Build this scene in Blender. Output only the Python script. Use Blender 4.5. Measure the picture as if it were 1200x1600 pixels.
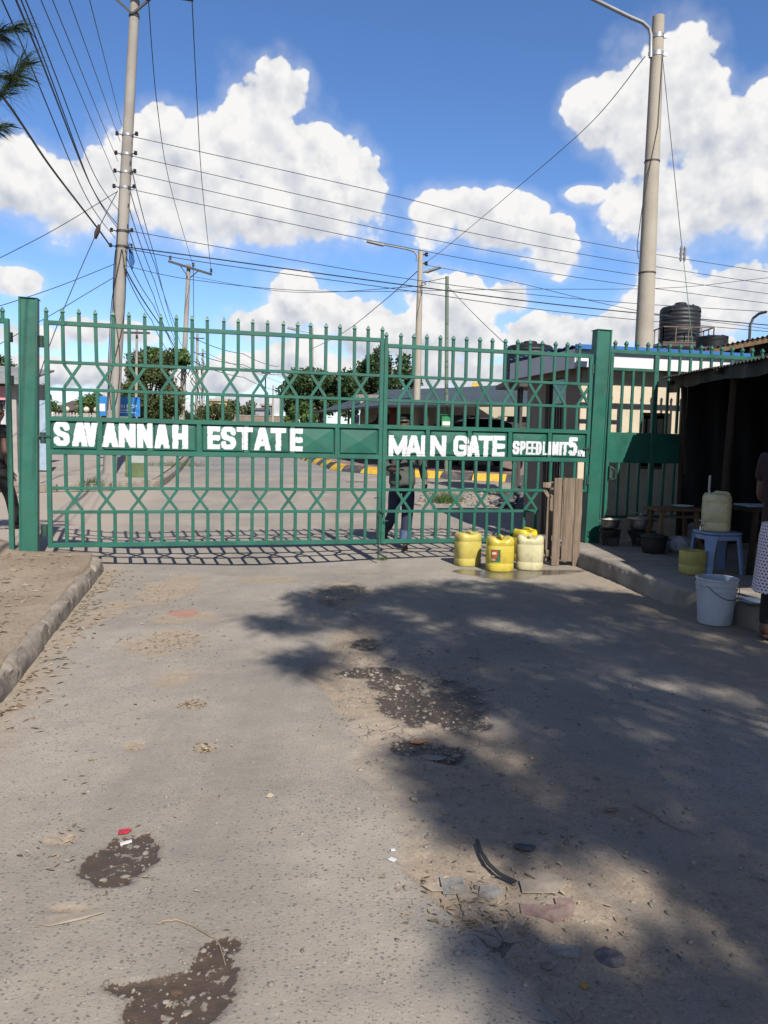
import bpy, bmesh, math, random
import numpy as np
from mathutils import Vector, Matrix, Euler

# ------------------------------------------------------------------ reset
for o in list(bpy.data.objects):
    bpy.data.objects.remove(o)
scene = bpy.context.scene
C = scene.collection
R = math.radians
random.seed(7)
rng = np.random.default_rng(7)

# ------------------------------------------------------------------ camera
CAM_H = 1.45
PITCH = 0.0930
ROLL = 0.0208
FPX = 1200.0                       # focal length in pixels of the 1200 x 1600 photograph
_F = Vector((0, math.cos(PITCH), -math.sin(PITCH)))
_U0 = Vector((0, math.sin(PITCH), math.cos(PITCH)))
_R0 = Vector((1, 0, 0))
_R = _R0 * math.cos(ROLL) + _U0 * math.sin(ROLL)
_U = _U0 * math.cos(ROLL) - _R0 * math.sin(ROLL)
EYE = Vector((0, 0, CAM_H))
cam_data = bpy.data.cameras.new('camera')
cam_data.sensor_fit = 'VERTICAL'
cam_data.sensor_height = 36.0
cam_data.lens = 36.0 * FPX / 1600.0
cam_data.clip_start = 0.05
cam_data.clip_end = 5000
cam = bpy.data.objects.new('camera', cam_data)
C.objects.link(cam)
m3 = Matrix((_R, _U, -_F)).transposed()
cam.matrix_world = Matrix.Translation(EYE) @ m3.to_4x4()
scene.camera = cam

# ------------------------------------------------------------------ sun direction (towards the sun)
SUN_EL = R(42.0)
SUN_AZ = math.atan2(0.34, -0.94)           # measured from +Y towards +X
SUN = Vector((math.sin(SUN_AZ) * math.cos(SUN_EL), math.cos(SUN_AZ) * math.cos(SUN_EL), math.sin(SUN_EL)))

# ------------------------------------------------------------------ render / colour
scene.render.resolution_x = 768
scene.render.resolution_y = 1024
scene.render.engine = 'CYCLES'
scene.view_settings.view_transform = 'Standard'
scene.view_settings.look = 'None'
scene.view_settings.gamma = 1
scene.view_settings.use_curve_mapping = False
scene.view_settings.exposure = 0.9
scene.cycles.max_bounces = 6
scene.cycles.diffuse_bounces = 3
scene.cycles.glossy_bounces = 3

def ray(px, py):
    return _F + _R * ((px - 600) / FPX) - _U * ((py - 800) / FPX)
def at(px, py, Y):
    d = ray(px, py)
    return EYE + d * (Y / d.y)
def sstep(a, b, x):
    t = min(1.0, max(0.0, (x - a) / (b - a)))
    return t * t * (3 - 2 * t)
def GZ(y):                                  # the ground climbs a little beyond the gate
    return 0.5 * min(1.0, max(0.0, (y - 10.5) / 21.0)) if y < 31.5 else 0.5
def gnd(px, py, lift=0.0):
    d = ray(px, py)
    y = 8.0
    for i in range(40):
        t = (GZ(y) + lift - CAM_H) / d.z
        y = 0.5 * y + 0.5 * d.y * t
    return EYE + d * (y / d.y)

# ------------------------------------------------------------------ node expression helper
class NT:
    def __init__(self, tree):
        self.t = tree; self.n = tree.nodes; self.l = tree.links
    def node(self, kind, **kw):
        nd = self.n.new(kind)
        for k, v in kw.items(): setattr(nd, k, v)
        return nd
    def link(self, a, b): self.l.new(a, b)
    def put(self, sock, v):
        if isinstance(v, bpy.types.NodeSocket): self.l.new(v, sock)
        else: sock.default_value = v
    def math(self, op, a, b=None, c=None, clamp=False):
        nd = self.n.new('ShaderNodeMath'); nd.operation = op; nd.use_clamp = clamp
        self.put(nd.inputs[0], a)
        if b is not None: self.put(nd.inputs[1], b)
        if c is not None: self.put(nd.inputs[2], c)
        return nd.outputs[0]
    def vmath(self, op, a, b=None):
        nd = self.n.new('ShaderNodeVectorMath'); nd.operation = op
        self.put(nd.inputs[0], a)
        if b is not None: self.put(nd.inputs[1], b)
        return nd.outputs['Value'] if op in ('LENGTH', 'DOT_PRODUCT', 'DISTANCE') else nd.outputs['Vector']
    def smooth(self, v, a, b, lo=0.0, hi=1.0):
        nd = self.n.new('ShaderNodeMapRange'); nd.interpolation_type = 'SMOOTHSTEP'
        self.put(nd.inputs['Value'], v)
        nd.inputs['From Min'].default_value = a; nd.inputs['From Max'].default_value = b
        nd.inputs['To Min'].default_value = lo; nd.inputs['To Max'].default_value = hi
        return nd.outputs['Result']
    def noise(self, vec, scale, detail=4, rough=0.55, dist=0.0, color=False):
        nd = self.n.new('ShaderNodeTexNoise')
        if vec is not None: self.put(nd.inputs['Vector'], vec)
        nd.inputs['Scale'].default_value = scale; nd.inputs['Detail'].default_value = detail
        nd.inputs['Roughness'].default_value = rough; nd.inputs['Distortion'].default_value = dist
        return nd.outputs['Color' if color else 'Fac']
    def voronoi(self, vec, scale, feature='F1', detail=0, rough=0.5, rand=1.0, out='Distance'):
        nd = self.n.new('ShaderNodeTexVoronoi'); nd.feature = feature
        if vec is not None: self.put(nd.inputs['Vector'], vec)
        nd.inputs['Scale'].default_value = scale
        if 'Detail' in nd.inputs: nd.inputs['Detail'].default_value = detail
        if 'Roughness' in nd.inputs: nd.inputs['Roughness'].default_value = rough
        nd.inputs['Randomness'].default_value = rand
        return nd.outputs[out]
    def mix(self, f, a, b, blend='MIX'):
        nd = self.n.new('ShaderNodeMix'); nd.data_type = 'RGBA'; nd.blend_type = blend
        self.put(nd.inputs['Factor'], f)
        def col(s, v):
            if isinstance(v, bpy.types.NodeSocket): self.l.new(v, s)
            else: s.default_value = (v[0], v[1], v[2], 1)
        col(nd.inputs['A'], a); col(nd.inputs['B'], b)
        return nd.outputs['Result']
    def bump(self, h, strength=0.3, dist=0.01, normal=None):
        nd = self.n.new('ShaderNodeBump')
        nd.inputs['Strength'].default_value = strength; nd.inputs['Distance'].default_value = dist
        self.put(nd.inputs['Height'], h)
        if normal is not None: self.put(nd.inputs['Normal'], normal)
        return nd.outputs['Normal']

# ------------------------------------------------------------------ world: Nishita sky and cumulus clouds by direction
def build_world():
    w = bpy.data.worlds.new('World'); scene.world = w; w.use_nodes = True
    t = NT(w.node_tree)
    for nd in list(t.n): t.n.remove(nd)
    out = t.node('ShaderNodeOutputWorld')
    sky = t.node('ShaderNodeTexSky', sky_type='NISHITA', sun_disc=False)
    sky.sun_elevation = SUN_EL; sky.sun_rotation = SUN_AZ
    sky.altitude = 1600; sky.air_density = 1.0; sky.dust_density = 1.0; sky.ozone_density = 3.0
    co = t.node('ShaderNodeTexCoord').outputs['Generated']
    s = t.node('ShaderNodeSeparateXYZ'); t.link(co, s.inputs[0])
    az = t.math('ARCTAN2', s.outputs[0], s.outputs[1]); el = t.math('ARCSINE', s.outputs[2])
    # towers of cumulus as soft ellipses in azimuth and elevation
    warp = t.noise(co, 5.0, 2, 0.5, color=True)
    ws = t.node('ShaderNodeSeparateXYZ'); t.link(warp, ws.inputs[0])
    azw = t.math('MULTIPLY_ADD', t.math('SUBTRACT', ws.outputs[0], 0.5), 0.10, az)
    elw = t.math('MULTIPLY_ADD', t.math('SUBTRACT', ws.outputs[1], 0.5), 0.05, el)
    best = None; num = None; den = None
    for (px, py, rx, ry) in CLOUDS:
        d = ray(px, py).normalized(); k = 1 / 1260.0
        a0 = math.atan2(d.x, d.y); e0 = math.asin(d.z)
        da = t.math('MULTIPLY_ADD', azw, 1 / (rx * k), -a0 / (rx * k))
        de = t.math('MULTIPLY_ADD', elw, 1 / (ry * k), -e0 / (ry * k))
        v = t.math('SUBTRACT', 1.0, t.math('MULTIPLY_ADD', da, da, t.math('MULTIPLY', de, de)))
        best = v if best is None else t.math('SMOOTH_MAX', best, v, 0.3)
        wv = t.math('MAXIMUM', v, 0.0)
        num = t.math('MULTIPLY', wv, de) if num is None else t.math('MULTIPLY_ADD', wv, de, num); den = wv if den is None else t.math('ADD', den, wv)
    high = t.math('DIVIDE', num, t.math('ADD', den, 0.25))      # -1 at a cloud's base, +1 at its top
    # the same kind of sky goes on all round: scattered cumulus by noise, out of the frame
    gen = t.math('SUBTRACT', t.math('MULTIPLY', t.math('SUBTRACT', t.noise(co, 2.6, 3, 0.5), 0.50), 5.0), t.smooth(el, 0.45, 0.9, 0.0, 0.5))
    inside = t.math('MAXIMUM', t.smooth(t.math('ABSOLUTE', az), 0.60, 0.78), t.smooth(el, 0.56, 0.72))
    shape = t.math('ADD', t.math('MULTIPLY', t.math('MAXIMUM', best, -1.2), t.math('SUBTRACT', 1.0, inside)), t.math('MULTIPLY', gen, inside))
    def puffs(vec, d=7):
        v1 = t.voronoi(vec, 16.0, 'F1', 3.0, 0.58)
        n0 = t.noise(vec, 10.0, d, 0.60)
        return t.math('MULTIPLY_ADD', t.math('SUBTRACT', n0, 0.5), 2.0, t.math('MULTIPLY', t.math('SUBTRACT', 0.45, v1), 1.5))
    p0 = puffs(co); p1 = puffs(t.vmath('ADD', co, (0.009, 0.0, 0.018)), 5)
    dens = t.math('MULTIPLY_ADD', p0, 1.10, t.math('MULTIPLY_ADD', shape, 2.0, CLOUD_FILL))
    # crisp heads, ragged soft undersides
    soft = t.smooth(high, 0.25, -0.7, 0.34, 1.6)
    alpha = t.math('DIVIDE', dens, soft, clamp=True)
    alpha = t.math('MULTIPLY', t.math('MULTIPLY', alpha, alpha), t.math('SUBTRACT', 3.0, t.math('MULTIPLY', alpha, 2.0)))
    veil = t.math('MULTIPLY', t.smooth(t.math('MULTIPLY_ADD', p0, 0.5, shape), -1.1, 0.4), 0.34)
    alpha = t.math('MAXIMUM', alpha, veil)
    relief = t.math('SUBTRACT', p0, p1)
    lit = t.math('MULTIPLY_ADD', relief, 0.42, 0.92)
    thick = t.smooth(dens, 0.2, 1.6)
    lit = t.math('SUBTRACT', lit, t.math('MULTIPLY', thick, t.smooth(t.math('MULTIPLY_ADD', p0, 0.22, high), 0.30, -1.0, 0.0, 0.50)))
    lit = t.math('SUBTRACT', lit, t.smooth(el, 0.02, 0.20, 0.22, 0.0))
    lit = t.math('MINIMUM', t.math('MAXIMUM', lit, 0.0), 1.0)
    ccol = t.mix(lit, (0.40, 0.46, 0.58), (1.0, 0.99, 0.98))
    bg_sky = t.node('ShaderNodeBackground')
    gam = t.node('ShaderNodeHueSaturation'); gam.inputs['Saturation'].default_value = SKY_SAT; gam.inputs['Hue'].default_value = SKY_HUE; t.link(sky.outputs[0], gam.inputs['Color'])
    t.link(gam.outputs[0], bg_sky.inputs['Color']); bg_sky.inputs['Strength'].default_value = SKY_STRENGTH
    bg_c = t.node('ShaderNodeBackground'); t.link(ccol, bg_c.inputs['Color']); bg_c.inputs['Strength'].default_value = CLOUD_STRENGTH
    mx = t.node('ShaderNodeMixShader'); t.link(alpha, mx.inputs[0]); t.link(bg_sky.outputs[0], mx.inputs[1]); t.link(bg_c.outputs[0], mx.inputs[2])
    t.link(mx.outputs[0], out.inputs['Surface'])
    w.cycles.sampling_method = 'NONE'
CLOUD_FILL = 0.70
SKY_HUE = 0.506
SKY_STRENGTH = 0.093
SKY_SAT = 1.16
CLOUD_STRENGTH = 0.505
# centre and half axes of each cumulus tower, as degrees of the view written in photograph pixels
CLOUDS = [(400, 235, 95, 105), (300, 285, 150, 95), (545, 300, 62, 80), (100, 300, 130, 68), (430, 155, 58, 56), (375, 185, 60, 60),
          (400, 350, 220, 58), (10, 275, 90, 62), (235, 210, 50, 45), (470, 285, 90, 90),
          (700, 338, 74, 50), (790, 340, 62, 40), (868, 378, 46, 40), (760, 368, 130, 32),
          (1045, 135, 76, 92), (955, 190, 62, 72), (1125, 245, 110, 90), (1060, 300, 150, 46), (1185, 215, 70, 70), (905, 305, 38, 18),
          (1180, 330, 90, 70), (1010, 235, 75, 60), (1090, 330, 120, 60), (1060, 210, 70, 60), (985, 160, 60, 60),
          (460, 478, 58, 56), (560, 500, 95, 48), (720, 475, 92, 58), (640, 525, 200, 52), (900, 515, 125, 42), (390, 512, 72, 34),
          (800, 455, 40, 34), (1035, 455, 66, 66), (1130, 470, 120, 60), (1040, 500, 170, 40),
          (30, 520, 80, 26), (140, 508, 50, 22), (10, 432, 55, 22), (215, 515, 46, 22), (60, 580, 100, 34), (190, 590, 90, 40), (330, 585, 100, 44), (450, 570, 80, 44), (560, 595, 100, 44), (690, 580, 90, 48), (800, 595, 90, 40), (900, 570, 80, 36), (1010, 595, 100, 40), (1130, 580, 110, 44), (300, 640, 260, 26), (800, 640, 300, 26)]
build_world()

sun_data = bpy.data.lights.new('sun', 'SUN')
sun_data.energy = 5.0
sun_data.angle = R(0.53)
sun_data.color = (1.0, 0.955, 0.88)
sun = bpy.data.objects.new('sun', sun_data)
C.objects.link(sun)
sun.location = (6, -14, 16)
sun.rotation_euler = SUN.to_track_quat('Z', 'Y').to_euler()

# ------------------------------------------------------------------ mesh helpers
class MB:
    def __init__(self): self.v = []; self.f = []
    def add(self, vs, fs):
        o = len(self.v)
        self.v.extend([tuple(p) for p in vs]); self.f.extend([tuple(i + o for i in f) for f in fs]); return self
    def box(self, c, s, rot=None):
        x, y, z = s[0] / 2, s[1] / 2, s[2] / 2
        vs = [Vector(p) for p in ((-x, -y, -z), (x, -y, -z), (x, y, -z), (-x, y, -z), (-x, -y, z), (x, -y, z), (x, y, z), (-x, y, z))]
        if rot is not None:
            e = Euler(rot); vs = [e.to_matrix() @ p for p in vs]
        return self.add([p + Vector(c) for p in vs], [(0, 3, 2, 1), (4, 5, 6, 7), (0, 1, 5, 4), (1, 2, 6, 5), (2, 3, 7, 6), (3, 0, 4, 7)])
    def bar(self, p, q, w, d=None, up=(0, 1, 0)):
        """a square tube from p to q; w across, d along up"""
        p = Vector(p); q = Vector(q); d = d or w
        a = (q - p).normalized(); u = Vector(up)
        if abs(a.dot(u)) > 0.97: u = Vector((1, 0, 0))
        s = a.cross(u).normalized(); u = s.cross(a)
        vs = []
        for e in (p, q):
            for i, j in ((-1, -1), (1, -1), (1, 1), (-1, 1)): vs.append(e + s * (i * w / 2) + u * (j * d / 2))
        return self.add(vs, [(3, 2, 1, 0), (4, 5, 6, 7), (0, 1, 5, 4), (1, 2, 6, 5), (2, 3, 7, 6), (3, 0, 4, 7)])
    def tube(self, pts, r, n=8, cap=True):
        pts = [Vector(p) for p in pts]
        rs = r if isinstance(r, (list, tuple)) else [r] * len(pts)
        vs = []; fs = []; prev = None
        for i, p in enumerate(pts):
            a = (pts[min(i + 1, len(pts) - 1)] - pts[max(i - 1, 0)])
            a = a.normalized() if a.length > 1e-9 else Vector((0, 0, 1))
            if prev is None:
                u = Vector((0, 0, 1)) if abs(a.z) < 0.9 else Vector((1, 0, 0))
                u = (u - a * u.dot(a)).normalized()
            else:
                u = (prev - a * prev.dot(a)).normalized()
            prev = u; s = a.cross(u)
            for k in range(n):
                t = 2 * math.pi * k / n
                vs.append(p + (u * math.cos(t) + s * math.sin(t)) * rs[i])
        for i in range(len(pts) - 1):
            for k in range(n):
                k2 = (k + 1) % n
                fs.append((i * n + k, i * n + k2, (i + 1) * n + k2, (i + 1) * n + k))
        if cap:
            fs.append(tuple(range(n - 1, -1, -1))); fs.append(tuple(range((len(pts) - 1) * n, len(pts) * n)))
        return self.add(vs, fs)
    def lathe(self, prof, n=24, c=(0, 0, 0), sx=1.0, sy=1.0, pw=2.0, cap0=True, cap1=True):
        """prof: list of (r, z); pw > 2 makes the section squarer"""
        vs = []; fs = []
        for r, z in prof:
            for k in range(n):
                t = 2 * math.pi * k / n; ct, st = math.cos(t), math.sin(t)
                m = (abs(ct) ** pw + abs(st) ** pw) ** (-1 / pw)
                vs.append((c[0] + r * sx * ct * m, c[1] + r * sy * st * m, c[2] + z))
        for i in range(len(prof) - 1):
            for k in range(n):
                k2 = (k + 1) % n
                fs.append((i * n + k, i * n + k2, (i + 1) * n + k2, (i + 1) * n + k))
        if cap0: fs.append(tuple(range(n - 1, -1, -1)))
        if cap1: fs.append(tuple(range((len(prof) - 1) * n, len(prof) * n)))
        return self.add(vs, fs)
    def prism(self, poly, z0, z1):
        n = len(poly)
        vs = [(x, y, z0) for x, y in poly] + [(x, y, z1) for x, y in poly]
        fs = [tuple(range(n - 1, -1, -1)), tuple(range(n, 2 * n))] + [(i, (i + 1) % n, n + (i + 1) % n, n + i) for i in range(n)]
        return self.add(vs, fs)
    def sphere(self, c, r, n=12, m=8, s=(1, 1, 1)):
        prof = []
        vs = [(c[0], c[1], c[2] - r * s[2])]; fs = []
        for i in range(1, m):
            ph = -math.pi / 2 + math.pi * i / m
            for k in range(n):
                t = 2 * math.pi * k / n
                vs.append((c[0] + r * s[0] * math.cos(ph) * math.cos(t), c[1] + r * s[1] * math.cos(ph) * math.sin(t), c[2] + r * s[2] * math.sin(ph)))
        vs.append((c[0], c[1], c[2] + r * s[2]))
        for k in range(n): fs.append((0, 1 + (k + 1) % n, 1 + k))
        for i in range(m - 2):
            for k in range(n):
                a = 1 + i * n + k; b = 1 + i * n + (k + 1) % n
                fs.append((a, b, b + n, a + n))
        L = len(vs) - 1; o = 1 + (m - 2) * n
        for k in range(n): fs.append((L, o + k, o + (k + 1) % n))
        return self.add(vs, fs)
    def mesh(self, name='mesh', smooth=False):
        me = bpy.data.meshes.new(name); me.from_pydata(self.v, [], self.f); me.update()
        if smooth: smooth_mesh(me, smooth if isinstance(smooth, (int, float)) and smooth is not True else 35)
        return me
def smooth_mesh(me, ang=35):
    bm = bmesh.new(); bm.from_mesh(me)
    for f in bm.faces: f.smooth = True
    for e in bm.edges:
        if len(e.link_faces) == 2:
            if e.calc_face_angle(0) > R(ang): e.smooth = False
        else: e.smooth = False
    bm.to_mesh(me); bm.free()
def bevel_mesh(me, w=0.004, seg=1):
    bm = bmesh.new(); bm.from_mesh(me)
    ed = [e for e in bm.edges if len(e.link_faces) == 2 and e.calc_face_angle(0) > R(40)]
    bmesh.ops.bevel(bm, geom=ed, offset=w, segments=seg, affect='EDGES', profile=0.6, clamp_overlap=True)
    bm.to_mesh(me); bm.free()
def obj(name, me, mat, parent=None, smooth=False, bevel=0, loc=None, rot=None):
    if isinstance(me, MB): me = me.mesh(name, False)
    if bevel: bevel_mesh(me, bevel, 1)
    if smooth: smooth_mesh(me, 35 if smooth is True else smooth)
    if mat is not None and not me.materials: me.materials.append(mat)
    o = bpy.data.objects.new(name, me); C.objects.link(o)
    if parent is not None: o.parent = parent
    if loc is not None: o.location = loc
    if rot is not None: o.rotation_euler = rot
    return o
def tag(o, label, cat, group=None):
    o['label'] = label; o['category'] = cat
    if group: o['group'] = group
    return o
def thing(name, label, cat, loc=(0, 0, 0), rotz=0, group=None):
    o = bpy.data.objects.new(name, None); C.objects.link(o)
    o.empty_display_size = 0.1
    o.location = loc; o.rotation_euler = (0, 0, rotz)
    return tag(o, label, cat, group)
def struct(o, kind='structure', label=None):
    o['kind'] = kind
    if label: o['label'] = label
    return o
def dup(root, loc, rotz, label=None, group=None):
    r = root.copy(); C.objects.link(r); r.location = loc; r.rotation_euler = (0, 0, rotz)
    if label: r['label'] = label
    if group: r['group'] = group
    for ch in list(root.children):
        c = ch.copy(); C.objects.link(c); c.parent = r
        for g in ch.children:
            d = g.copy(); C.objects.link(d); d.parent = c
    return r

# numpy value noise for terrain and masks
def vnoise(x, y, seed=0):
    xi = np.floor(x).astype(np.int64); yi = np.floor(y).astype(np.int64)
    fx = x - xi; fy = y - yi
    fx = fx * fx * (3 - 2 * fx); fy = fy * fy * (3 - 2 * fy)
    def h(a, b):
        n = (a * 374761393 + b * 668265263 + seed * 1442695041) & 0x7fffffff
        n = ((n ^ (n >> 13)) * 1274126177) & 0x7fffffff
        n = n ^ (n >> 16)
        return (n & 0xffff) / 65535.0
    return (h(xi, yi) * (1 - fx) + h(xi + 1, yi) * fx) * (1 - fy) + (h(xi, yi + 1) * (1 - fx) + h(xi + 1, yi + 1) * fx) * fy
def fbm(x, y, scale, oct=4, seed=0, rough=0.5):
    s = 0; a = 1; tot = 0
    for i in range(oct):
        s = s + a * vnoise(x * scale + 17.3 * i, y * scale - 9.1 * i, seed + i); tot += a; a *= rough; scale *= 2.0
    return s / tot

# ------------------------------------------------------------------ materials
MATS = {}
ALB = 0.585
def mat(name, col, rough=0.7, var=0.15, vscale=6.0, bump=0.0, bscale=40.0, metal=0.0, spec=0.4, dirt=None, dirt_amt=0.0, dirt_scale=3.0, trans=0.0):
    """a procedural Principled material: base colour broken up by noise, dirt of its own colour, fine relief"""
    if name in MATS: return MATS[name]
    col = [c * ALB for c in col]
    if dirt: dirt = [c * ALB for c in dirt]
    m = bpy.data.materials.new(name); m.use_nodes = True
    t = NT(m.node_tree); b = t.n['Principled BSDF']
    co = t.node('ShaderNodeTexCoord').outputs['Object']
    n = t.noise(co, vscale, 5, 0.6)
    lo = [c * (1 - var) for c in col]; hi = [min(1, c * (1 + var)) for c in col]
    c = t.mix(t.smooth(n, 0.3, 0.7), lo, hi)
    if dirt:
        dn = t.noise(co, dirt_scale, 6, 0.65)
        c = t.mix(t.math('MULTIPLY', t.smooth(dn, 0.45, 0.72), dirt_amt), c, dirt)
    t.link(c, b.inputs['Base Color'])
    b.inputs['Roughness'].default_value = rough; b.inputs['Metallic'].default_value = metal
    b.inputs['Specular IOR Level'].default_value = spec
    if trans: b.inputs['Transmission Weight'].default_value = trans
    if bump:
        t.link(t.bump(t.noise(co, bscale, 5, 0.6), bump, 0.01), b.inputs['Normal'])
    MATS[name] = m
    return m
def leaf_mat(name, c0, c1, trans=0.35):
    m = bpy.data.materials.new(name); m.use_nodes = True
    t = NT(m.node_tree); b = t.n['Principled BSDF']; out = t.n['Material Output']
    ri = t.node('ShaderNodeNewGeometry').outputs['Random Per Island']
    c0 = [x * 0.85 for x in c0]; c1 = [x * 0.85 for x in c1]
    c = t.mix(ri, c0, c1)
    t.link(c, b.inputs['Base Color']); b.inputs['Roughness'].default_value = 0.55; b.inputs['Specular IOR Level'].default_value = 0.3
    tr = t.node('ShaderNodeBsdfTranslucent'); t.link(t.mix(0.5, c, (c1[0] * 1.3, c1[1] * 1.4, c1[2])), tr.inputs['Color'])
    mx = t.node('ShaderNodeMixShader'); mx.inputs[0].default_value = trans
    t.link(b.outputs[0], mx.inputs[1]); t.link(tr.outputs[0], mx.inputs[2]); t.link(mx.outputs[0], out.inputs['Surface'])
    return m
# ------------------------------------------------------------------ the gate line frame
YAW = 0.2452
P0 = Vector((-0.0395, 9.2, 0))
UX = Vector((math.cos(YAW), math.sin(YAW), 0))
UN = Vector((-math.sin(YAW), math.cos(YAW), 0))
def GF(s, n, z=0.0): return P0 + UX * s + UN * n + Vector((0, 0, z))
def ongate(px, py, n0=0.0):
    d = ray(px, py); o = P0 + UN * n0
    t = (o - EYE).dot(UN) / d.dot(UN)
    p = EYE + d * t
    return (p - o).dot(UX), p.z

# ------------------------------------------------------------------ ground surfaces
def road_material():
    m = bpy.data.materials.new('worn_asphalt'); m.use_nodes = True
    t = NT(m.node_tree); b = t.n['Principled BSDF']
    co = t.node('ShaderNodeTexCoord').outputs['Object']
    def att(n):
        nd = t.node('ShaderNodeAttribute', attribute_name=n); return nd.outputs['Fac']
    big = t.noise(co, 0.7, 5, 0.6); mid = t.noise(co, 5.0, 5, 0.6); fine = t.noise(co, 90.0, 3, 0.6)
    c = t.mix(t.smooth(big, 0.3, 0.7), (0.1630, 0.1428, 0.1184), (0.2204, 0.1927, 0.1602))
    c = t.mix(t.math('MULTIPLY', t.smooth(mid, 0.42, 0.72), 0.42), c, (0.1516, 0.1324, 0.1136))
    c = t.mix(t.math('MULTIPLY', t.smooth(t.noise(co, 1.9, 6, 0.7), 0.52, 0.70), 0.45), c, (0.2363, 0.1935, 0.1482))
    # aggregate: dark and pale chips of stone showing through the worn binder
    cs = t.vmath('MULTIPLY', t.vmath('ADD', co, t.vmath('MULTIPLY', t.noise(co, 40, 2, color=True), (0.012, 0.012, 0.0))), (1.0, 1.5, 1.0))
    vd = t.voronoi(cs, 58.0); vc = t.voronoi(cs, 58.0, out='Color')
    sp = t.node('ShaderNodeSeparateColor'); t.link(vc, sp.inputs[0])
    chip = t.math('MULTIPLY', t.smooth(t.math('ADD', vd, t.math('MULTIPLY', sp.outputs[2], 0.22)), 0.46, 0.30), t.smooth(sp.outputs[0], 0.46, 0.60))
    c = t.mix(t.math('MULTIPLY', chip, 0.70), c, (0.0499, 0.0464, 0.0451))
    chip2 = t.math('MULTIPLY', t.smooth(vd, 0.40, 0.22), t.smooth(sp.outputs[1], 0.80, 0.86))
    c = t.mix(t.math('MULTIPLY', chip2, 0.5), c, (0.2821, 0.2512, 0.2080))
    vd2 = t.voronoi(co, 110.0); vc2 = t.voronoi(co, 110.0, out='Color')
    sp2 = t.node('ShaderNodeSeparateColor'); t.link(vc2, sp2.inputs[0])
    chip3 = t.math('MULTIPLY', t.smooth(vd2, 0.45, 0.25), t.smooth(sp2.outputs[0], 0.6, 0.75))
    c = t.mix(t.math('MULTIPLY', chip3, 0.50), c, (0.0647, 0.0581, 0.0549))
    tr = t.node('ShaderNodeMapping'); t.link(co, tr.inputs[0]); tr.inputs['Scale'].default_value = (1.6, 0.16, 1.0); tr.inputs['Rotation'].default_value = (0, 0, -0.10)
    c = t.mix(t.math('MULTIPLY', t.smooth(t.noise(tr.outputs[0], 1.0, 4, 0.6), 0.48, 0.70), 0.50), c, (0.1234, 0.1103, 0.0937))
    soil = att('soil'); holef = att('holef'); wet = att('wet'); crack = att('crack'); red = att('red'); apron = att('apron'); pale = att('pale')
    edge_n = t.math('MULTIPLY', t.math('SUBTRACT', t.noise(co, 26.0, 6, 0.68), 0.5), 1.5)
    clod = t.smooth(t.noise(t.vmath('ADD', co, (4.0, 1.0, 0.0)), 30.0, 4, 0.6), 0.60, 0.63)
    mud = t.math('MULTIPLY', t.smooth(t.math('ADD', holef, edge_n), 0.0, 0.10), t.math('SUBTRACT', 1.0, clod))
    damp = t.math('MULTIPLY', t.smooth(t.math('ADD', holef, edge_n), -0.60, 0.05), 0.42)
    c = t.mix(t.math('MULTIPLY', apron, 0.75), c, (0.2363, 0.1967, 0.1576))
    soilc = t.mix(t.noise(co, 14, 5, 0.65), (0.1410, 0.1052, 0.0725), (0.2609, 0.2071, 0.1512))
    grit = t.voronoi(co, 130.0, out='Color'); sg = t.node('ShaderNodeSeparateColor'); t.link(grit, sg.inputs[0])
    soilc = t.mix(t.math('MULTIPLY', t.smooth(sg.outputs[0], 0.8, 0.95), 0.35), soilc, (0.2962, 0.2579, 0.2080))
    soilc = t.mix(t.math('MULTIPLY', t.smooth(sg.outputs[1], 0.8, 0.95), 0.35), soilc, (0.0587, 0.0493, 0.0434))
    c = t.mix(soil, c, soilc)
    c = t.mix(t.math('MULTIPLY', pale, 0.3), c, (0.2821, 0.2343, 0.1827))
    ck = t.voronoi(t.vmath('ADD', co, t.vmath('MULTIPLY', t.noise(co, 6, 3, color=True), (0.16, 0.16, 0))), 7.0, 'DISTANCE_TO_EDGE')
    cl = t.math('MULTIPLY', t.smooth(ck, 0.022, 0.006), t.math('MULTIPLY', crack, t.smooth(t.noise(co, 2.5, 3), 0.42, 0.58)))
    c = t.mix(t.math('MULTIPLY', cl, 0.85), c, (0.0323, 0.0261, 0.0219))
    mudc = t.mix(t.noise(co, 25, 4, 0.6), (0.030, 0.021, 0.015), (0.072, 0.050, 0.035))
    c = t.mix(damp, c, (0.0947, 0.0748, 0.0588))
    c = t.mix(mud, c, mudc)
    c = t.mix(t.math('MULTIPLY', red, 0.55), c, (0.2398, 0.0814, 0.0536))
    c = t.mix(t.math('MULTIPLY', wet, 0.72), c, (0.0323, 0.0279, 0.0243))
    t.link(c, b.inputs['Base Color'])
    r = t.math('SUBTRACT', 0.92, t.math('MULTIPLY', mud, 0.42))
    r = t.math('SUBTRACT', r, t.math('MULTIPLY', wet, 0.72))
    t.link(t.math('MAXIMUM', r, 0.12), b.inputs['Roughness']); b.inputs['Specular IOR Level'].default_value = 0.35
    h = t.math('ADD', t.math('MULTIPLY', fine, 0.5), t.math('MULTIPLY', t.smooth(vd, 0.5, 0.1), 0.12))
    h = t.math('ADD', h, t.math('MULTIPLY', mid, 1.2))
    h = t.math('SUBTRACT', h, t.math('MULTIPLY', cl, 2.0))
    h = t.math('MULTIPLY', h, t.math('SUBTRACT', 1.0, t.math('MULTIPLY', wet, 0.9)))
    t.link(t.bump(h, 0.40, 0.010), b.inputs['Normal'])
    return m
ROAD = road_material()

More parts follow.
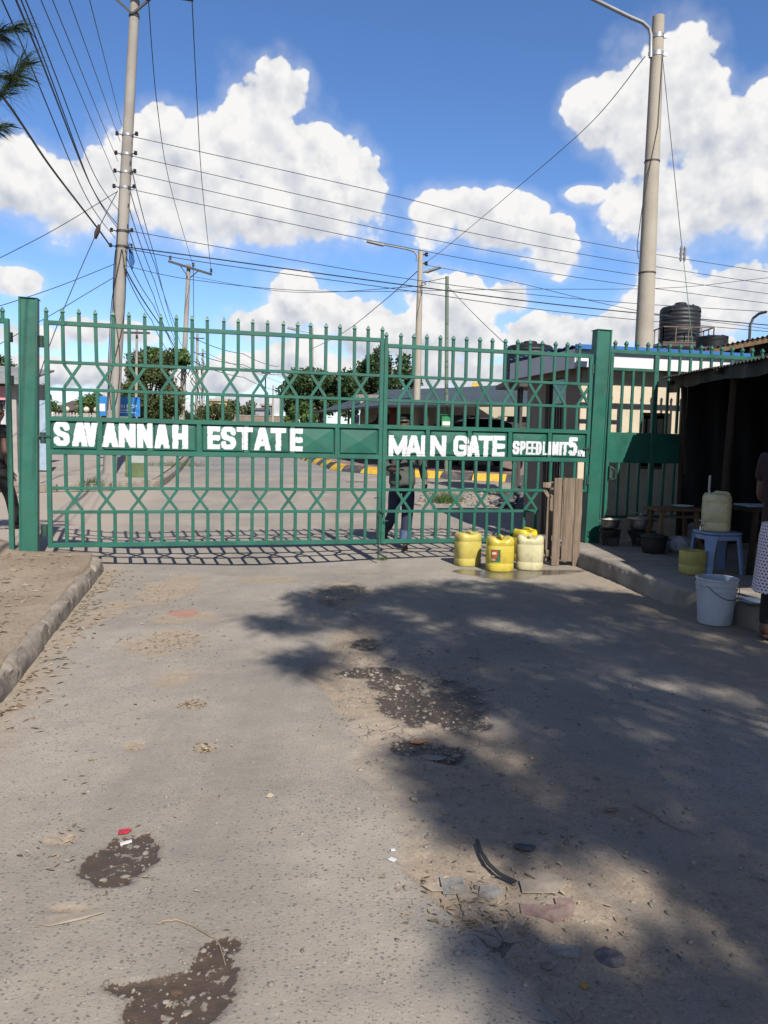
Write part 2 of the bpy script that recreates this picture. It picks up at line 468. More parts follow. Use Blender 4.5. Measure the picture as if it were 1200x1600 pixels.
def grid_mesh(name, xs, ys, zf, attrs=None):
    X, Y = np.meshgrid(xs, ys)
    Z = zf(X, Y)
    nx, ny = len(xs), len(ys)
    co = np.stack([X, Y, Z], -1).reshape(-1, 3)
    i = np.arange(nx * ny).reshape(ny, nx)
    q = np.stack([i[:-1, :-1], i[:-1, 1:], i[1:, 1:], i[1:, :-1]], -1).reshape(-1, 4)
    return np_mesh(name, co, q, {k: f.reshape(-1) for k, f in (attrs(X, Y) if attrs else {}).items()})
def np_mesh(name, co, q, attrs=None, smooth=True):
    k = q.shape[1]
    me = bpy.data.meshes.new(name)
    me.vertices.add(len(co)); me.vertices.foreach_set('co', np.ascontiguousarray(co, dtype=np.float32).ravel())
    me.loops.add(q.size); me.loops.foreach_set('vertex_index', np.ascontiguousarray(q, dtype=np.int32).ravel())
    me.polygons.add(len(q)); me.polygons.foreach_set('loop_start', np.arange(0, q.size, k, dtype=np.int32))
    me.polygons.foreach_set('loop_total', np.full(len(q), k, dtype=np.int32))
    if smooth: me.polygons.foreach_set('use_smooth', np.ones(len(q), dtype=bool))
    for n, v in (attrs or {}).items():
        a = me.attributes.new(n, 'FLOAT', 'POINT'); a.data.foreach_set('value', np.ascontiguousarray(v, dtype=np.float32))
    me.update(calc_edges=True); me.validate()
    return me
def nstep(a, b, x):
    t = np.clip((x - a) / (b - a), 0, 1); return t * t * (3 - 2 * t)
def npGZ(y): return 0.5 * np.clip((y - 10.5) / 21.0, 0, 1)
def world_blob(px, py, rx, ry):
    c = gnd(px, py); e = gnd(px + rx, py); f = gnd(px, py - ry); g = gnd(px, py + ry)
    return (c.x, (f.y + g.y) / 2, abs(e.x - c.x), abs(f.y - g.y) / 2)
HOLES = [world_blob(*b) for b in [(192, 1350, 58, 52), (215, 1320, 30, 26), (315, 1520, 62, 46), (350, 1480, 34, 18), (270, 1570, 72, 50), (210, 1545, 60, 16),
                                  (680, 1092, 82, 34), (630, 1062, 66, 14), (575, 1045, 44, 9), (700, 1172, 26, 14), (720, 1120, 48, 26), (540, 922, 34, 15), (572, 1003, 28, 8), (520, 935, 24, 8), (640, 1160, 34, 14)]]
SOILS = [world_blob(*b) for b in [(255, 925, 50, 34), (255, 1005, 66, 26), (290, 965, 60, 14), (270, 1060, 40, 20), (420, 900, 60, 8), (160, 960, 30, 40), (300, 1100, 22, 10), (210, 1165, 20, 9), (325, 1168, 18, 8), (640, 1130, 90, 70), (560, 1010, 70, 34), (530, 930, 50, 22),
                                  (820, 1390, 150, 100), (690, 1330, 70, 60), (900, 1480, 140, 90), (100, 1420, 60, 14), (95, 1310, 30, 12), (770, 1190, 120, 60)]]
EDGE = [gnd(*p) for p in [(470, 1040), (500, 1080), (540, 1150), (585, 1250), (620, 1340), (660, 1400), (715, 1455), (780, 1520), (880, 1600)]]
EDX = np.array([p.x for p in EDGE][::-1]); EDY = np.array([p.y for p in EDGE][::-1])
def kerb_x(y): return -2.2 - 0.236 * (y - 4.4)
def blobmask(X, Y, blobs, seed, amp=1.1, fs=5.0, w=0.3):
    n = fbm(X, Y, fs, 4, seed, 0.6) - 0.5
    best = np.full(X.shape, -9.0)
    for (cx, cy, rx, ry) in blobs:
        best = np.maximum(best, 1 - ((X - cx) / rx) ** 2 - ((Y - cy) / ry) ** 2)
    return nstep(0.0, w, np.maximum(best, -3) + n * amp * 2)
def road_masks(X, Y):
    hole = blobmask(X, Y, HOLES, 3, 1.25, 13.0, 0.10)
    hb_ = np.full(X.shape, -3.0)
    for (cx, cy, rx, ry) in HOLES: hb_ = np.maximum(hb_, 1 - ((X - cx) / rx) ** 2 - ((Y - cy) / ry) ** 2)
    holef = hb_ + (fbm(X, Y, 7.0, 3, 3) - 0.5) * 2.2 - 0.10
    hole = nstep(-0.15, 0.35, holef)
    # torn clods of asphalt stand proud inside the holes
    clod = nstep(0.60, 0.65, fbm(X, Y, 17.0, 4, 91, 0.6))
    mud = hole
    soil = blobmask(X, Y, SOILS, 5, 0.9, 4.0, 0.7)
    ex = np.interp(Y, EDY, EDX) + (fbm(X, Y, 3.0, 4, 8) - 0.5) * 0.22
    right = nstep(0.0, 0.03, X - ex) * nstep(5.4, 4.6, Y) * nstep(1.7, 0.7, X - ex)
    soil = np.clip(np.maximum(soil, right * (0.35 + 0.9 * nstep(0.35, 0.6, fbm(X, Y, 2.2, 4, 12)))), 0, 1)
    side = nstep(0.38, 0.0, X - kerb_x(Y) - (fbm(X, Y, 2.5, 4, 31) - 0.5) * 0.5) * nstep(9.6, 8.8, Y)
    soil = np.maximum(soil, side * 0.85)
    rr = (X - 2.5 + 0.14 * (Y - 8)) 
    soil = np.maximum(soil, 0.7 * nstep(-1.3, 0.0, rr + (fbm(X, Y, 1.4, 4, 44) - 0.5) * 1.6) * nstep(9.4, 8.6, Y))
    soil = soil * (1 - 0.6 * mud)
    crack = np.maximum(blobmask(X, Y, [world_blob(*b) for b in [(660, 1090, 190, 120), (540, 940, 110, 60), (820, 1560, 120, 70), (760, 1000, 120, 50), (770, 1480, 60, 80)]], 21, 0.6, 3.0, 0.9), 0)
    wet = blobmask(X, Y, [world_blob(*b) for b in [(785, 897, 62, 9), (845, 893, 55, 5), (735, 893, 30, 5), (890, 890, 26, 4)]], 17, 0.45, 4.0, 0.5) * nstep(8.9, 8.75, Y - 0.0 * X)
    red = blobmask(X, Y, [world_blob(285, 957, 22, 7)], 2, 1.2, 9.0, 0.4)
    apx = np.interp(Y, [10.5, 16.9, 35], [-3.8, -4.97, -8.8])
    apron = nstep(0.10, -0.10, X - apx) * nstep(9.3, 10.0, Y)
    pale = blobmask(X, Y, [world_blob(*b) for b in [(120, 1435, 52, 10), (90, 1308, 24, 9), (690, 1385, 16, 16), (740, 1392, 16, 10), (845, 1410, 40, 24), (600, 1135, 80, 20), (600, 1030, 40, 16)]], 61, 0.5, 5.0, 0.3)
    return hole, clod, mud, soil, crack, wet, red, apron, pale, right, holef
def road_z(X, Y):
    hole, clod, mud, soil, crack, wet, red, apron, pale, right, holef = road_masks(X, Y)
    z = npGZ(Y) + (fbm(X, Y, 0.55, 3, 1) - 0.5) * 0.05 * nstep(24, 14, Y)
    z = z - 0.075 * np.exp(-((X + 1.4) / 1.3) ** 2 - ((Y - 8.95) / 0.9) ** 2)
    z = z + (fbm(X, Y, 6, 3, 9) - 0.5) * 0.010
    z = z - hole * 0.012 + hole * clod * 0.004 - right * 0.012 - soil * 0.006
    z = z + (fbm(X, Y, 22, 3, 77) - 0.5) * 0.012 * np.clip(soil + hole * 0.4, 0, 1)
    z = z + 0.10 * nstep(-3.0, -4.4, X - 0.25 * (9.2 - Y)) * nstep(8.0, 9.0, Y) * nstep(12.5, 10.5, Y)
    return z
def road_attrs(X, Y):
    hole, clod, mud, soil, crack, wet, red, apron, pale, right, holef = road_masks(X, Y)
    return dict(soil=soil, holef=holef, wet=wet, crack=crack, red=red, apron=apron, pale=pale)
ys = [0.9]
while ys[-1] < 24.2: ys.append(ys[-1] + min(0.16, max(0.011, 0.0052 * ys[-1])))
xs = np.concatenate([np.linspace(-16, -3.4, 60, endpoint=False), np.linspace(-3.4, 3.2, 400, endpoint=False), np.linspace(3.2, 10, 40)])
road = struct(obj('road', grid_mesh('road', xs, np.array(ys), road_z, road_attrs), ROAD))
def road_h(x, y):
    return float(road_z(np.array([[x]]), np.array([[y]]))[0, 0])
def gp(px, py, lift=0.0):
    """a point on the built road surface seen at this place of the photograph"""
    p = gnd(px, py); z = road_h(p.x, p.y)
    for i in range(3):
        d = ray(px, py); tt = (z - CAM_H) / d.z; p = EYE + d * tt; z = road_h(p.x, p.y)
    return Vector((p.x, p.y, z + lift))

# far ground sheet to the horizon
dust = mat('dry_earth', (0.27, 0.225, 0.175), 0.95, 0.3, 0.6, 0.5, 12.0, dirt=(0.17, 0.15, 0.10), dirt_amt=0.6, dirt_scale=0.3)
gx = np.array([-2500, -600, -200, -80, -40, -20, -8, 0, 8, 20, 40, 80, 200, 600, 2500.]); gy = np.array([-600, -100, -30, -10, 0, 5, 10.5, 15, 20, 24, 28, 31.5, 40, 60, 120, 300, 800, 3000.])
struct(obj('ground', grid_mesh('ground', gx, gy, lambda X, Y: npGZ(Y) - 0.16), dust))
# asphalt street running on beyond the junction
farroad = mat('far_asphalt', (0.262, 0.240, 0.224), 0.92, 0.16, 0.5, 0.4, 25.0, dirt=(0.33, 0.285, 0.24), dirt_amt=0.5, dirt_scale=0.6)
def strip(name, rows, m, base=0.0, skirt=None):
    """rows: (y, x_left, x_right); a sheet that follows the ground, with optional vertical skirts down to z"""
    v = []; f = []; n = 9
    for (y, a, b) in rows:
        for k in range(n):
            x = a + (b - a) * k / (n - 1); v.append((x, y, GZ(y) + base))
    for r in range(len(rows) - 1):
        for k in range(n - 1):
            i = r * n + k; f.append((i, i + 1, i + 1 + n, i + n))
    mb = MB(); mb.add(v, f); return struct(obj(name, mb, m, None))
strip('street', [(23.6, -6.4, 9), (24.7, -6.6, 0.4), (26.5, -7.0, -1.6), (31.7, -8.1, -2.9), (45, -10.9, -5.7), (90, -20, -15), (220, -46, -41)], farroad, -0.004)
# pavement beyond the junction at the left
pave = mat('pavement_concrete', (0.36, 0.315, 0.265), 0.93, 0.22, 0.9, 0.5, 20.0, dirt=(0.235, 0.195, 0.155), dirt_amt=0.7, dirt_scale=0.9)
KX = [(13.5, -17.0), (15.3, -12.0), (16.6, -8.3), (17.6, -6.3), (18.6, -5.55), (20, -5.75), (24, -6.5), (31.5, -8.1), (45, -10.9), (90, -20.0)]
strip('pavement', [(y, -45.0, x - 0.18) for y, x in KX], pave, 0.15)
kerbm = mat('kerb_concrete', (0.285, 0.240, 0.195), 0.95, 0.25, 4.0, 0.9, 30.0, dirt=(0.16, 0.132, 0.105), dirt_amt=0.6, dirt_scale=6.0)
kk = thing('kerb', 'worn concrete kerb edging the pavement beyond the gate', 'kerb')
for a, b in zip(KX[1:7], KX[2:8]):
    A = Vector((a[1], a[0], 0)); B = Vector((b[1], b[0], 0)); L = (B - A).length; n = max(1, int(L / 1.0))
    for i in range(n):
        p = A.lerp(B, i / n); q = A.lerp(B, (i + 0.985) / n); d = (q - p).normalized()
        mb = MB(); mb.bar(p + Vector((0, 0, GZ(p.y) + 0.09)), q + Vector((0, 0, GZ(q.y) + 0.09)), 0.20, 0.20, up=(0, 0, 1))
        obj('kerb_stone', mb, kerbm, kk, bevel=0.02)
# red block paving of the parking bays behind the painted kerb
def paver_mat():
    m = bpy.data.materials.new('red_block_paving'); m.use_nodes = True
    t = NT(m.node_tree); b = t.n['Principled BSDF']
    co = t.node('ShaderNodeTexCoord').outputs['Object']
    br = t.node('ShaderNodeTexBrick'); t.link(co, br.inputs['Vector']); br.inputs['Scale'].default_value = 4.0
    br.inputs['Color1'].default_value = (0.136, 0.076, 0.064, 1); br.inputs['Color2'].default_value = (0.172, 0.108, 0.092, 1); br.inputs['Mortar'].default_value = (0.096, 0.080, 0.068, 1)
    c = t.mix(t.math('MULTIPLY', t.smooth(t.noise(co, 0.8, 5), 0.4, 0.7), 0.6), br.outputs['Color'], (0.160, 0.132, 0.116))
    t.link(c, b.inputs['Base Color']); b.inputs['Roughness'].default_value = 0.9
    return m
PAVER = paver_mat()
strip('parking_paving', [(22.9, 3.95, 16), (23.3, 2.9, 16), (24.9, 0.3, 16), (26.7, -1.35, 16), (31.9, -2.65, 16), (40, -4.3, 16), (60, -8.5, 16)], PAVER, 0.17)
yel = mat('yellow_kerb_paint', (0.72, 0.42, 0.03), 0.7, 0.12, 5, 0.2, 30, dirt=(0.25, 0.2, 0.12), dirt_amt=0.5, dirt_scale=4)
blk = mat('black_kerb_paint', (0.045, 0.045, 0.048), 0.8, 0.3, 5, 0.2, 30, dirt=(0.22, 0.18, 0.15), dirt_amt=0.85, dirt_scale=3)
pk = thing('painted_kerb', 'kerb painted in yellow and black blocks along the parking bays', 'kerb')
PK = [Vector((5.6, 22.45, 0)), Vector((3.9, 22.95, 0)), Vector((2.6, 23.4, 0)), Vector((0.2, 24.75, 0)), Vector((-1.5, 26.6, 0)), Vector((-2.8, 31.8, 0)), Vector((-4.3, 39, 0))]
acc = 0; k = 0
cum = [0]
for a, b in zip(PK[:-1], PK[1:]): cum.append(cum[-1] + (b - a).length)
def along(s):
    for i in range(len(PK) - 1):
        if s <= cum[i + 1]: return PK[i].lerp(PK[i + 1], (s - cum[i]) / (cum[i + 1] - cum[i]))
    return PK[-1]
s = 0.0
while s < cum[-1] - 1.05:
    p = along(s); q = along(s + 1.0); d = (q - p).normalized(); nn = Vector((-d.y, d.x, 0)) * (-1)
    if nn.y > 0: nn = -nn
    mb = MB(); vs = []
    for e in (p, q):
        g = GZ(e.y) - 0.05
        for off, h in ((0.32, 0.05), (0.26, 0.13), (0.08, 0.26), (-0.10, 0.26), (-0.10, 0.0)): vs.append(e + nn * off + Vector((0, 0, g + h)))
    fs = [(i, i + 1, i + 6, i + 5) for i in range(4)] + [(4, 3, 2, 1, 0), (5, 6, 7, 8, 9)]
    mb.add(vs, fs); obj('kerb_block', mb, yel if k % 2 == 0 else blk, pk)
    k += 1; s += 1.01

# left shoulder: raised bare earth behind a worn kerb
def shoulder_mat():
    m = bpy.data.materials.new('bare_earth_shoulder'); m.use_nodes = True
    t = NT(m.node_tree); b = t.n['Principled BSDF']; co = t.node('ShaderNodeTexCoord').outputs['Object']
    c = t.mix(t.smooth(t.noise(co, 1.3, 6, 0.65), 0.3, 0.7), (0.1616, 0.1227, 0.0859), (0.2186, 0.1735, 0.1261))
    c = t.mix(t.math('MULTIPLY', t.smooth(t.noise(co, 9, 6, 0.7), 0.5, 0.75), 0.6), c, (0.1236, 0.0898, 0.0617))
    st = t.node('ShaderNodeMapping'); t.link(co, st.inputs[0]); st.inputs['Scale'].default_value = (14, 45, 20)
    c = t.mix(t.math('MULTIPLY', t.smooth(t.noise(st.outputs[0], 1.0, 4, 0.6), 0.62, 0.72), 0.5), c, (0.2788, 0.2215, 0.1555))
    vd = t.voronoi(co, 60.0, out='Color'); sp = t.node('ShaderNodeSeparateColor'); t.link(vd, sp.inputs[0])
    c = t.mix(t.math('MULTIPLY', t.smooth(sp.outputs[0], 0.8, 0.95), 0.5), c, (0.0760, 0.0599, 0.0456))
    t.link(c, b.inputs['Base Color']); b.inputs['Roughness'].default_value = 0.97; b.inputs['Specular IOR Level'].default_value = 0.2
    t.link(t.bump(t.noise(co, 35, 6, 0.7), 0.8, 0.015), b.inputs['Normal'])
    return m
SHO = shoulder_mat()
ny, nx = 150, 110
yy = np.linspace(0.6, 13.6, ny); uu = np.linspace(0, 1, nx) ** 2
Yg, Ug = np.meshgrid(yy, uu, indexing='ij')
kn = (fbm(Yg * 3.0, Yg * 0 + 0.7, 1.0, 4, 33) - 0.5) * 0.10
endx = np.where(Yg < 8.15, kerb_x(Yg) - 0.005 + kn, kerb_x(8.15) - 0.005 + kn - (Yg - 8.15) * 0.9)
Xg = endx + (-16 - endx) * Ug
rise = nstep(6.0, 9.0, Yg)
Zg = 0.136 + 0.082 * rise + (fbm(Xg, Yg, 0.9, 4, 55) - 0.5) * 0.05 * (1 - 0.5 * rise) * nstep(0.0, 0.6, endx - Xg) + (fbm(Xg, Yg, 7, 3, 56) - 0.5) * 0.014
edge = nstep(0.0, 0.35, endx - Xg)
Zg = np.where(Yg > 8.15, Zg * (0.0 + 1.0 * nstep(0.0, 0.9, endx - Xg)) - 0.03 * (1 - nstep(0, 0.5, endx - Xg)), Zg + 0.004 * (1 - edge))
Zg = Zg * nstep(13.4, 9.9, Yg) - 0.06 * nstep(11.0, 13.0, Yg) + npGZ(Yg)
idx = np.arange(ny * nx).reshape(ny, nx)
q = np.stack([idx[:-1, :-1], idx[1:, :-1], idx[1:, 1:], idx[:-1, 1:]], -1).reshape(-1, 4)
Zg[:, 0] = -0.08 + npGZ(Yg[:, 0]); Xg[:, 1] = Xg[:, 0] - 0.002
shoulder = struct(obj('dirt_shoulder', np_mesh('dirt_shoulder', np.stack([Xg, Yg, Zg], -1).reshape(-1, 3), q), SHO))
def shoulder_h(x, y):
    return 0.135 + 0.085 * sstep(6, 9, y)
kerb = thing('kerb', 'crumbling grey concrete kerb at the left edge of the road', 'kerb', (kerb_x(5), 5, 0))
def kerb_stone(y0, y1, taper=False, seed=0):
    n = 30; prof = [(-0.10, -0.05), (-0.098, 0.09), (-0.092, 0.118), (-0.06, 0.126), (-0.025, 0.128), (0.015, 0.126), (0.045, 0.118), (0.062, 0.098), (0.070, 0.066), (0.076, 0.03), (0.08, -0.05)]
    v = []; f = []
    for i in range(n + 1):
        y = y0 + (y1 - y0) * i / n
        k = 1.0
        if taper: k = 1 - 0.75 * sstep(0.80, 1.0, i / n)
        if i in (0, n): k *= 0.97
        for j, (a, h) in enumerate(prof):
            w = fbm(np.array([y * 5.0 + seed]), np.array([j * 0.8 + a * 6]), 1.0, 3, seed)[0] - 0.5
            w2 = fbm(np.array([y * 16.0 + seed]), np.array([j * 1.3]), 1.0, 2, seed + 5)[0] - 0.5
            chip = 0.06 * max(0, fbm(np.array([y * 3.1 + seed]), np.array([0.2]), 1.0, 2, seed + 9)[0] - 0.60) * (1 if h > 0.08 else 0) * 5
            s = 0.985 if i in (0, n) else 1.0
            v.append((kerb_x(y) + a * s + (w * 0.035 + w2 * 0.022) * (1 if h > 0 else 0), y, (h + (w * 0.024 + w2 * 0.018 - chip if h > 0 else 0)) * k))
    m = len(prof)
    for i in range(n):
        for j in range(m - 1):
            f.append((i * m + j, (i + 1) * m + j, (i + 1) * m + j + 1, i * m + j + 1))
    f.append(tuple(range(m))); f.append(tuple(range(n * m + m - 1, n * m - 1, -1)))
    mb = MB(); mb.add([(a - kerb_x(5), b - 5, c) for a, b, c in v], f); return mb
y = 1.6; i = 0
while y < 7.2:
    L = 0.93
    obj('kerb_stone', kerb_stone(y, y + L - 0.012, False, i * 3 + 1), kerbm, kerb, smooth=60); y += L; i += 1
obj('kerb_stone', kerb_stone(y, 8.22, True, 40), kerbm, kerb, smooth=60)

# raised concrete walkway at the right, under the food stall
SLAB_Z = 0.19
def slab_x(y): return 2.35 - 0.145 * (y - 9.15) + 0.26 * np.maximum(0.0, 7.0 - y)
ys2 = np.linspace(3.2, 10.6, 150); us = np.concatenate([np.linspace(0, 0.9, 26, endpoint=False), np.linspace(0.9, 6.2, 20)])
Y2, U2 = np.meshgrid(ys2, us, indexing='ij')
wob = (fbm(Y2 * 1.0, Y2 * 0 + 0.3, 2.6, 4, 71) - 0.5) * 0.05
X2 = slab_x(Y2) + U2 + wob
Z2 = SLAB_Z + (fbm(X2, Y2, 1.2, 4, 72) - 0.5) * 0.02 + (fbm(X2, Y2, 9, 3, 73) - 0.5) * 0.008 - 0.012 * nstep(0.04, 0.0, U2)
verts = np.stack([X2, Y2, Z2], -1)
lip = verts[:, 0, :].copy(); mid_ = lip.copy(); mid_[:, 0] -= 0.012 + 0.010 * fbm(ys2, ys2 * 0, 7, 3, 74); mid_[:, 2] -= 0.022
foot = lip.copy(); foot[:, 0] -= 0.028; foot[:, 2] = -0.08
allv = np.concatenate([foot[:, None, :], mid_[:, None, :], verts], 1)
n1, n2 = allv.shape[:2]; idx = np.arange(n1 * n2).reshape(n1, n2)
q = np.stack([idx[:-1, :-1], idx[:-1, 1:], idx[1:, 1:], idx[1:, :-1]], -1).reshape(-1, 4)
slabm = mat('walkway_concrete', (0.30, 0.262, 0.22), 0.95, 0.25, 2.0, 0.7, 25.0, dirt=(0.16, 0.13, 0.105), dirt_amt=0.75, dirt_scale=1.6)
struct(obj('walkway', np_mesh('walkway', allv.reshape(-1, 3), q), slabm))
# ------------------------------------------------------------------ the green gate
GREEN = mat('green_gate_paint', (0.012, 0.120, 0.083), 0.42, 0.22, 3.0, 0.10, 60.0, spec=0.45, dirt=(0.045, 0.13, 0.09), dirt_amt=0.55, dirt_scale=4.0)
def add_wear(m, col=(0.065, 0.035, 0.018)):
    """chalky fading and small chips down to rusty steel"""
    t = NT(m.node_tree); b = t.n['Principled BSDF']; co = t.node('ShaderNodeTexCoord').outputs['Object']
    gl = t.node('ShaderNodeNewGeometry').outputs['Position']
    src = b.inputs['Base Color'].links[0].from_socket
    c = t.mix(t.math('MULTIPLY', t.smooth(t.noise(gl, 1.7, 4, 0.6), 0.45, 0.75), 0.35), src, (0.023, 0.095, 0.065))
    c = t.mix(t.math('MULTIPLY', t.smooth(t.noise(gl, 9.0, 5, 0.7), 0.62, 0.70), 0.45), c, (0.005, 0.038, 0.026))
    chip = t.math('MULTIPLY', t.smooth(t.noise(gl, 30.0, 4, 0.6), 0.65, 0.68), t.smooth(t.noise(gl, 2.3, 3), 0.46, 0.58))
    c = t.mix(t.math('MULTIPLY', chip, 0.85), c, col)
    t.link(c, b.inputs['Base Color'])
    t.link(t.math('MULTIPLY_ADD', t.noise(gl, 6.0, 4), 0.35, 0.28), b.inputs['Roughness'])
add_wear(GREEN)
GREEND = mat('dark_green_iron', (0.016, 0.055, 0.042), 0.6, 0.3, 8.0, 0.4, 50.0, dirt=(0.05, 0.035, 0.025), dirt_amt=0.6, dirt_scale=9)
WHITEP = mat('white_sign_paint', (0.72, 0.72, 0.75), 0.6, 0.05, 25.0, 0.1, 80.0)
Z = dict(bot=0.235, lxb=0.60, lxt=0.86, pb=1.25, pt=1.61, xb=1.925, xt=2.21)
MESH = {}
def bar_mesh(L, w, d):
    k = (round(L, 4), w, d)
    if k not in MESH:
        mb = MB(); mb.box((0, 0, L / 2), (w, d, L)); me = mb.mesh('bar'); bevel_mesh(me, 0.003); me.materials.append(GREEN); MESH[k] = me
    return MESH[k]
def finial_mesh():
    if 'fin' not in MESH:
        mb = MB(); mb.lathe([(0.019, 0.0), (0.023, 0.007), (0.031, 0.020), (0.027, 0.034), (0.014, 0.052), (0.003, 0.064)], 4, pw=2)
        me = mb.mesh('finial'); me.materials.append(GREEN); MESH['fin'] = me
    return MESH['fin']
def gate_leaf(name, label, s_h, s_a, s_b, n_bars, n_panels, top, xs_, verticals, low_end):
    """s_a to s_b along the gate line, hinge at s_h; xs_: bays that hold a crossed brace"""
    root = thing(name, label, 'gate', GF(s_h, 0, 0), YAW, 'leaves of the green estate gate')
    ox = -s_h
    pitch = (s_b - s_a) / n_bars
    S = [s_a + i * pitch for i in range(n_bars + 1)]
    def rail(z, h, d, a=s_a, b=s_b, nm='rail'):
        mb = MB(); mb.box(((a + b) / 2 + ox, 0, z), (b - a, d, h)); return obj(nm, mb, GREEN, root, bevel=0.003)
    lowb = S[low_end] if low_end else s_b
    rail(top - 0.023, 0.046, 0.042); rail(Z['xt'], 0.034, 0.036); rail(Z['xb'], 0.034, 0.036)
    rail(Z['pt'], 0.050, 0.045); rail(Z['pb'], 0.050, 0.045); rail(Z['lxt'], 0.034, 0.036)
    rail(Z['lxb'], 0.034, 0.036, s_a, lowb + (0.02 if low_end else 0)); rail(Z['bot'], 0.050, 0.042, s_a, lowb)
    def bar(s, z0, z1, w=0.036, d=0.031, nm='bar'):
        return obj(nm, bar_mesh(z1 - z0, w, d), GREEN, root, loc=(s + ox + (rng.normal(0, 0.003) if nm == 'bar' else 0), 0, z0), rot=(0, rng.normal(0, 0.007) if nm == 'bar' else 0, rng.normal(0, 0.03) if nm == 'bar' else 0))
    # stiles
    for s, z0 in ((S[0], 0.21), (S[-1], 0.845 if low_end else 0.21)):
        bar(s, z0, top + (0.0), 0.048, 0.046, 'stile')
    if low_end: bar(S[low_end] - 0.02, 0.21, Z['lxb'] - 0.018, 0.040, 0.040, 'stile')
    for i in range(0, n_bars + 1):
        edge = i in (0, n_bars)
        z0 = top if edge else Z['xt'] + 0.017
        if edge and low_end and i == n_bars: continue
        lean = rng.normal(0, 0.010)
        b = bar(S[i], z0, top + 0.075)
        b.rotation_euler = (0, lean * (0 if edge else 1), 0)
        obj('finial', finial_mesh(), GREEN, b, loc=(0, 0, top + 0.075 - z0), rot=(0, 0, R(45)))
        if edge: continue
        bar(S[i], Z['pt'] + 0.025, Z['xb'] - 0.017)
        bar(S[i], Z['lxt'] + 0.017, Z['pb'] - 0.025)
        if not low_end or i < low_end: bar(S[i], Z['bot'] + 0.025, Z['lxb'] - 0.017)
    for i in verticals:
        bar(S[i], Z['xb'] + 0.017, Z['xt'] - 0.017); bar(S[i], Z['lxb'] + 0.017, Z['lxt'] - 0.017)
    for i in xs_:
        for z0, z1 in ((Z['xb'] + 0.017, Z['xt'] - 0.017), (Z['lxb'] + 0.017, Z['lxt'] - 0.017)):
            if low_end and z0 < 1 and i >= low_end: continue
            a, b = S[i] + ox, S[i + 1] + ox
            for p, q, d in (((a, 0, z0), (b, 0, z1), 0.020), ((b, 0, z0), (a, 0, z1), 0.026)):
                mb = MB(); mb.bar(p, q, 0.031, d); obj('cross_brace', mb, GREEN, root)
    # pressed sheet panels with a shallow pyramid crease, and dividers
    pp = (s_b - s_a) / n_panels; PZ0, PZ1 = Z['pb'] + 0.025, Z['pt'] - 0.025; pc = (PZ0 + PZ1) / 2; ph = (PZ1 - PZ0) / 2
    for i in range(n_panels):
        sc = s_a + (i + 0.5) * pp; hw = pp / 2 - 0.026
        if i: bar(s_a + i * pp, PZ0, PZ1, 0.052, 0.045, 'divider')
        mb = MB(); x = sc + ox
        def ring(f, n): return [(x - hw * f[0], n, pc - ph * f[1]), (x + hw * f[0], n, pc - ph * f[1]), (x + hw * f[0], n, pc + ph * f[1]), (x - hw * f[0], n, pc + ph * f[1])]
        e0 = (1.0, 1.0); e1 = (1 - 0.012 / hw, 1 - 0.012 / ph); e2 = (1 - 0.02 / hw, 1 - 0.02 / ph)
        v = ring(e0, 0.012) + ring(e1, 0.010) + ring(e2, -0.006) + [(x, -0.018, pc)]
        f = [(0, 1, 5, 4), (1, 2, 6, 5), (2, 3, 7, 6), (3, 0, 4, 7), (4, 5, 9, 8), (5, 6, 10, 9), (6, 7, 11, 10), (7, 4, 8, 11), (8, 9, 12), (9, 10, 12), (10, 11, 12), (11, 8, 12), (3, 2, 1, 0)]
        mb.add(v, f); obj('panel', mb, GREEN, root)
    def surf(s, z):
        """front face of the band at this place (towards the viewer, negative)"""
        if PZ0 < z < PZ1 and s_a + 0.03 < s < s_b - 0.03:
            k = (s - s_a) / pp; i = math.floor(k); ds = abs(k - i - 0.5) * pp; hw = pp / 2 - 0.026
            if ds < hw:
                m = max(ds / (hw - 0.02), abs(z - pc) / (ph - 0.02))
                if m <= 1: return -(0.006 + 0.012 * (1 - m))
                return -0.006 if m < 1.04 else 0.010
        return -0.0225
    return root, ox, surf

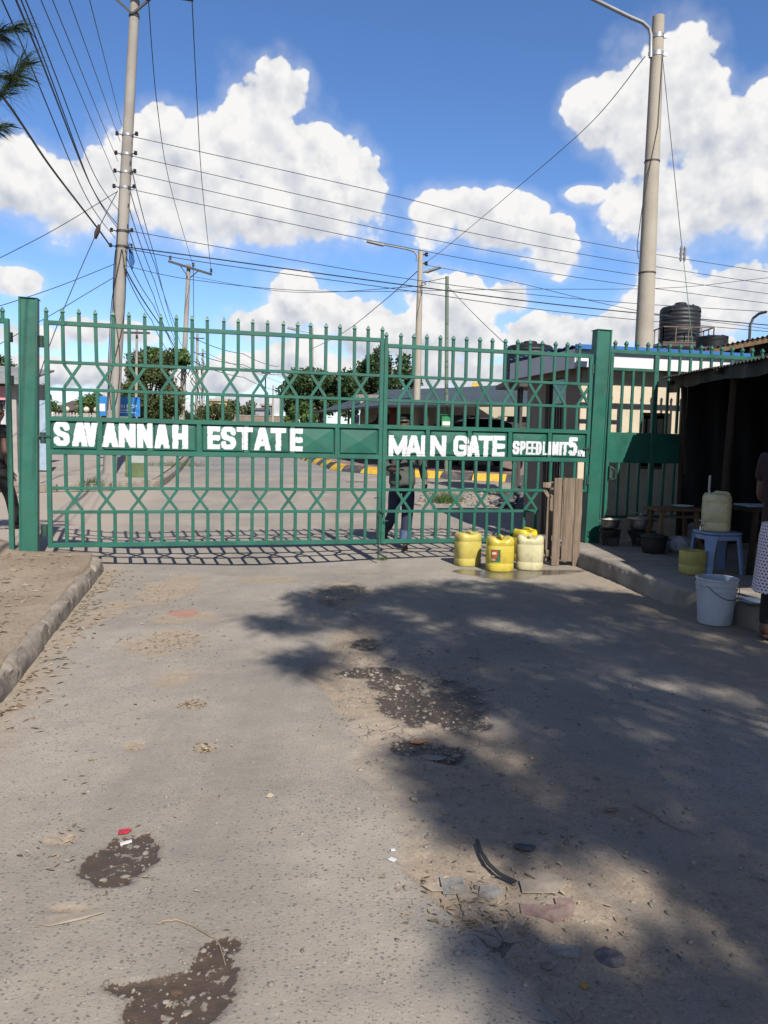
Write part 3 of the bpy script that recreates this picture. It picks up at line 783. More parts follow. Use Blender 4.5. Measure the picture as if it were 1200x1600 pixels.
GLYPH = {
 'A': [[(-.02, -.12), (.44, 1.02)], [(.56, 1.02), (1.02, -.12)], [(.2, .24), (.8, .24)], [(.44, 1.0), (.56, 1.0)]],
 'V': [[(-.02, 1.1), (.46, 0)], [(.54, 0), (1.02, 1.1)]],
 'N': [[(0, -.2), (0, 1.2)], [(0, 1.05), (1, -.05)], [(1, -.2), (1, 1.2)]],
 'H': [[(0, -.2), (0, 1.2)], [(1, -.2), (1, 1.2)], [(0, .5), (1, .5)]],
 'E': [[(0, -.2), (0, 1.2)], [(0, 1), (1.3, 1)], [(0, .5), (1.1, .5)], [(0, 0), (1.3, 0)]],
 'S': [[(1, .80), (.92, .93), (.75, 1), (.25, 1), (.07, .92), (0, .80), (0, .70), (.08, .58), (.3, .52), (.7, .46), (.92, .40), (1, .29), (1, .19), (.93, .07), (.75, 0), (.25, 0), (.07, .07), (0, .2)]],
 'T': [[(-.3, 1), (1.3, 1)], [(.5, 1), (.5, -.2)]],
 'M': [[(0, -.2), (0, 1.2)], [(1, -.2), (1, 1.2)], [(0, 1), (.5, .1), (1, 1)]],
 'I': [[(.5, -.2), (.5, 1.2)]],
 'G': [[(1, .76), (.9, .93), (.7, 1), (.3, 1), (.1, .93), (0, .76), (0, .24), (.1, .07), (.3, 0), (.7, 0), (.9, .07), (1, .2), (1, .44), (.55, .44)]],
 'P': [[(0, -.2), (0, 1.0), (.7, 1), (.93, .93), (1, .8), (1, .64), (.93, .52), (.7, .44), (0, .44)]],
 'D': [[(0, 0), (0, 1), (.6, 1), (.9, .88), (1, .68), (1, .32), (.9, .12), (.6, 0), (0, 0)]],
 'L': [[(0, 1.2), (0, 0), (1.3, 0)]],
 '5': [[(1.1, 1), (.1, 1), (.06, .56), (.35, .62), (.7, .60), (.93, .5), (1, .32), (.93, .12), (.7, 0), (.3, 0), (.05, .1)]],
 'K': [[(0, -.2), (0, 1.2)], [(1.1, 1.05), (0, .4)], [(.25, .55), (1.1, -.05)]],
}
def letter(ch, leaf, s0, z0, s1, z1, slant, t=None, seed=0):
    """a painted letter laid cell by cell on the panels and bars it crosses"""
    root, ox, surf = leaf
    w, h = s1 - s0, z1 - z0
    t = t or min(0.24 * h, 0.42 * w) if ch not in 'I' else w
    tv = t * 0.86
    def mp(p): return (t / 2 + p[0] * (w - t), tv / 2 + p[1] * (h - tv))
    segs = []
    for pl in GLYPH[ch]:
        P = [mp(p) for p in pl]
        segs += list(zip(P[:-1], P[1:]))
    c = 0.0045; nx = max(2, int(round(w / c))); ny = max(2, int(round(h / c)))
    gx = (np.arange(nx) + 0.5) * w / nx; gz = (np.arange(ny) + 0.5) * h / ny
    X, Y = np.meshgrid(gx, gz); D = np.full(X.shape, 9.0)
    for (ax, ay), (bx, by) in segs:
        dx, dy = bx - ax, by - ay; L2 = dx * dx + dy * dy + 1e-12
        k = np.clip(((X - ax) * dx + (Y - ay) * dy) / L2, 0, 1)
        D = np.minimum(D, np.hypot(X - ax - k * dx, Y - ay - k * dy))
    wob = (vnoise(X * 45 + seed * 3.7, Y * 45, 5 + seed) - 0.5) * 0.008 + (vnoise(X * 160 + seed, Y * 160, 9) - 0.5) * 0.003
    M = D < t / 2 + wob
    mb = MB()
    vs = []; fs = []
    hx, hz = w / nx / 2 * 1.02, h / ny / 2 * 1.02
    for j in range(ny):
        for i in range(nx):
            if not M[j, i]: continue
            s = s0 + gx[i] + slant * gz[j]; z = z0 + gz[j]
            n = surf(s, z)
            if n > 0: n = -0.002
            o = len(vs)
            for a, b in ((-1, -1), (1, -1), (1, 1), (-1, 1)):
                ss, zz = s + a * hx, z + b * hz
                m = surf(ss, zz)
                if abs(m - n) > 0.006: m = n
                vs.append((ss + ox, m - 0.0022, zz))
            fs.append((o, o + 1, o + 2, o + 3))
    mb.add(vs, fs)
    return obj('letter', mb, WHITEP, root)
TOPL, TOPR = 2.645, 2.585
lxs = [1, 3, 5, 7, 9, 11, 13, 15, 17, 20]
left_leaf = gate_leaf('gate_leaf', 'wide left leaf of the green steel gate, seven pressed panels with white lettering', -3.72, -3.70, -0.024, 22, 7, TOPL, lxs, [19], None)
right_leaf = gate_leaf('gate_leaf', 'narrower right leaf of the green steel gate, behind the yellow cans', 2.69, 0.028, 2.70, 16, 5, TOPR, [1, 3, 5, 7, 9, 11, 13, 15], [], 12)
def word(leaf, items, y0, y1, slope, t=None):
    """items: (char, px0, px1) along the band; y0, y1 the top and foot at the first, slope per pixel"""
    x00 = items[0][1]
    for k, (ch, a, b) in enumerate(items):
        dy = slope * (a - x00)
        s0, z1 = ongate(a, y0 + dy, -0.02); s1, z0 = ongate(b, y1 + dy, -0.02)
        letter(ch, leaf, s0, z0, s1, z1, 0.0, t, k + int(x00))
word(left_leaf, [('S', 83, 109), ('A', 112, 137), ('V', 131, 153), ('A', 159, 185), ('N', 185, 212), ('N', 214, 239), ('A', 241, 265), ('H', 269, 294)], 658, 697, 0.024)
word(left_leaf, [('E', 324, 344), ('S', 345, 369), ('T', 370, 395), ('A', 397, 423), ('T', 423, 447), ('E', 453, 473)], 666, 702, 0.026)
word(right_leaf, [('M', 608, 636), ('A', 634, 659), ('I', 658.5, 664.5), ('N', 673, 697), ('G', 709, 732), ('A', 731, 750), ('T', 748, 771), ('E', 770, 789)], 680, 713, 0.004)
word(right_leaf, [('S', 802, 812), ('P', 813.5, 821), ('E', 822.5, 829.5), ('E', 830.5, 837), ('D', 838, 846.5), ('L', 849, 855.5), ('I', 857, 860.5), ('M', 864, 873), ('I', 874.5, 878), ('T', 878, 888.5)], 689, 710, 0.02)
word(right_leaf, [('5', 889, 902)], 683, 712, 0)
word(right_leaf, [('K', 903.5, 907), ('P', 907.5, 910), ('M', 910.5, 914.5)], 703, 713, 0.1)
# drop bolt and latch loops where the leaves meet
bolt = MB(); bolt.tube([(0, -0.035, 0.62), (0, -0.035, 0.02)], 0.009, 8); bolt.tube([(0, -0.035, 0.60), (0.05, -0.055, 0.60), (0.05, -0.055, 0.56)], 0.007, 6)
bolt.box((0, -0.03, 0.55), (0.03, 0.02, 0.03)); bolt.box((0, -0.03, 0.30), (0.03, 0.02, 0.03))
obj('drop_bolt', bolt, GREEND, left_leaf[0], loc=(3.72 - 0.03, 0, 0))
lp = MB(); lp.tube([(0, -0.03, 0.50), (0.0, -0.06, 0.51), (0.045, -0.06, 0.51), (0.045, -0.03, 0.50)], 0.006, 6); obj('latch_loop', lp, GREEND, right_leaf[0], loc=(-2.66, 0, -0.02))
lp = MB(); lp.tube([(0, -0.03, 0.74), (-0.01, -0.055, 0.745), (-0.045, -0.055, 0.735), (-0.05, -0.03, 0.73)], 0.006, 6); obj('latch_loop', lp, GREEND, left_leaf[0], loc=(3.68, 0, 0.03))
# hinges
for leaf, sx, zs in ((left_leaf, 1, (2.42, 1.40, 0.40)), (right_leaf, -1, (2.40, 1.38, 1.0))):
    for k, z in enumerate(zs):
        mb = MB(); x = -0.035 * sx; r = 0.028 if k != 2 else 0.04
        mb.tube([(x, -0.005, z - 0.06), (x, -0.005, z + 0.06)], r, 12); mb.box((x, 0.0, z), (0.075, 0.03, 0.05))
        if k == 1: mb.box((x + 0.02 * sx, -0.03, z + 0.02), (0.13, 0.012, 0.022))
        obj('hinge', mb, GREEND, leaf[0], loc=(0, 0, 0), smooth=True)

# posts
def post(label, s0, s1, z0, z1, lean):
    root = thing('gate_post', label, 'post', GF((s0 + s1) / 2, 0, z0), YAW, 'square green steel gate posts')
    root.rotation_euler = (0, lean, YAW); w = s1 - s0; h = z1 - z0
    mb = MB(); mb.box((0, 0.03, h / 2), (w - 0.012, 0.14, h)); obj('post_body', mb, GREEN, root, bevel=0.006)
    for sx in (-1, 1):
        mb = MB(); mb.box((sx * (w / 2 - 0.01), 0.03 - 0.07 - 0.006, h / 2), (0.02, 0.012, h - 0.004)); obj('seam_strip', mb, GREEN, root, bevel=0.003)
    mb = MB(); mb.box((0, 0.03, h + 0.004), (w + 0.006, 0.17, 0.008)); obj('cap', mb, GREEN, root, bevel=0.002)
    return root
post('tall square green post at the left hinge of the gate', -4.012, -3.826, 0.05, 2.86, 0.019)
post('tall square green post at the right hinge, behind the grey planks', 2.700, 2.905, 0.0, 2.89, 0.016)

# narrow walk-through frame left of the gate
wf = thing('wicket_frame', 'green steel frame of the open walk-through left of the gate post', 'gate', GF(-4.085, 0, 0), YAW)
mb = MB(); mb.box((0, 0, 1.37), (0.05, 0.06, 2.54)); obj('stile', mb, GREEN, wf, bevel=0.003)
mb = MB(); mb.box((-0.61, 0, 2.615), (1.17, 0.05, 0.05)); obj('rail', mb, GREEN, wf, bevel=0.003)
mb = MB(); mb.box((-1.22, 0, 1.37), (0.05, 0.06, 2.54)); obj('stile', mb, GREEN, wf, bevel=0.003)
for x in (-0.02, -0.19, -0.36, -0.53, -0.70, -0.87, -1.04, -1.21):
    b = obj('bar', bar_mesh(0.055, 0.036, 0.031), GREEN, wf, loc=(x - 0.02, 0, 2.64)); obj('finial', finial_mesh(), GREEN, b, loc=(0, 0, 0.055), rot=(0, 0, R(45)))
for z in (2.45, 2.0):
    mb = MB(); mb.tube([(0.035, 0, z - 0.05), (0.035, 0, z + 0.05)], 0.022, 10); obj('hinge', mb, GREEND, wf, smooth=True)

# the fence with a wicket door right of the gate
fr = thing('side_fence', 'green steel railing with a wide plain sheet band right of the gate post', 'fence', GF(2.96, 0, 0), YAW)
O = 2.96
def fbox(nm, s0, s1, z0, z1, d, n=0.0, m=None):
    mb = MB(); mb.box(((s0 + s1) / 2 - O, n, (z0 + z1) / 2), (s1 - s0, d, z1 - z0)); return obj(nm, mb, m or GREEN, fr, bevel=0.003)
FE = 5.6
fbox('rail', 2.965, FE, 2.615, 2.665, 0.042); fbox('stile', 2.965, 3.01, 0.22, 2.613, 0.050)
fbox('rail', 3.012, 3.60, 2.40, 2.437, 0.036); fbox('stile', 3.602, 3.665, 0.22, 2.613, 0.046)
fbox('sheet_band', 3.012, 3.60, 1.225, 1.615, 0.020, -0.006); fbox('sheet_band', 3.667, FE, 1.225, 1.615, 0.020, -0.006)
fbox('rail', 3.012, 3.60, 0.50, 0.54, 0.036); fbox('rail', 3.667, FE, 0.50, 0.54, 0.036)
s = 3.01 + 0.148
while s < 3.58:
    fbox('bar', s - 0.017, s + 0.017, 1.617, 2.398, 0.028); fbox('bar', s - 0.017, s + 0.017, 0.542, 1.223, 0.028); s += 0.148
s = 3.665 + 0.157
while s < FE - 0.05:
    fbox('bar', s - 0.017, s + 0.017, 1.617, 2.613, 0.028); fbox('bar', s - 0.017, s + 0.017, 0.542, 1.223, 0.028); s += 0.157
s = 3.03
while s < FE:
    b = obj('bar', bar_mesh(0.05, 0.034, 0.029), GREEN, fr, loc=(s - O, 0, 2.666)); obj('finial', finial_mesh(), GREEN, b, loc=(0, 0, 0.05), rot=(0, 0, R(45))); s += 0.157
mb = MB(); mb.box((3.02 - O, -0.04, 1.1), (0.05, 0.05, 0.16)); mb.tube([(3.02 - O, -0.06, 1.16), (3.07 - O, -0.09, 1.13), (3.07 - O, -0.09, 1.02), (3.02 - O, -0.06, 1.0)], 0.012, 8); obj('padlock_box', mb, GREEND, fr, bevel=0.004)

# ------------------------------------------------------------------ grey plank stand against the post
def wood_mat(name, c0, c1, sc=(30, 30, 2.2)):
    c0 = [x * 0.78 for x in c0]; c1 = [x * 0.78 for x in c1]
    m = bpy.data.materials.new(name); m.use_nodes = True
    t = NT(m.node_tree); b = t.n['Principled BSDF']
    co = t.node('ShaderNodeTexCoord').outputs['Object']
    mp = t.node('ShaderNodeMapping'); t.link(co, mp.inputs[0]); mp.inputs['Scale'].default_value = sc
    n = t.noise(mp.outputs[0], 1.0, 6, 0.65, 0.6)
    c = t.mix(t.smooth(n, 0.28, 0.72), c0, c1)
    oi = t.node('ShaderNodeObjectInfo').outputs['Random']
    c = t.mix(t.math('MULTIPLY', oi, 0.35), c, [x * 0.6 for x in c0])
    c = t.mix(t.math('MULTIPLY', t.smooth(t.noise(co, 3.0, 5), 0.5, 0.75), 0.5), c, [x * 0.7 for x in c0])
    t.link(c, b.inputs['Base Color']); b.inputs['Roughness'].default_value = 0.9; b.inputs['Specular IOR Level'].default_value = 0.2
    t.link(t.bump(n, 0.6, 0.006), b.inputs['Normal'])
    return m
GREYWOOD = wood_mat('weathered_grey_wood', (0.125, 0.090, 0.062), (0.30, 0.235, 0.175))
BROWNWOOD = wood_mat('brown_timber', (0.10, 0.062, 0.035), (0.22, 0.145, 0.085))
pb = gp(884, 884)
ps = thing('plank_stand', 'weathered grey plank stand in front of the right gate post', 'stand', (pb.x, pb.y, pb.z), R(-4))
def plank(x0, x1, z0, z1, y0, y1, m=GREYWOOD, nm='plank', rot=0):
    mb = MB(); mb.box((0, 0, 0), (x1 - x0, y1 - y0, z1 - z0)); me = mb.mesh(nm); bevel_mesh(me, 0.004)
    bm = bmesh.new(); bm.from_mesh(me); bmesh.ops.subdivide_edges(bm, edges=bm.edges, cuts=2, use_grid_fill=True)
    for v in bm.verts: v.co += Vector((rng.normal(0, 0.0018), rng.normal(0, 0.0012), rng.normal(0, 0.003)))
    bm.to_mesh(me); bm.free()
    return obj(nm, me, m, ps, loc=((x0 + x1) / 2, (y0 + y1) / 2, (z0 + z1) / 2), rot=(0, rot, 0))
plank(-0.175, -0.085, 0.0, 1.05, -0.018, 0.012); plank(-0.080, -0.066, 0.32, 1.03, -0.030, 0.0); plank(-0.062, 0.068, 0.055, 1.055, -0.016, 0.012); plank(0.071, 0.155, -0.005, 1.05, -0.022, 0.014)
plank(-0.165, -0.115, 0.0, 0.98, 0.45, 0.50, nm='leg'); plank(0.10, 0.15, 0.0, 0.98, 0.45, 0.50, nm='leg')
plank(-0.17, 0.15, 0.88, 0.96, 0.014, 0.04, nm='crosspiece'); plank(-0.17, 0.15, 0.10, 0.18, 0.014, 0.04, nm='crosspiece')
plank(-0.30, -0.17, 0.93, 0.99, 0.05, 0.10, nm='crosspiece'); plank(-0.24, -0.205, 0.04, 0.80, 0.08, 0.115, nm='leg'); plank(-0.235, -0.18, 0.10, 0.18, 0.05, 0.10, nm='crosspiece')
plank(-0.30, -0.18, 0.83, 0.87, 0.08, 0.11, nm='brace', rot=R(55)); plank(-0.16, 0.15, 0.90, 0.97, 0.40, 0.448, nm='crosspiece')
for x in (-0.17, 0.10): plank(x, x + 0.045, 0.84, 0.90, 0.045, 0.395, nm='crosspiece')

# ------------------------------------------------------------------ jerrycans
def plastic(name, c, rough=0.38, dirt=(0.22, 0.16, 0.08), da=0.42):
    m = mat(name, c, rough, 0.07, 5.0, 0.06, 90.0, spec=0.45, dirt=dirt, dirt_amt=da, dirt_scale=11.0)
    b = m.node_tree.nodes['Principled BSDF']; b.inputs['Subsurface Weight'].default_value = 0.25; b.inputs['Subsurface Radius'].default_value = (0.03, 0.025, 0.01); b.inputs['Subsurface Scale'].default_value = 0.5
    return m
YCAN = plastic('yellow_plastic', (0.62, 0.49, 0.06)); YCAN2 = plastic('faded_yellow_plastic', (0.58, 0.48, 0.11)); YBRI = plastic('bright_yellow_plastic', (0.72, 0.56, 0.02)); CREAM = plastic('cream_plastic', (0.66, 0.60, 0.36))
BLUEP = plastic('blue_cap_plastic', (0.05, 0.12, 0.45)); GREENP = plastic('green_cap_plastic', (0.01, 0.10, 0.045)); ORANGEP = plastic('orange_cap_plastic', (0.65, 0.15, 0.02)); YCAP = plastic('yellow_cap_plastic', (0.6, 0.42, 0.03))
def jerrycan(label, p, rotz, m, capm, W=0.30, D=0.27, H=0.40, sticker=False, cut=None, group=None, notch=0.034):
    root = thing('jerrycan', label, 'jerrycan', p, rotz, group)
    prof = [(0.42, 0.0), (0.475, 0.006), (0.497, 0.022), (0.50, 0.045), (0.50, 0.085), (0.490, 0.092), (0.490, 0.100), (0.502, 0.107), (0.503, 0.20), (0.502, 0.285), (0.490, 0.293), (0.490, 0.301), (0.500, 0.309), (0.498, 0.345), (0.480, 0.372), (0.44, 0.388), (0.38, 0.395), (0.25, 0.397), (0.12, 0.398)]
    if cut: prof = [q for q in prof if q[1] < cut] + [(0.50, cut), (0.488, cut), (0.485, 0.02), (0.3, 0.015)]
    mb = MB(); mb.lathe([(r * W, z * H / 0.40) for r, z in prof], 40, sx=1.0, sy=D / W, pw=3.1)
    if not cut:
        # the moulded grip channel across the top
        nv = []
        for (x, y, z) in mb.v:
            if z > 0.33 * H / 0.4:
                k = sstep(0.33, 0.385, z * 0.4 / H) * max(0.0, 1 - abs(x / (0.27 * W)) ** 4)
                z -= notch * k
            nv.append((x, y, z))
        mb.v = nv
    obj('body', mb, m, root, smooth=38)
    if not cut:
        mb = MB(); mb.tube([(0, -0.42 * D, H * 0.955), (0, -0.30 * D, H * 0.995), (0, 0.05 * D, H * 1.0), (0, 0.16 * D, H * 0.94)], [0.016, 0.018, 0.018, 0.016], 10); obj('handle', mb, m, root, smooth=True)
        mb = MB(); mb.lathe([(0.030, 0), (0.030, 0.03), (0.026, 0.034), (0.005, 0.034)], 18, (0, 0.31 * D, H - 0.06)); 
        neck = obj('neck', MB().lathe([(0.027, 0), (0.027, 0.02)], 16, (0, 0.31 * D, H - 0.07)), m, root, smooth=True)
        obj('cap', mb, capm, root, smooth=True)
    if sticker:
        mb = MB(); mb2 = MB(); hw = 0.052
        def lab(mb, a0, a1, z0, z1, off):
            n = 8; vs = []; fs = []
            for i in range(n + 1):
                a = a0 + (a1 - a0) * i / n; ct, st = math.cos(a), math.sin(a); mm = (abs(ct) ** 3.1 + abs(st) ** 3.1) ** (-1 / 3.1)
                for z in (z0, z1): vs.append((0.503 * W * ct * mm + ct * off, 0.503 * D * st * mm + st * off, z))
            fs = [(2 * i, 2 * i + 2, 2 * i + 3, 2 * i + 1) for i in range(n)]
            mb.add(vs, fs); return mb
        a0, a1 = R(225), R(262)
        st = obj('sticker', lab(MB(), a0, a1, 0.115, 0.255, 0.002), mat('green_sticker', (0.02, 0.13, 0.05), 0.5), root)
        obj('red_patch', lab(MB(), R(228), R(252), 0.165, 0.245, 0.0035), mat('red_sticker', (0.45, 0.06, 0.03), 0.5), st)
        obj('cream_patch', lab(MB(), R(230), R(246), 0.20, 0.228, 0.005), mat('cream_sticker', (0.65, 0.55, 0.35), 0.5), st)
        obj('cream_patch', lab(MB(), R(228), R(243), 0.128, 0.155, 0.0035), mat('pink_sticker', (0.5, 0.25, 0.16), 0.5), st)
    return root
CANG = 'yellow jerrycans by the gate'
jerrycan('yellow jerrycan with a blue cap, leftmost of those by the gate', gp(730, 883), R(20), YCAN2, BLUEP, group=CANG, notch=0.014)
jerrycan('yellow jerrycan with a green and red sticker and green cap', gp(780, 891), R(4), YCAN, GREENP, W=0.31, sticker=True, group=CANG)
jerrycan('bright yellow jerrycan half hidden behind the cream one', gp(820, 876), R(30), YBRI, YCAP, W=0.30, H=0.405, group=CANG)
jerrycan('pale cream jerrycan beside the grey plank stand', gp(827, 889), R(-14), CREAM, YCAP, W=0.31, H=0.405, group=CANG)
# ------------------------------------------------------------------ guard house behind the side fence
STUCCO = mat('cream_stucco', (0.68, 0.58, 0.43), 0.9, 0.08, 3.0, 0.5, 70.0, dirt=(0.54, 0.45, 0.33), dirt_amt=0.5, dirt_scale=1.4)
STUCCO_SHADE = mat('shaded_stucco', (0.27, 0.215, 0.17), 0.9, 0.10, 3.0, 0.4, 60.0, dirt=(0.19, 0.15, 0.12), dirt_amt=0.5, dirt_scale=1.4)  # the stucco with shade put into its colour, for faces away from the sun
FASCIA = mat('white_fascia', (0.74, 0.74, 0.74), 0.6, 0.05, 2.0, dirt=(0.5, 0.48, 0.45), dirt_amt=0.3)
BLUER = mat('blue_roof_sheet', (0.03, 0.14, 0.42), 0.4, 0.12, 2.0, 0.1, 30, spec=0.5)
DARKGLASS = mat('dark_window_glass', (0.012, 0.014, 0.016), 0.08, 0.1, 2.0, spec=0.6)
BROWNMET = mat('brown_metal_door', (0.115, 0.085, 0.072), 0.55, 0.12, 4.0, 0.1, 40)
N0 = 0.72
SL = ongate(908, 620, N0)[0]; SR = ongate(1113, 620, N0)[0]; ND = N0 + 1.75
gh = thing('guard_house', 'small cream guard house with a blue sheet roof behind the railing', 'guard house', GF(SL, N0, 0), YAW)
Wd = SR - SL; Dp = ND - N0
def gbox(nm, x0, x1, y0, y1, z0, z1, m, bev=0.0, parent=gh):
    mb = MB(); mb.box(((x0 + x1) / 2, (y0 + y1) / 2, (z0 + z1) / 2), (x1 - x0, y1 - y0, z1 - z0)); return obj(nm, mb, m, parent, bevel=bev)
TW = 0.15; zt = 2.50
wx0, wx1, wz0, wz1 = ongate(1004, 660, N0)[0] - SL, ongate(1046, 660, N0)[0] - SL, 1.12, ongate(1020, 645, N0)[1]
# front wall with its window opening, built of four wall pieces butted together
gbox('front_wall', 0, wx0, 0, TW, 0, zt, STUCCO); gbox('front_wall', wx1, Wd, 0, TW, 0, zt, STUCCO)
gbox('front_wall', wx0, wx1, 0, TW, wz1, zt, STUCCO); gbox('front_wall', wx0, wx1, 0, TW, 0, wz0, STUCCO)
win = gbox('window', wx0, wx1, 0.09, 0.10, wz0, wz1, DARKGLASS)
for a, b, c, d in ((wx0, wx0 + 0.04, wz0, wz1), (wx1 - 0.04, wx1, wz0, wz1), (wx0 + 0.04, wx1 - 0.04, wz1 - 0.04, wz1), (wx0 + 0.04, wx1 - 0.04, wz0, wz0 + 0.04), ((wx0 + wx1) / 2 - 0.015, (wx0 + wx1) / 2 + 0.015, wz0 + 0.04, wz1 - 0.04)):
    gbox('window_frame', a, b, 0.05, 0.088, c, d, BROWNWOOD, parent=win)
# left side wall with the ribbed door and dark transom
d0, d1 = 0.45, 1.10
gbox('side_wall', 0, TW, TW, d0, 0, zt, STUCCO_SHADE); gbox('side_wall', 0, TW, d1, Dp - TW, 0, zt, STUCCO_SHADE); gbox('side_wall', 0, TW, d0, d1, 2.40, zt, STUCCO_SHADE)
gbox('corner_pilaster', -0.012, 0.0, 0.0, 0.20, 0, zt, STUCCO_SHADE)
gbox('back_wall', 0, Wd, Dp - TW, Dp, 0, zt, STUCCO_SHADE); gbox('end_wall', Wd - TW, Wd, TW, Dp - TW, 0, zt, STUCCO)
gbox('transom', 0.06, 0.07, d0, d1, 2.04, 2.40, DARKGLASS)
door = gbox('door', 0.05, 0.08, d0, d1, 0.05, 2.02, BROWNMET)
y = d0 + 0.03
while y < d1 - 0.03:
    gbox('rib', 0.02, 0.05, y, y + 0.035, 0.08, 1.99, BROWNMET, 0.006, door); y += 0.085
gbox('handle', 0.0, 0.02, d0 + 0.08, d0 + 0.10, 1.0, 1.14, mat('steel', (0.4, 0.4, 0.42), 0.35, metal=1.0), parent=door)
# flat roof slab with fascia boards and blue ribbed sheets
ov = 0.21
gbox('soffit', -ov + 0.02, Wd + 0.12, -ov + 0.02, Dp + 0.15, zt, zt + 0.02, STUCCO_SHADE)
gbox('fascia', -ov, Wd + 0.3, -ov - 0.02, -ov, zt - 0.02, zt + 0.215, FASCIA); gbox('fascia', -ov - 0.02, -ov, -ov, Dp + 0.2, zt - 0.04, zt + 0.215, FASCIA)
def corr_sheet(x0, x1, y0, y1, zf, wave_axis='x', per=0.15, amp=0.018, n=None, thick=0.004, sharp=False):
    L = (x1 - x0) if wave_axis == 'x' else (y1 - y0); n = n or max(8, int(L / per * 6)); m = 5
    v = []; f = []
    for lay in (0, 1):
        for i in range(n + 1):
            for j in range(m + 1):
                a = i / n; b = j / m
                x = x0 + (x1 - x0) * (a if wave_axis == 'x' else b); y = y0 + (y1 - y0) * (b if wave_axis == 'x' else a)
                ph = (x if wave_axis == 'x' else y) / per
                w = math.cos(2 * math.pi * ph)
                if sharp: w = max(-0.2, w) 
                v.append((x, y, zf(x, y) + amp * w - lay * thick))
    k = (n + 1) * (m + 1)
    def I(i, j, l): return l * k + i * (m + 1) + j
    for i in range(n):
        for j in range(m):
            f.append((I(i, j, 0), I(i + 1, j, 0), I(i + 1, j + 1, 0), I(i, j + 1, 0))); f.append((I(i, j, 1), I(i, j + 1, 1), I(i + 1, j + 1, 1), I(i + 1, j, 1)))
    for i in range(n): f.append((I(i, 0, 0), I(i, 0, 1), I(i + 1, 0, 1), I(i + 1, 0, 0))); f.append((I(i, m, 0), I(i + 1, m, 0), I(i + 1, m, 1), I(i, m, 1)))
    for j in range(m): f.append((I(0, j, 0), I(0, j + 1, 0), I(0, j + 1, 1), I(0, j, 1))); f.append((I(n, j, 0), I(n, j, 1), I(n, j + 1, 1), I(n, j + 1, 0)))
    mb = MB(); mb.add(v, f); return mb
k = 0; x = -ov - 0.06
yy0 = -ov - 0.07
while yy0 < Dp + 0.1:
    obj('roof_sheet', corr_sheet(-ov - 0.06, Wd + 0.35, yy0, min(yy0 + 0.72, Dp + 0.25), lambda x, y: zt + 0.245 + 0.02 * (y + ov) / 2, 'y', 0.19, 0.016, sharp=True), BLUER, gh); yy0 += 0.70
gbox('ridge_flashing', -ov - 0.05, Wd + 0.35, -ov - 0.10, -ov - 0.055, zt + 0.205, zt + 0.265, BLUER)

# ------------------------------------------------------------------ food stall at the right
SHADE_FILL = mat('black_shade_sheet', (0.010, 0.010, 0.012), 0.6, 0.3, 3.0, 0.5, 8.0, spec=0.25)  # black sheet standing in for the dark of the shaded interior and roof underside
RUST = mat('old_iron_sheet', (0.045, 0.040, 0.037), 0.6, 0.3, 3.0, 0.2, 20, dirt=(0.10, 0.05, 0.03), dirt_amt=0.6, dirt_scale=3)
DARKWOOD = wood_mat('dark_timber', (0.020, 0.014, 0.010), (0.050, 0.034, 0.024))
ks = thing('food_stall', 'dark timber food stall with corrugated iron roof at the right edge', 'stall', (3.6, 7.5, SLAB_Z))
KO = Vector((3.6, 7.5, SLAB_Z))
def kp(x, y, z): return Vector((x, y, z)) - KO
def eave_x(y): return 3.46 + 0.045 * (y - 7.0)
def roofz(x, y): return 2.285 + 0.16 * (x - 3.5) + 0.012 * (y - 7) 
y = 4.6; k = 0
while y < 10.0:
    y1 = min(y + 0.80, 10.05)
    mb = corr_sheet(eave_x(y) + rng.uniform(-0.06, 0.06), 7.0, y, y1, lambda x, y: roofz(x, y) + 0.006 * (k % 2) - 0.05 * max(0, (3.62 - x)), 'y', 0.076, 0.011)
    mb.v = [tuple(kp(*p)) for p in mb.v]; obj('roof_sheet', mb, RUST, ks); y += 0.77; k += 1
def kbar(nm, p, q, w, d=None, m=DARKWOOD):
    mb = MB(); mb.bar(kp(*p), kp(*q), w, d); return obj(nm, mb, m, ks, bevel=0.004)
for y in (8.35, 5.2):
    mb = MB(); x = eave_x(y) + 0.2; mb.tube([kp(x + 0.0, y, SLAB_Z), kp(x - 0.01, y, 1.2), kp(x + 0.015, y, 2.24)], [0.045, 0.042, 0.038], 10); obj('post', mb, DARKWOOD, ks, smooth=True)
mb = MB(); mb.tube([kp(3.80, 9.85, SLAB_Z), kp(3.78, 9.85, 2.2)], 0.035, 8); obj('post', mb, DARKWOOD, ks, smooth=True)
kbar('brace', (3.76, 9.6, 1.1), (3.62, 9.5, 2.2), 0.04); kbar('eave_beam', (3.66, 4.7, 2.235), (3.80, 9.95, 2.265), 0.05, 0.08); kbar('rafter', (3.5, 8.3, 2.25), (6.9, 8.3, 2.72), 0.05, 0.07); kbar('rafter', (3.6, 9.9, 2.25), (6.9, 9.9, 2.72), 0.05, 0.07)
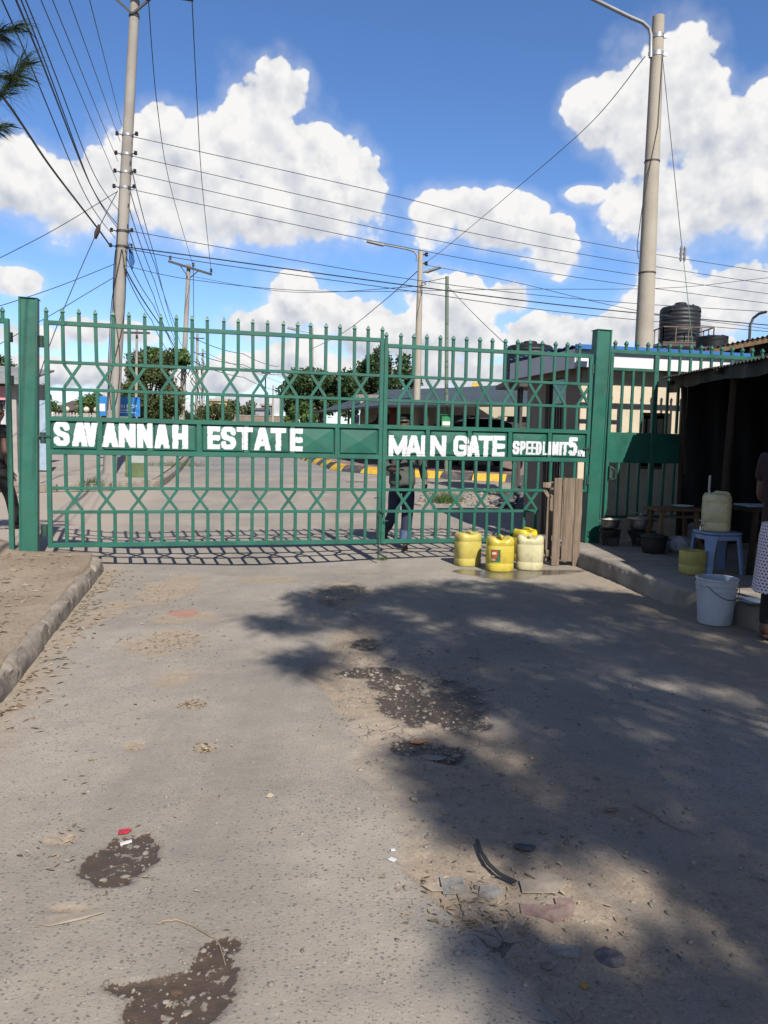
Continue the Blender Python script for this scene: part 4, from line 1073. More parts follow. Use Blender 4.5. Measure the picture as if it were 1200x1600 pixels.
for (x0, y0, x1, y1, nm) in ((3.86, 9.95, 6.6, 10.35, 'far_wall'), (6.6, 10.35, 6.9, 4.7, 'back_wall'), (6.9, 4.7, 5.2, 4.65, 'near_wall')):  # sheets added to keep the inside of the stall black
    n = 26; v = []; f = []
    for i in range(n + 1):
        a = i / n; 
        for j in range(6):
            X__ = x0 + (x1 - x0) * a; Y__ = y0 + (y1 - y0) * a; z = SLAB_Z + (roofz(X__, Y__) - 0.025 - SLAB_Z) * j / 5; w = 0.03 * math.sin(i * 1.7 + j * 0.8)
            v.append(kp(x0 + (x1 - x0) * a + w * 0.4, y0 + (y1 - y0) * a + w, z))
    for i in range(n):
        for j in range(5): f.append((i * 6 + j, (i + 1) * 6 + j, (i + 1) * 6 + j + 1, i * 6 + j + 1))
    mb = MB(); mb.add(v, f); o = obj(nm, mb, SHADE_FILL, ks, smooth=80)
    md = o.modifiers.new('thickness', 'SOLIDIFY'); md.thickness = 0.006

# added black strip along the eave, standing in for the shaded roof underside
v = []; f = []; n = 60
for i in range(n + 1):
    y = 4.7 + (10.0 - 4.7) * i / n; x = eave_x(y) + 0.05 + 0.01 * math.sin(i * 1.3); zt2 = roofz(x, y) - 0.02
    hgt = 0.10 + 0.07 * fbm(np.array([y]), np.array([0.3]), 2.2, 3, 5)[0] + (0.05 if y > 9.7 else 0)
    v += [kp(x, y, zt2), kp(x + 0.015 * math.sin(i * 0.9), y, zt2 - hgt)]
for i in range(n): f.append((2 * i, 2 * i + 1, 2 * i + 3, 2 * i + 2))
mb = MB(); mb.add(v, f); o = obj('underside_shade', mb, SHADE_FILL, ks, smooth=80); o.modifiers.new('thickness', 'SOLIDIFY').thickness = 0.004

# stall table with its odds and ends
def table(label, c, w, d, h, rotz, m=BROWNWOOD, top_t=0.035, legw=0.05, splay=0.03, planks=3):
    root = thing('wooden_table', label, 'table', c, rotz)
    for i in range(planks):
        x0 = -w / 2; y0 = -d / 2 + d * i / planks
        mb = MB(); mb.box((0, y0 + d / planks / 2, h - top_t / 2), (w, d / planks - 0.008, top_t)); obj('top_plank', mb, m, root, bevel=0.004)
    for sx in (-1, 1):
        for sy in (-1, 1):
            mb = MB(); mb.bar((sx * (w / 2 - 0.08 + splay), sy * (d / 2 - 0.05 + splay), 0), (sx * (w / 2 - 0.10), sy * (d / 2 - 0.06), h - top_t), legw); obj('leg', mb, m, root, bevel=0.004)
    mb = MB(); mb.bar((-w / 2 + 0.09, -d / 2 + 0.06, h * 0.8), (w / 2 - 0.09, -d / 2 + 0.06, h * 0.8), 0.025, 0.05); obj('stretcher', mb, m, root)
    return root
p = at(1053, 800, 9.35)
table('low rough wooden bench table in front of the railing, a white plate on it', (p.x, p.y, SLAB_Z), 0.62, 0.40, 0.52, R(6))
STEEL = mat('worn_aluminium', (0.36, 0.35, 0.34), 0.42, 0.2, 6.0, 0.1, 40, metal=0.85, dirt=(0.08, 0.07, 0.06), dirt_amt=0.6, dirt_scale=8)
SOOT = mat('sooty_iron', (0.022, 0.02, 0.019), 0.7, 0.3, 8.0, 0.3, 40)
WENAM = mat('white_enamel', (0.72, 0.72, 0.72), 0.3, 0.05, 5)
def plate(label, c, r, m=WENAM, rot=(0, 0, 0)):
    mb = MB(); mb.lathe([(r * 0.55, 0.004), (r * 0.6, 0.0), (r, 0.02), (r * 1.0, 0.024), (r * 0.58, 0.008), (0.01, 0.008)], 28)
    o = obj('plate', mb, m, None, smooth=50, loc=c, rot=rot); return tag(o, label, 'plate')
plate('white plate lying on the low wooden bench table', (p.x + 0.10, p.y, SLAB_Z + 0.522), 0.13)
def pot(label, c, r, h, m=STEEL, lid=False, food=None, lip=0.03):
    root = thing('cooking_pot', label, 'pot', c)
    mb = MB(); mb.lathe([(r * 0.80, 0.0), (r * 0.88, 0.012), (r * 0.97, h * 0.5), (r, h - 0.01), (r + lip, h), (r + lip, h + 0.006), (r - 0.004, h), (r * 0.94, h * 0.5), (r * 0.82, 0.02), (0.01, 0.02)], 32); obj('bowl', mb, m, root, smooth=40)
    for s in (-1, 1):
        mb = MB(); mb.tube([(s * r, -0.035, h * 0.82), (s * (r + 0.045), -0.03, h * 0.86), (s * (r + 0.045), 0.03, h * 0.86), (s * r, 0.035, h * 0.82)], 0.006, 6); obj('handle', mb, m, root)
    if lid:
        mb = MB(); mb.lathe([(r + lip + 0.005, h + 0.008), (r + lip, h + 0.014), (r * 0.5, h + 0.035), (0.02, h + 0.042)], 32); l = obj('lid', mb, m, root, smooth=40)
        mb = MB(); mb.lathe([(0.012, h + 0.04), (0.012, h + 0.055), (0.022, h + 0.06), (0.02, h + 0.072), (0.004, h + 0.075)], 12); obj('knob', mb, m, l, smooth=True)
    if food:
        mb = MB(); mb.lathe([(r * 0.97, h * 0.88), (r * 0.8, h * 0.98), (r * 0.45, h * 1.12), (0.02, h * 1.18)], 24); obj('food', mb, food, root, smooth=60)
    return root
def stove(label, c, r, h, legs=True):
    root = thing('charcoal_stove', label, 'stove', c)
    mb = MB(); mb.lathe([(r * 0.62, 0.03), (r * 0.66, 0.04), (r * 0.70, h * 0.5), (r, h * 0.92), (r, h), (r * 0.9, h), (r * 0.6, h * 0.6), (0.02, h * 0.6)], 8); obj('bowl', mb, SOOT, root)
    for k in range(3):
        a = R(90 + 120 * k); mb = MB(); mb.bar((math.cos(a) * r * 0.72, math.sin(a) * r * 0.72, 0), (math.cos(a) * r * 0.9, math.sin(a) * r * 0.9, h + 0.02), 0.022, 0.012); obj('leg', mb, SOOT, root)
    mb = MB(); mb.box((0.01, -r * 0.70, h * 0.32), (0.10, 0.012, 0.09)); obj('ash_door', mb, RUST, root, bevel=0.002)
    return root
RICE = mat('pale_food', (0.62, 0.58, 0.42), 0.8, 0.1, 40, 0.6, 90)
q = gnd(952, 852, SLAB_Z); c1 = (q.x, q.y, SLAB_Z)
stove('low charcoal stove under the pot of pale food beside the post', c1, 0.14, 0.20)
pot('small aluminium pot heaped with pale food, nearest the green post', (c1[0], c1[1], SLAB_Z + 0.222), 0.115, 0.105, STEEL, food=RICE, lip=0.015)
q = gnd(1000, 853, SLAB_Z)
stove('charcoal stove under the wide lidded pot', (q.x, q.y, SLAB_Z), 0.17, 0.19)
pot('wide aluminium pot with a flat lid on the middle stove', (q.x, q.y, SLAB_Z + 0.212), 0.15, 0.13, STEEL, lid=True, lip=0.03)
q = gnd(1021, 864, SLAB_Z)
pot('big sooty black pot standing on the walkway by the sacks', (q.x, q.y, SLAB_Z), 0.145, 0.19, SOOT, lid=True, lip=0.012)
mb = MB(); mb.tube([(0, 0, 0), (0.04, 0.01, 0.01), (0.16, 0.02, 0.03)], [0.008, 0.006, 0.006], 6); mb.sphere((-0.03, 0, 0.0), 0.032, 10, 6, (1.3, 1, 0.35))
q2 = gnd(1000, 853, SLAB_Z); tag(obj('serving_spoon', mb, STEEL, None, smooth=True, loc=(q2.x + 0.02, q2.y, SLAB_Z + 0.40), rot=(0, 0, R(160))), 'metal spoon lying on the lid of the wide pot', 'spoon')
# sacks
def lump(name, c, s, m, seed, label, cat, group=None, n=26, k=0.22):
    mb = MB(); mb.sphere((0, 0, 0), 1.0, n, int(n * 0.6))
    V = np.array(mb.v); d = V / (np.linalg.norm(V, axis=1, keepdims=True) + 1e-9)
    r = 1 + k * ((fbm(d[:, 0] * 2 + d[:, 2] * 1.3 + seed, d[:, 1] * 2 - d[:, 2] * 1.1, 1.5, 4, seed) - 0.5) * 2)
    V = d * r[:, None] * np.array(s); V[:, 2] = np.maximum(V[:, 2], -s[2] * 0.62); V[:, 2] += s[2] * 0.62
    mb.v = [tuple(x) for x in V]
    return tag(obj(name, mb, m, None, smooth=70, loc=c), label, cat, group)
SACK = mat('woven_sack', (0.42, 0.42, 0.44), 0.75, 0.25, 6.0, 0.8, 25, dirt=(0.10, 0.10, 0.14), dirt_amt=0.8, dirt_scale=9)
q = gnd(1062, 862, SLAB_Z); lump('sack', (q.x, q.y, SLAB_Z), (0.16, 0.13, 0.12), SACK, 3, 'slumped grey plastic sack beside the black pot', 'sack', 'sacks on the walkway')
q = gnd(1085, 850, SLAB_Z); lump('sack', (q.x, q.y + 0.15, SLAB_Z), (0.17, 0.14, 0.21), SACK, 8, 'taller crumpled sack under the bench table end', 'sack', 'sacks on the walkway')
# blue plastic stool with the tapped can
SB = mat('blue_stool_plastic', (0.21, 0.32, 0.57), 0.45, 0.08, 4.0, dirt=(0.12, 0.13, 0.16), dirt_amt=0.4, dirt_scale=8)
q = gnd(1126, 897, SLAB_Z); sx, sy = q.x, q.y + 0.14
st = thing('plastic_stool', 'blue plastic stool on the walkway carrying a cream water can', 'stool', (sx, sy, SLAB_Z), R(8))
mb = MB(); mb.lathe([(0.155, 0.0), (0.19, 0.004), (0.20, 0.018), (0.195, 0.032), (0.17, 0.036), (0.01, 0.034)], 32, (0, 0, 0.385), pw=4.0); obj('seat', mb, SB, st, smooth=40)
mb = MB(); mb.lathe([(0.185, 0.34), (0.187, 0.384)], 32, pw=4.0, cap0=False, cap1=False); o = obj('apron', mb, SB, st, smooth=40); o.modifiers.new('thickness', 'SOLIDIFY').thickness = 0.006
for a in (45, 135, 225, 315):
    cx, cy = math.cos(R(a)), math.sin(R(a)); mb = MB(); vs = []
    for zz, rr, w in ((0.0, 0.265, 0.040), (0.2, 0.24, 0.046), (0.385, 0.215, 0.065)):
        t_ = Vector((-cy, cx, 0)); n_ = Vector((cx, cy, 0))
        for (u, v_) in ((-1, 0), (-0.5, 0.012), (0.5, 0.012), (1, 0), (0.9, -0.02), (-0.9, -0.02)): vs.append(n_ * (rr + v_) + t_ * (u * w) + Vector((0, 0, zz)))
    fs = []
    for r_ in range(2):
        for k in range(6): fs.append((r_ * 6 + k, r_ * 6 + (k + 1) % 6, (r_ + 1) * 6 + (k + 1) % 6, (r_ + 1) * 6 + k))
    fs += [(5, 4, 3, 2, 1, 0), (12, 13, 14, 15, 16, 17)]
    mb.add(vs, fs); obj('leg', mb, SB, st, smooth=50)
wc = jerrycan('cream water can with a metal tap standing on the blue stool', (sx - 0.02, sy, SLAB_Z + 0.421), R(74), CREAM, ORANGEP, W=0.31, H=0.385)
mb = MB(); a = R(-142)
mb.tube([(0, 0, 0), (0.07, 0, 0.0), (0.085, 0, -0.012), (0.088, 0, -0.045)], [0.010, 0.010, 0.011, 0.010], 10); mb.tube([(0.05, 0, 0.0), (0.05, 0, 0.045)], 0.007, 8); mb.tube([(0.05, -0.028, 0.048), (0.05, 0.028, 0.048)], 0.007, 8)
obj('tap', mb, mat('chrome_tap', (0.6, 0.6, 0.62), 0.25, metal=1.0), wc, smooth=True, loc=(-0.10, 0.13, 0.06), rot=(0, 0, R(160)))
mb = MB(); mb.tube([(0, 0, 0), (0, 0.005, 0.075)], 0.009, 8); mb.box((0.002, 0.012, 0.15), (0.030, 0.004, 0.16)); kn = obj('knife', mb, WENAM, None, loc=(sx - 0.09, sy + 0.02, SLAB_Z + 0.75), rot=(R(6), R(-7), R(30))); tag(kn, 'white bladed knife stuck upright in the cream water can', 'knife')
q = gnd(1087, 899, SLAB_Z)
hc = jerrycan('pale yellow can cut off at half height by the blue stool', (q.x, q.y + 0.10, SLAB_Z), R(12), plastic('dull_yellow_plastic', (0.50, 0.45, 0.12)), YCAP, W=0.235, D=0.22, cut=0.235)
# white bucket on the road
q = gnd(1127, 979); bz = road_h(q.x, q.y + 0.14)
bk = thing('bucket', 'white plastic bucket with wire handle on the road by the walkway', 'bucket', (q.x, q.y + 0.13, bz))
WPL = mat('white_bucket_plastic', (0.56, 0.60, 0.68), 0.45, 0.06, 5.0, dirt=(0.22, 0.22, 0.22), dirt_amt=0.45, dirt_scale=5)
mb = MB(); mb.lathe([(0.118, 0.0), (0.130, 0.004), (0.136, 0.02), (0.154, 0.285), (0.162, 0.287), (0.162, 0.300), (0.155, 0.302), (0.157, 0.325), (0.166, 0.327), (0.166, 0.337), (0.158, 0.339), (0.160, 0.370), (0.168, 0.372), (0.168, 0.384), (0.160, 0.386), (0.154, 0.38), (0.148, 0.28), (0.128, 0.012), (0.01, 0.012)], 40); obj('body', mb, WPL, bk, smooth=38)
mb = MB(); pts = [(math.cos(R(200 + 140 * i / 12)) * 0.172, math.sin(R(200 + 140 * i / 12)) * 0.175 - 0.0, 0.335 - 0.11 * math.sin(math.pi * i / 12)) for i in range(13)]; mb.tube(pts, 0.0028, 6); obj('wire_handle', mb, mat('steel_wire', (0.12, 0.12, 0.13), 0.4, metal=0.8), bk, smooth=True, rot=(0, 0, R(20)))
q = gnd(1172, 944, SLAB_Z)
plate('blue and white dish on the walkway beside the white bucket', (q.x + 0.02, q.y, SLAB_Z + 0.012), 0.11, mat('pale_blue_enamel', (0.50, 0.58, 0.72), 0.35))
# long stall table at the right edge with cloth and orange boxes
q = at(1190, 775, 7.9)
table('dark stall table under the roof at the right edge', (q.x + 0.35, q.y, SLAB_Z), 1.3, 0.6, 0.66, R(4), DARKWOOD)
CLOTH = mat('blue_white_cloth', (0.36, 0.42, 0.52), 0.8, 0.4, 9, 0.3, 20)
mb = MB(); mb.box((0, 0, 0.0), (0.9, 0.35, 0.015)); tag(obj('folded_cloth', mb, CLOTH, None, bevel=0.005, loc=(q.x + 0.25, q.y + 0.02, SLAB_Z + 0.67)), 'folded pale blue cloth on the dark stall table', 'cloth')
for k, (dx, col) in enumerate(((0.02, (0.55, 0.11, 0.02)), (0.24, (0.42, 0.06, 0.02)))):
    mb = MB(); mb.box((0, 0, 0.05), (0.18, 0.14, 0.10)); mb.box((0, 0, 0.106), (0.19, 0.15, 0.012))
    tag(obj('food_box', mb, plastic('box_plastic_%d' % k, col), None, bevel=0.006, loc=(q.x + 0.14 + dx, q.y + 0.04, SLAB_Z + 0.679)), ['orange plastic food box on the stall table, nearer the post', 'darker red plastic food box on the stall table at the frame edge'][k], 'box')

# ------------------------------------------------------------------ people
def skin_mesh(name, J, E_, rad, sub=2, root=0):
    me = bpy.data.meshes.new(name); me.from_pydata([tuple(p) for p in J], E_, [])
    o = bpy.data.objects.new(name, me); C.objects.link(o)
    o.modifiers.new('skin', 'SKIN'); sd = o.modifiers.new('sub', 'SUBSURF'); sd.levels = sub; sd.render_levels = sub
    for i, sv in enumerate(me.skin_vertices[0].data):
        r = rad[i]; sv.radius = (r, r) if not isinstance(r, tuple) else r
        sv.use_root = (i == root)
    o.modifiers['skin'].use_smooth_shade = True
    dg = bpy.context.evaluated_depsgraph_get(); dg.update()
    res = bpy.data.meshes.new_from_object(o.evaluated_get(dg))
    bpy.data.objects.remove(o)
    for p_ in res.polygons: p_.use_smooth = True
    return res
class Chain:
    def __init__(self): self.J = []; self.E = []; self.r = []
    def add(self, pts, rads, start=None):
        prev = start
        for p_, r in zip(pts, rads):
            self.J.append(Vector(p_)); self.r.append(r); i = len(self.J) - 1
            if prev is not None: self.E.append((prev, i))
            prev = i
        return prev
SKIN = mat('brown_skin', (0.105, 0.050, 0.030), 0.55, 0.12, 8.0, 0.05, 60)
HAIR = mat('black_hair', (0.012, 0.010, 0.009), 0.8, 0.2, 60, 0.6, 120)
def hand(ch, wi, wrist, d, side, thumb):
    """palm, four fingers and a thumb from wrist joint wi, pointing along d"""
    d = Vector(d).normalized(); side = Vector(side).normalized(); nrm = d.cross(side).normalized()
    palm = ch.add([wrist + d * 0.045, wrist + d * 0.085], [(0.020, 0.032), (0.016, 0.036)], wi)
    for k, L in enumerate((0.072, 0.082, 0.077, 0.060)):
        b = wrist + d * 0.088 + side * (0.026 - 0.0175 * k)
        ch.add([b, b + d * L * 0.5 + nrm * 0.010, b + d * L * 0.9 + nrm * 0.032], [0.0095, 0.0088, 0.0075], palm)
    b = wrist + d * 0.04 + side * 0.036 * thumb
    ch.add([b, b + d * 0.030 + side * 0.014 * thumb + nrm * 0.008, b + d * 0.058 + side * 0.016 * thumb + nrm * 0.018], [0.0115, 0.010, 0.008], palm - 1)
def body(J, h=1.0):
    ch = Chain()
    tor = ch.add([J['pelvis'], J['spine'], J['chest'], J['neck'], J['chin'], J['head'], J['crown']], [(0.14, 0.105), (0.125, 0.095), (0.155, 0.10), 0.050, (0.058, 0.066), (0.084, 0.100), (0.060, 0.072)])
    ch.add([J['nose']], [0.016], 4)
    for s in 'lr':
        k = ch.add([J['sh' + s], J['el' + s], J['wr' + s]], [0.058, 0.044, 0.030], 2)
        w = Vector(J['wr' + s]); d = Vector(J['hd' + s]) - w
        hand(ch, k, w, d, (0, -1, 0) if abs(d.normalized().y) < 0.7 else (1 if s == 'l' else -1, 0, 0), 1)
        ch.add([J['hip' + s], J['kn' + s], J['an' + s], J['ba' + s], J['to' + s]], [0.088, 0.060, 0.040, 0.034, 0.020], 0)
        # heel
        an = Vector(J['an' + s]); to = Vector(J['to' + s]); ch.add([an + (an - to).normalized() * 0.05 - Vector((0, 0, 0.035))], [0.026], len(ch.J) - 3)
    return skin_mesh('body', ch.J, ch.E, ch.r, 2, 0)
def garment(segs, name):
    ch = Chain()
    for pts, rads, start in segs: ch.add(pts, rads, start)
    return skin_mesh(name, ch.J, ch.E, ch.r, 2, 0)
def V3(*a): return Vector(a)
def person(label, loc, rotz, J, top, top_m, leg_m, shoe_m, skirt=None, hair=True, cap=None):
    root = thing('person', label, 'person', loc, rotz)
    obj('body', body(J), SKIN, root)
    # upper garment
    sl = top.get('sleeve', 1.0)
    hem = top.get('hem', 0.82)
    segs = [([V3(J['pelvis'].x, J['pelvis'].y, hem), J['pelvis'], J['spine'], J['chest'], J['chest'].lerp(J['neck'], 0.62)], [(0.205, 0.150), (0.195, 0.145), (0.175, 0.130), (0.200, 0.135), (0.085, 0.080)], None)]
    for s in 'lr':
        a, b, c = J['sh' + s], J['el' + s], J['wr' + s]
        end = b.lerp(c, 0.85) if sl > 0.9 else a.lerp(b, sl * 1.2)
        pts = [a, b, end] if sl > 0.9 else [a, end]
        segs.append((pts, [0.082, 0.064, 0.050][:len(pts)] if sl > 0.9 else [0.082, 0.070], 3))
    obj('top', garment(segs, 'top'), top_m, root)
    if skirt is None:
        segs = [([J['pelvis'] + V3(0, 0, 0.06), J['pelvis'] - V3(0, 0, 0.05)], [(0.165, 0.125), (0.165, 0.13)], None)]
        for s in 'lr': segs.append(([J['hip' + s] - V3(0, 0, 0.05), J['kn' + s], J['kn' + s].lerp(J['an' + s], 0.6), J['an' + s] + (J['kn' + s] - J['an' + s]).normalized() * 0.03], [0.112, 0.085, 0.078, 0.080], 1))
        tr = obj('trousers', garment(segs, 'trousers'), leg_m, root)
    # shoes
    for s in 'lr':
        a, b, t_ = J['an' + s], J['ba' + s], J['to' + s]
        d = (t_ - a); d.z = d.z * 1.0
        back = a + (a - t_).normalized() * 0.055 - V3(0, 0, 0.055)
        ch = Chain(); ch.add([back, a.lerp(b, 0.5) - V3(0, 0, 0.045), b - V3(0, 0, 0.018), t_ + (t_ - b).normalized() * 0.02 - V3(0, 0, 0.004)], [(0.036, 0.020), (0.040, 0.020), (0.048, 0.020), (0.036, 0.016)])
        obj('sandal', skin_mesh('sandal', ch.J, ch.E, ch.r, 1, 0), shoe_m, root)
    hd = J['head']
    face = (J['nose'] - hd); face.z = 0; face = face.normalized(); side = V3(-face.y, face.x, 0)
    if hair:
        mb = MB(); mb.sphere((0, 0, 0), 1.0, 20, 12, (0.094, 0.104, 0.10))
        mb.v = [(x, y, max(z, -0.015 + (0.06 if y < -0.045 else -0.03 * (y > 0.03)))) for x, y, z in mb.v]
        o = obj('hair' if not cap else 'cap', mb, cap or HAIR, root, smooth=60, loc=hd + V3(0, 0, 0.035) - face * 0.012); o.rotation_euler = (0, 0, math.atan2(-face.y, -face.x) - math.pi / 2 + math.pi if False else math.atan2(face.x, -face.y) * -1 if False else math.atan2(face.y, face.x) + math.pi / 2)
    EYE_M = mat('dark_eye', (0.05, 0.04, 0.035), 0.3)
    for s in (-1, 1):
        mb = MB(); mb.sphere((0, 0, 0), 0.011, 10, 6); obj('eye', mb, EYE_M, root, smooth=True, loc=hd + face * 0.086 + side * (0.031 * s) + V3(0, 0, 0.008))
        mb = MB(); mb.sphere((0, 0, 0), 0.026, 10, 6, (0.35, 0.75, 1.15)); obj('ear', mb, SKIN, root, smooth=True, loc=hd + side * (0.086 * s) - face * 0.005, rot=(0, 0, math.atan2(face.y, face.x) + math.pi / 2))
    mb = MB(); mb.tube([hd + face * 0.072 + side * 0.022 - V3(0, 0, 0.052), hd + face * 0.080 - V3(0, 0, 0.050), hd + face * 0.072 - side * 0.022 - V3(0, 0, 0.052)], 0.0065, 8); obj('lips', mb, mat('lip', (0.12, 0.045, 0.035), 0.5), root, smooth=True)
    return root
def base_joints():
    return dict(pelvis=V3(0, 0, 0.94), spine=V3(0, 0.005, 1.13), chest=V3(0, 0.0, 1.33), neck=V3(0, -0.005, 1.49), chin=V3(0, -0.025, 1.56), head=V3(0, -0.03, 1.64), crown=V3(0, -0.02, 1.71), nose=V3(0, -0.125, 1.615),
        shl=V3(-0.185, 0, 1.41), ell=V3(-0.235, 0.03, 1.13), wrl=V3(-0.25, -0.03, 0.88), hdl=V3(-0.25, -0.06, 0.78), shr=V3(0.185, 0, 1.41), elr=V3(0.235, 0.03, 1.13), wrr=V3(0.25, -0.03, 0.88), hdr=V3(0.25, -0.06, 0.78),
        hipl=V3(-0.095, 0, 0.90), knl=V3(-0.10, -0.02, 0.50), anl=V3(-0.10, 0.02, 0.085), bal=V3(-0.105, -0.09, 0.045), tol=V3(-0.11, -0.16, 0.03), hipr=V3(0.095, 0, 0.90), knr=V3(0.10, -0.02, 0.50), anr=V3(0.10, 0.02, 0.085), bar=V3(0.105, -0.09, 0.045), tor=V3(0.11, -0.16, 0.03))
J = base_joints()
J.update(knl=V3(-0.10, 0.03, 0.50), anl=V3(-0.19, 0.36, 0.19), bal=V3(-0.20, 0.27, 0.085), tol=V3(-0.205, 0.21, 0.035), knr=V3(0.07, -0.09, 0.50), anr=V3(0.055, -0.06, 0.085), bar=V3(0.045, -0.17, 0.045), tor=V3(0.04, -0.24, 0.03),
         elr=V3(0.27, 0.04, 1.12), wrr=V3(0.31, -0.04, 0.88), hdr=V3(0.315, -0.08, 0.78), ell=V3(-0.23, 0.05, 1.12), wrl=V3(-0.13, -0.17, 1.06), hdl=V3(-0.04, -0.22, 1.08), head=V3(0.0, -0.045, 1.63), nose=V3(-0.01, -0.14, 1.60))
OLIVE = mat('dark_olive_jacket', (0.075, 0.085, 0.075), 0.85, 0.3, 5.0, 0.4, 40); DENIM = mat('dark_denim', (0.030, 0.042, 0.090), 0.85, 0.3, 5, 0.3, 60); SANDAL = mat('brown_sandal', (0.055, 0.030, 0.020), 0.6)
q = gnd(626, 857)
pw = person('person in dark olive jacket and jeans walking up behind the right gate leaf', (q.x, q.y, GZ(q.y) + road_h(q.x, q.y) * 0), R(4), J, dict(hem=0.80), OLIVE, DENIM, SANDAL, cap=mat('faded_camouflage_cap', (0.15, 0.13, 0.09), 0.9, 0.6, 25))
# turned-up cuff of the front leg
mb = MB(); mb.tube([V3(0.062, -0.075, 0.27), V3(0.056, -0.065, 0.19), V3(0.055, -0.06, 0.11)], [0.082, 0.084, 0.086], 14); obj('trouser_cuff', mb, mat('pale_denim', (0.10, 0.14, 0.27), 0.85, 0.25, 9, 0.3, 60), pw, smooth=60)
# man walking at the left edge, seen through the walk-through
J = base_joints()
for k in J: J[k] = J[k] * 1.06
J.update(elr=V3(0.27, 0.10, 1.22), wrr=V3(0.27, 0.02, 0.97), hdr=V3(0.27, -0.03, 0.87), knl=V3(-0.10, -0.15, 0.53), anl=V3(-0.10, -0.22, 0.10), bal=V3(-0.10, -0.33, 0.05), tol=V3(-0.10, -0.40, 0.03), knr=V3(0.10, 0.05, 0.52), anr=V3(0.10, 0.30, 0.16), bar=V3(0.10, 0.23, 0.07), tor=V3(0.10, 0.17, 0.03))
BLACKC = mat('black_cloth', (0.012, 0.012, 0.014), 0.9, 0.3, 6, 0.3, 40); REDC = mat('red_cloth', (0.38, 0.03, 0.03), 0.85)
q = gnd(-3, 838)
pl = person('person in black top with red sleeve edge at the left edge of the frame', (q.x, q.y, GZ(q.y)), R(150), J, dict(hem=0.90, sleeve=0.42), BLACKC, BLACKC, SANDAL)
# woman standing at the right edge in a dotted wrap skirt
J = base_joints()
for k in J: J[k] = J[k] * 0.97
J.update(ell=V3(-0.22, -0.02, 1.08), wrl=V3(-0.12, -0.20, 0.98), hdl=V3(-0.04, -0.26, 0.98), elr=V3(0.22, -0.02, 1.08), wrr=V3(0.12, -0.20, 1.0), hdr=V3(0.05, -0.26, 1.0))
MAROON = mat('dark_maroon_blouse', (0.035, 0.012, 0.016), 0.9, 0.2, 6)
q = gnd(1222, 1006); wz = road_h(q.x, q.y)
pwm = person('person in white skirt with dark dots standing at the right edge', (q.x, q.y + 0.05, wz), R(125), J, dict(hem=0.90, sleeve=0.5), MAROON, BLACKC, SANDAL, skirt=True)
def dots_mat():
    m = bpy.data.materials.new('dotted_cotton'); m.use_nodes = True
    t = NT(m.node_tree); b = t.n['Principled BSDF']
    uv = t.node('ShaderNodeUVMap').outputs['UV']
    s = t.node('ShaderNodeSeparateXYZ'); t.link(uv, s.inputs[0])
    v = t.math('MULTIPLY', s.outputs[1], 1 / 0.0235); row = t.math('FLOOR', v)
    u = t.math('ADD', t.math('MULTIPLY', s.outputs[0], 1 / 0.027), t.math('MULTIPLY', t.math('MODULO', row, 2.0), 0.5))
    du = t.math('SUBTRACT', t.math('FRACT', u), 0.5); dv = t.math('SUBTRACT', t.math('FRACT', v), 0.5)
    r = t.math('SQRT', t.math('ADD', t.math('MULTIPLY', du, du), t.math('MULTIPLY', dv, dv)))
    c = t.mix(t.smooth(r, 0.30, 0.24), (0.50, 0.43, 0.48), (0.016, 0.012, 0.024))
    t.link(c, b.inputs['Base Color']); b.inputs['Roughness'].default_value = 0.9
    return m
n = 48; rows = [(0.95, 0.155, 0.120), (0.90, 0.175, 0.140), (0.80, 0.190, 0.155), (0.65, 0.196, 0.165), (0.50, 0.205, 0.175), (0.385, 0.212, 0.185)]
v = []; f = []; uvs = []
for (z, rx, ry) in rows:
    for k in range(n + 1):
        a = 2 * math.pi * k / n; fold = 1 + 0.05 * (0.95 - z) * math.sin(a * 7 + z) * 1.6
        v.append((rx * fold * math.cos(a), ry * fold * math.sin(a), z)); uvs.append((a * 0.19, z))
for r_ in range(len(rows) - 1):
    for k in range(n): i = r_ * (n + 1) + k; f.append((i + n + 1, i + n + 2, i + 1, i))
me = bpy.data.meshes.new('skirt'); me.from_pydata(v, [], f); ul = me.uv_layers.new(name='UVMap')
for lp_ in me.loops: ul.data[lp_.index].uv = uvs[lp_.vertex_index]
o = obj('skirt', me, dots_mat(), pwm, smooth=60); o.modifiers.new('thickness', 'SOLIDIFY').thickness = 0.004
segs = [([V3(0, 0, 0.85), V3(0, 0, 0.80)], [0.12, 0.12], None)]
for sd_, kx in (('l', -1), ('r', 1)): segs.append(([J['hip' + sd_] - V3(0, 0, 0.1), J['kn' + sd_], J['an' + sd_] + V3(0, 0, 0.02)], [0.085, 0.068, 0.055], 1))
obj('leggings', garment(segs, 'leggings'), BLACKC, pwm)
SHADE_DENS = 2.6
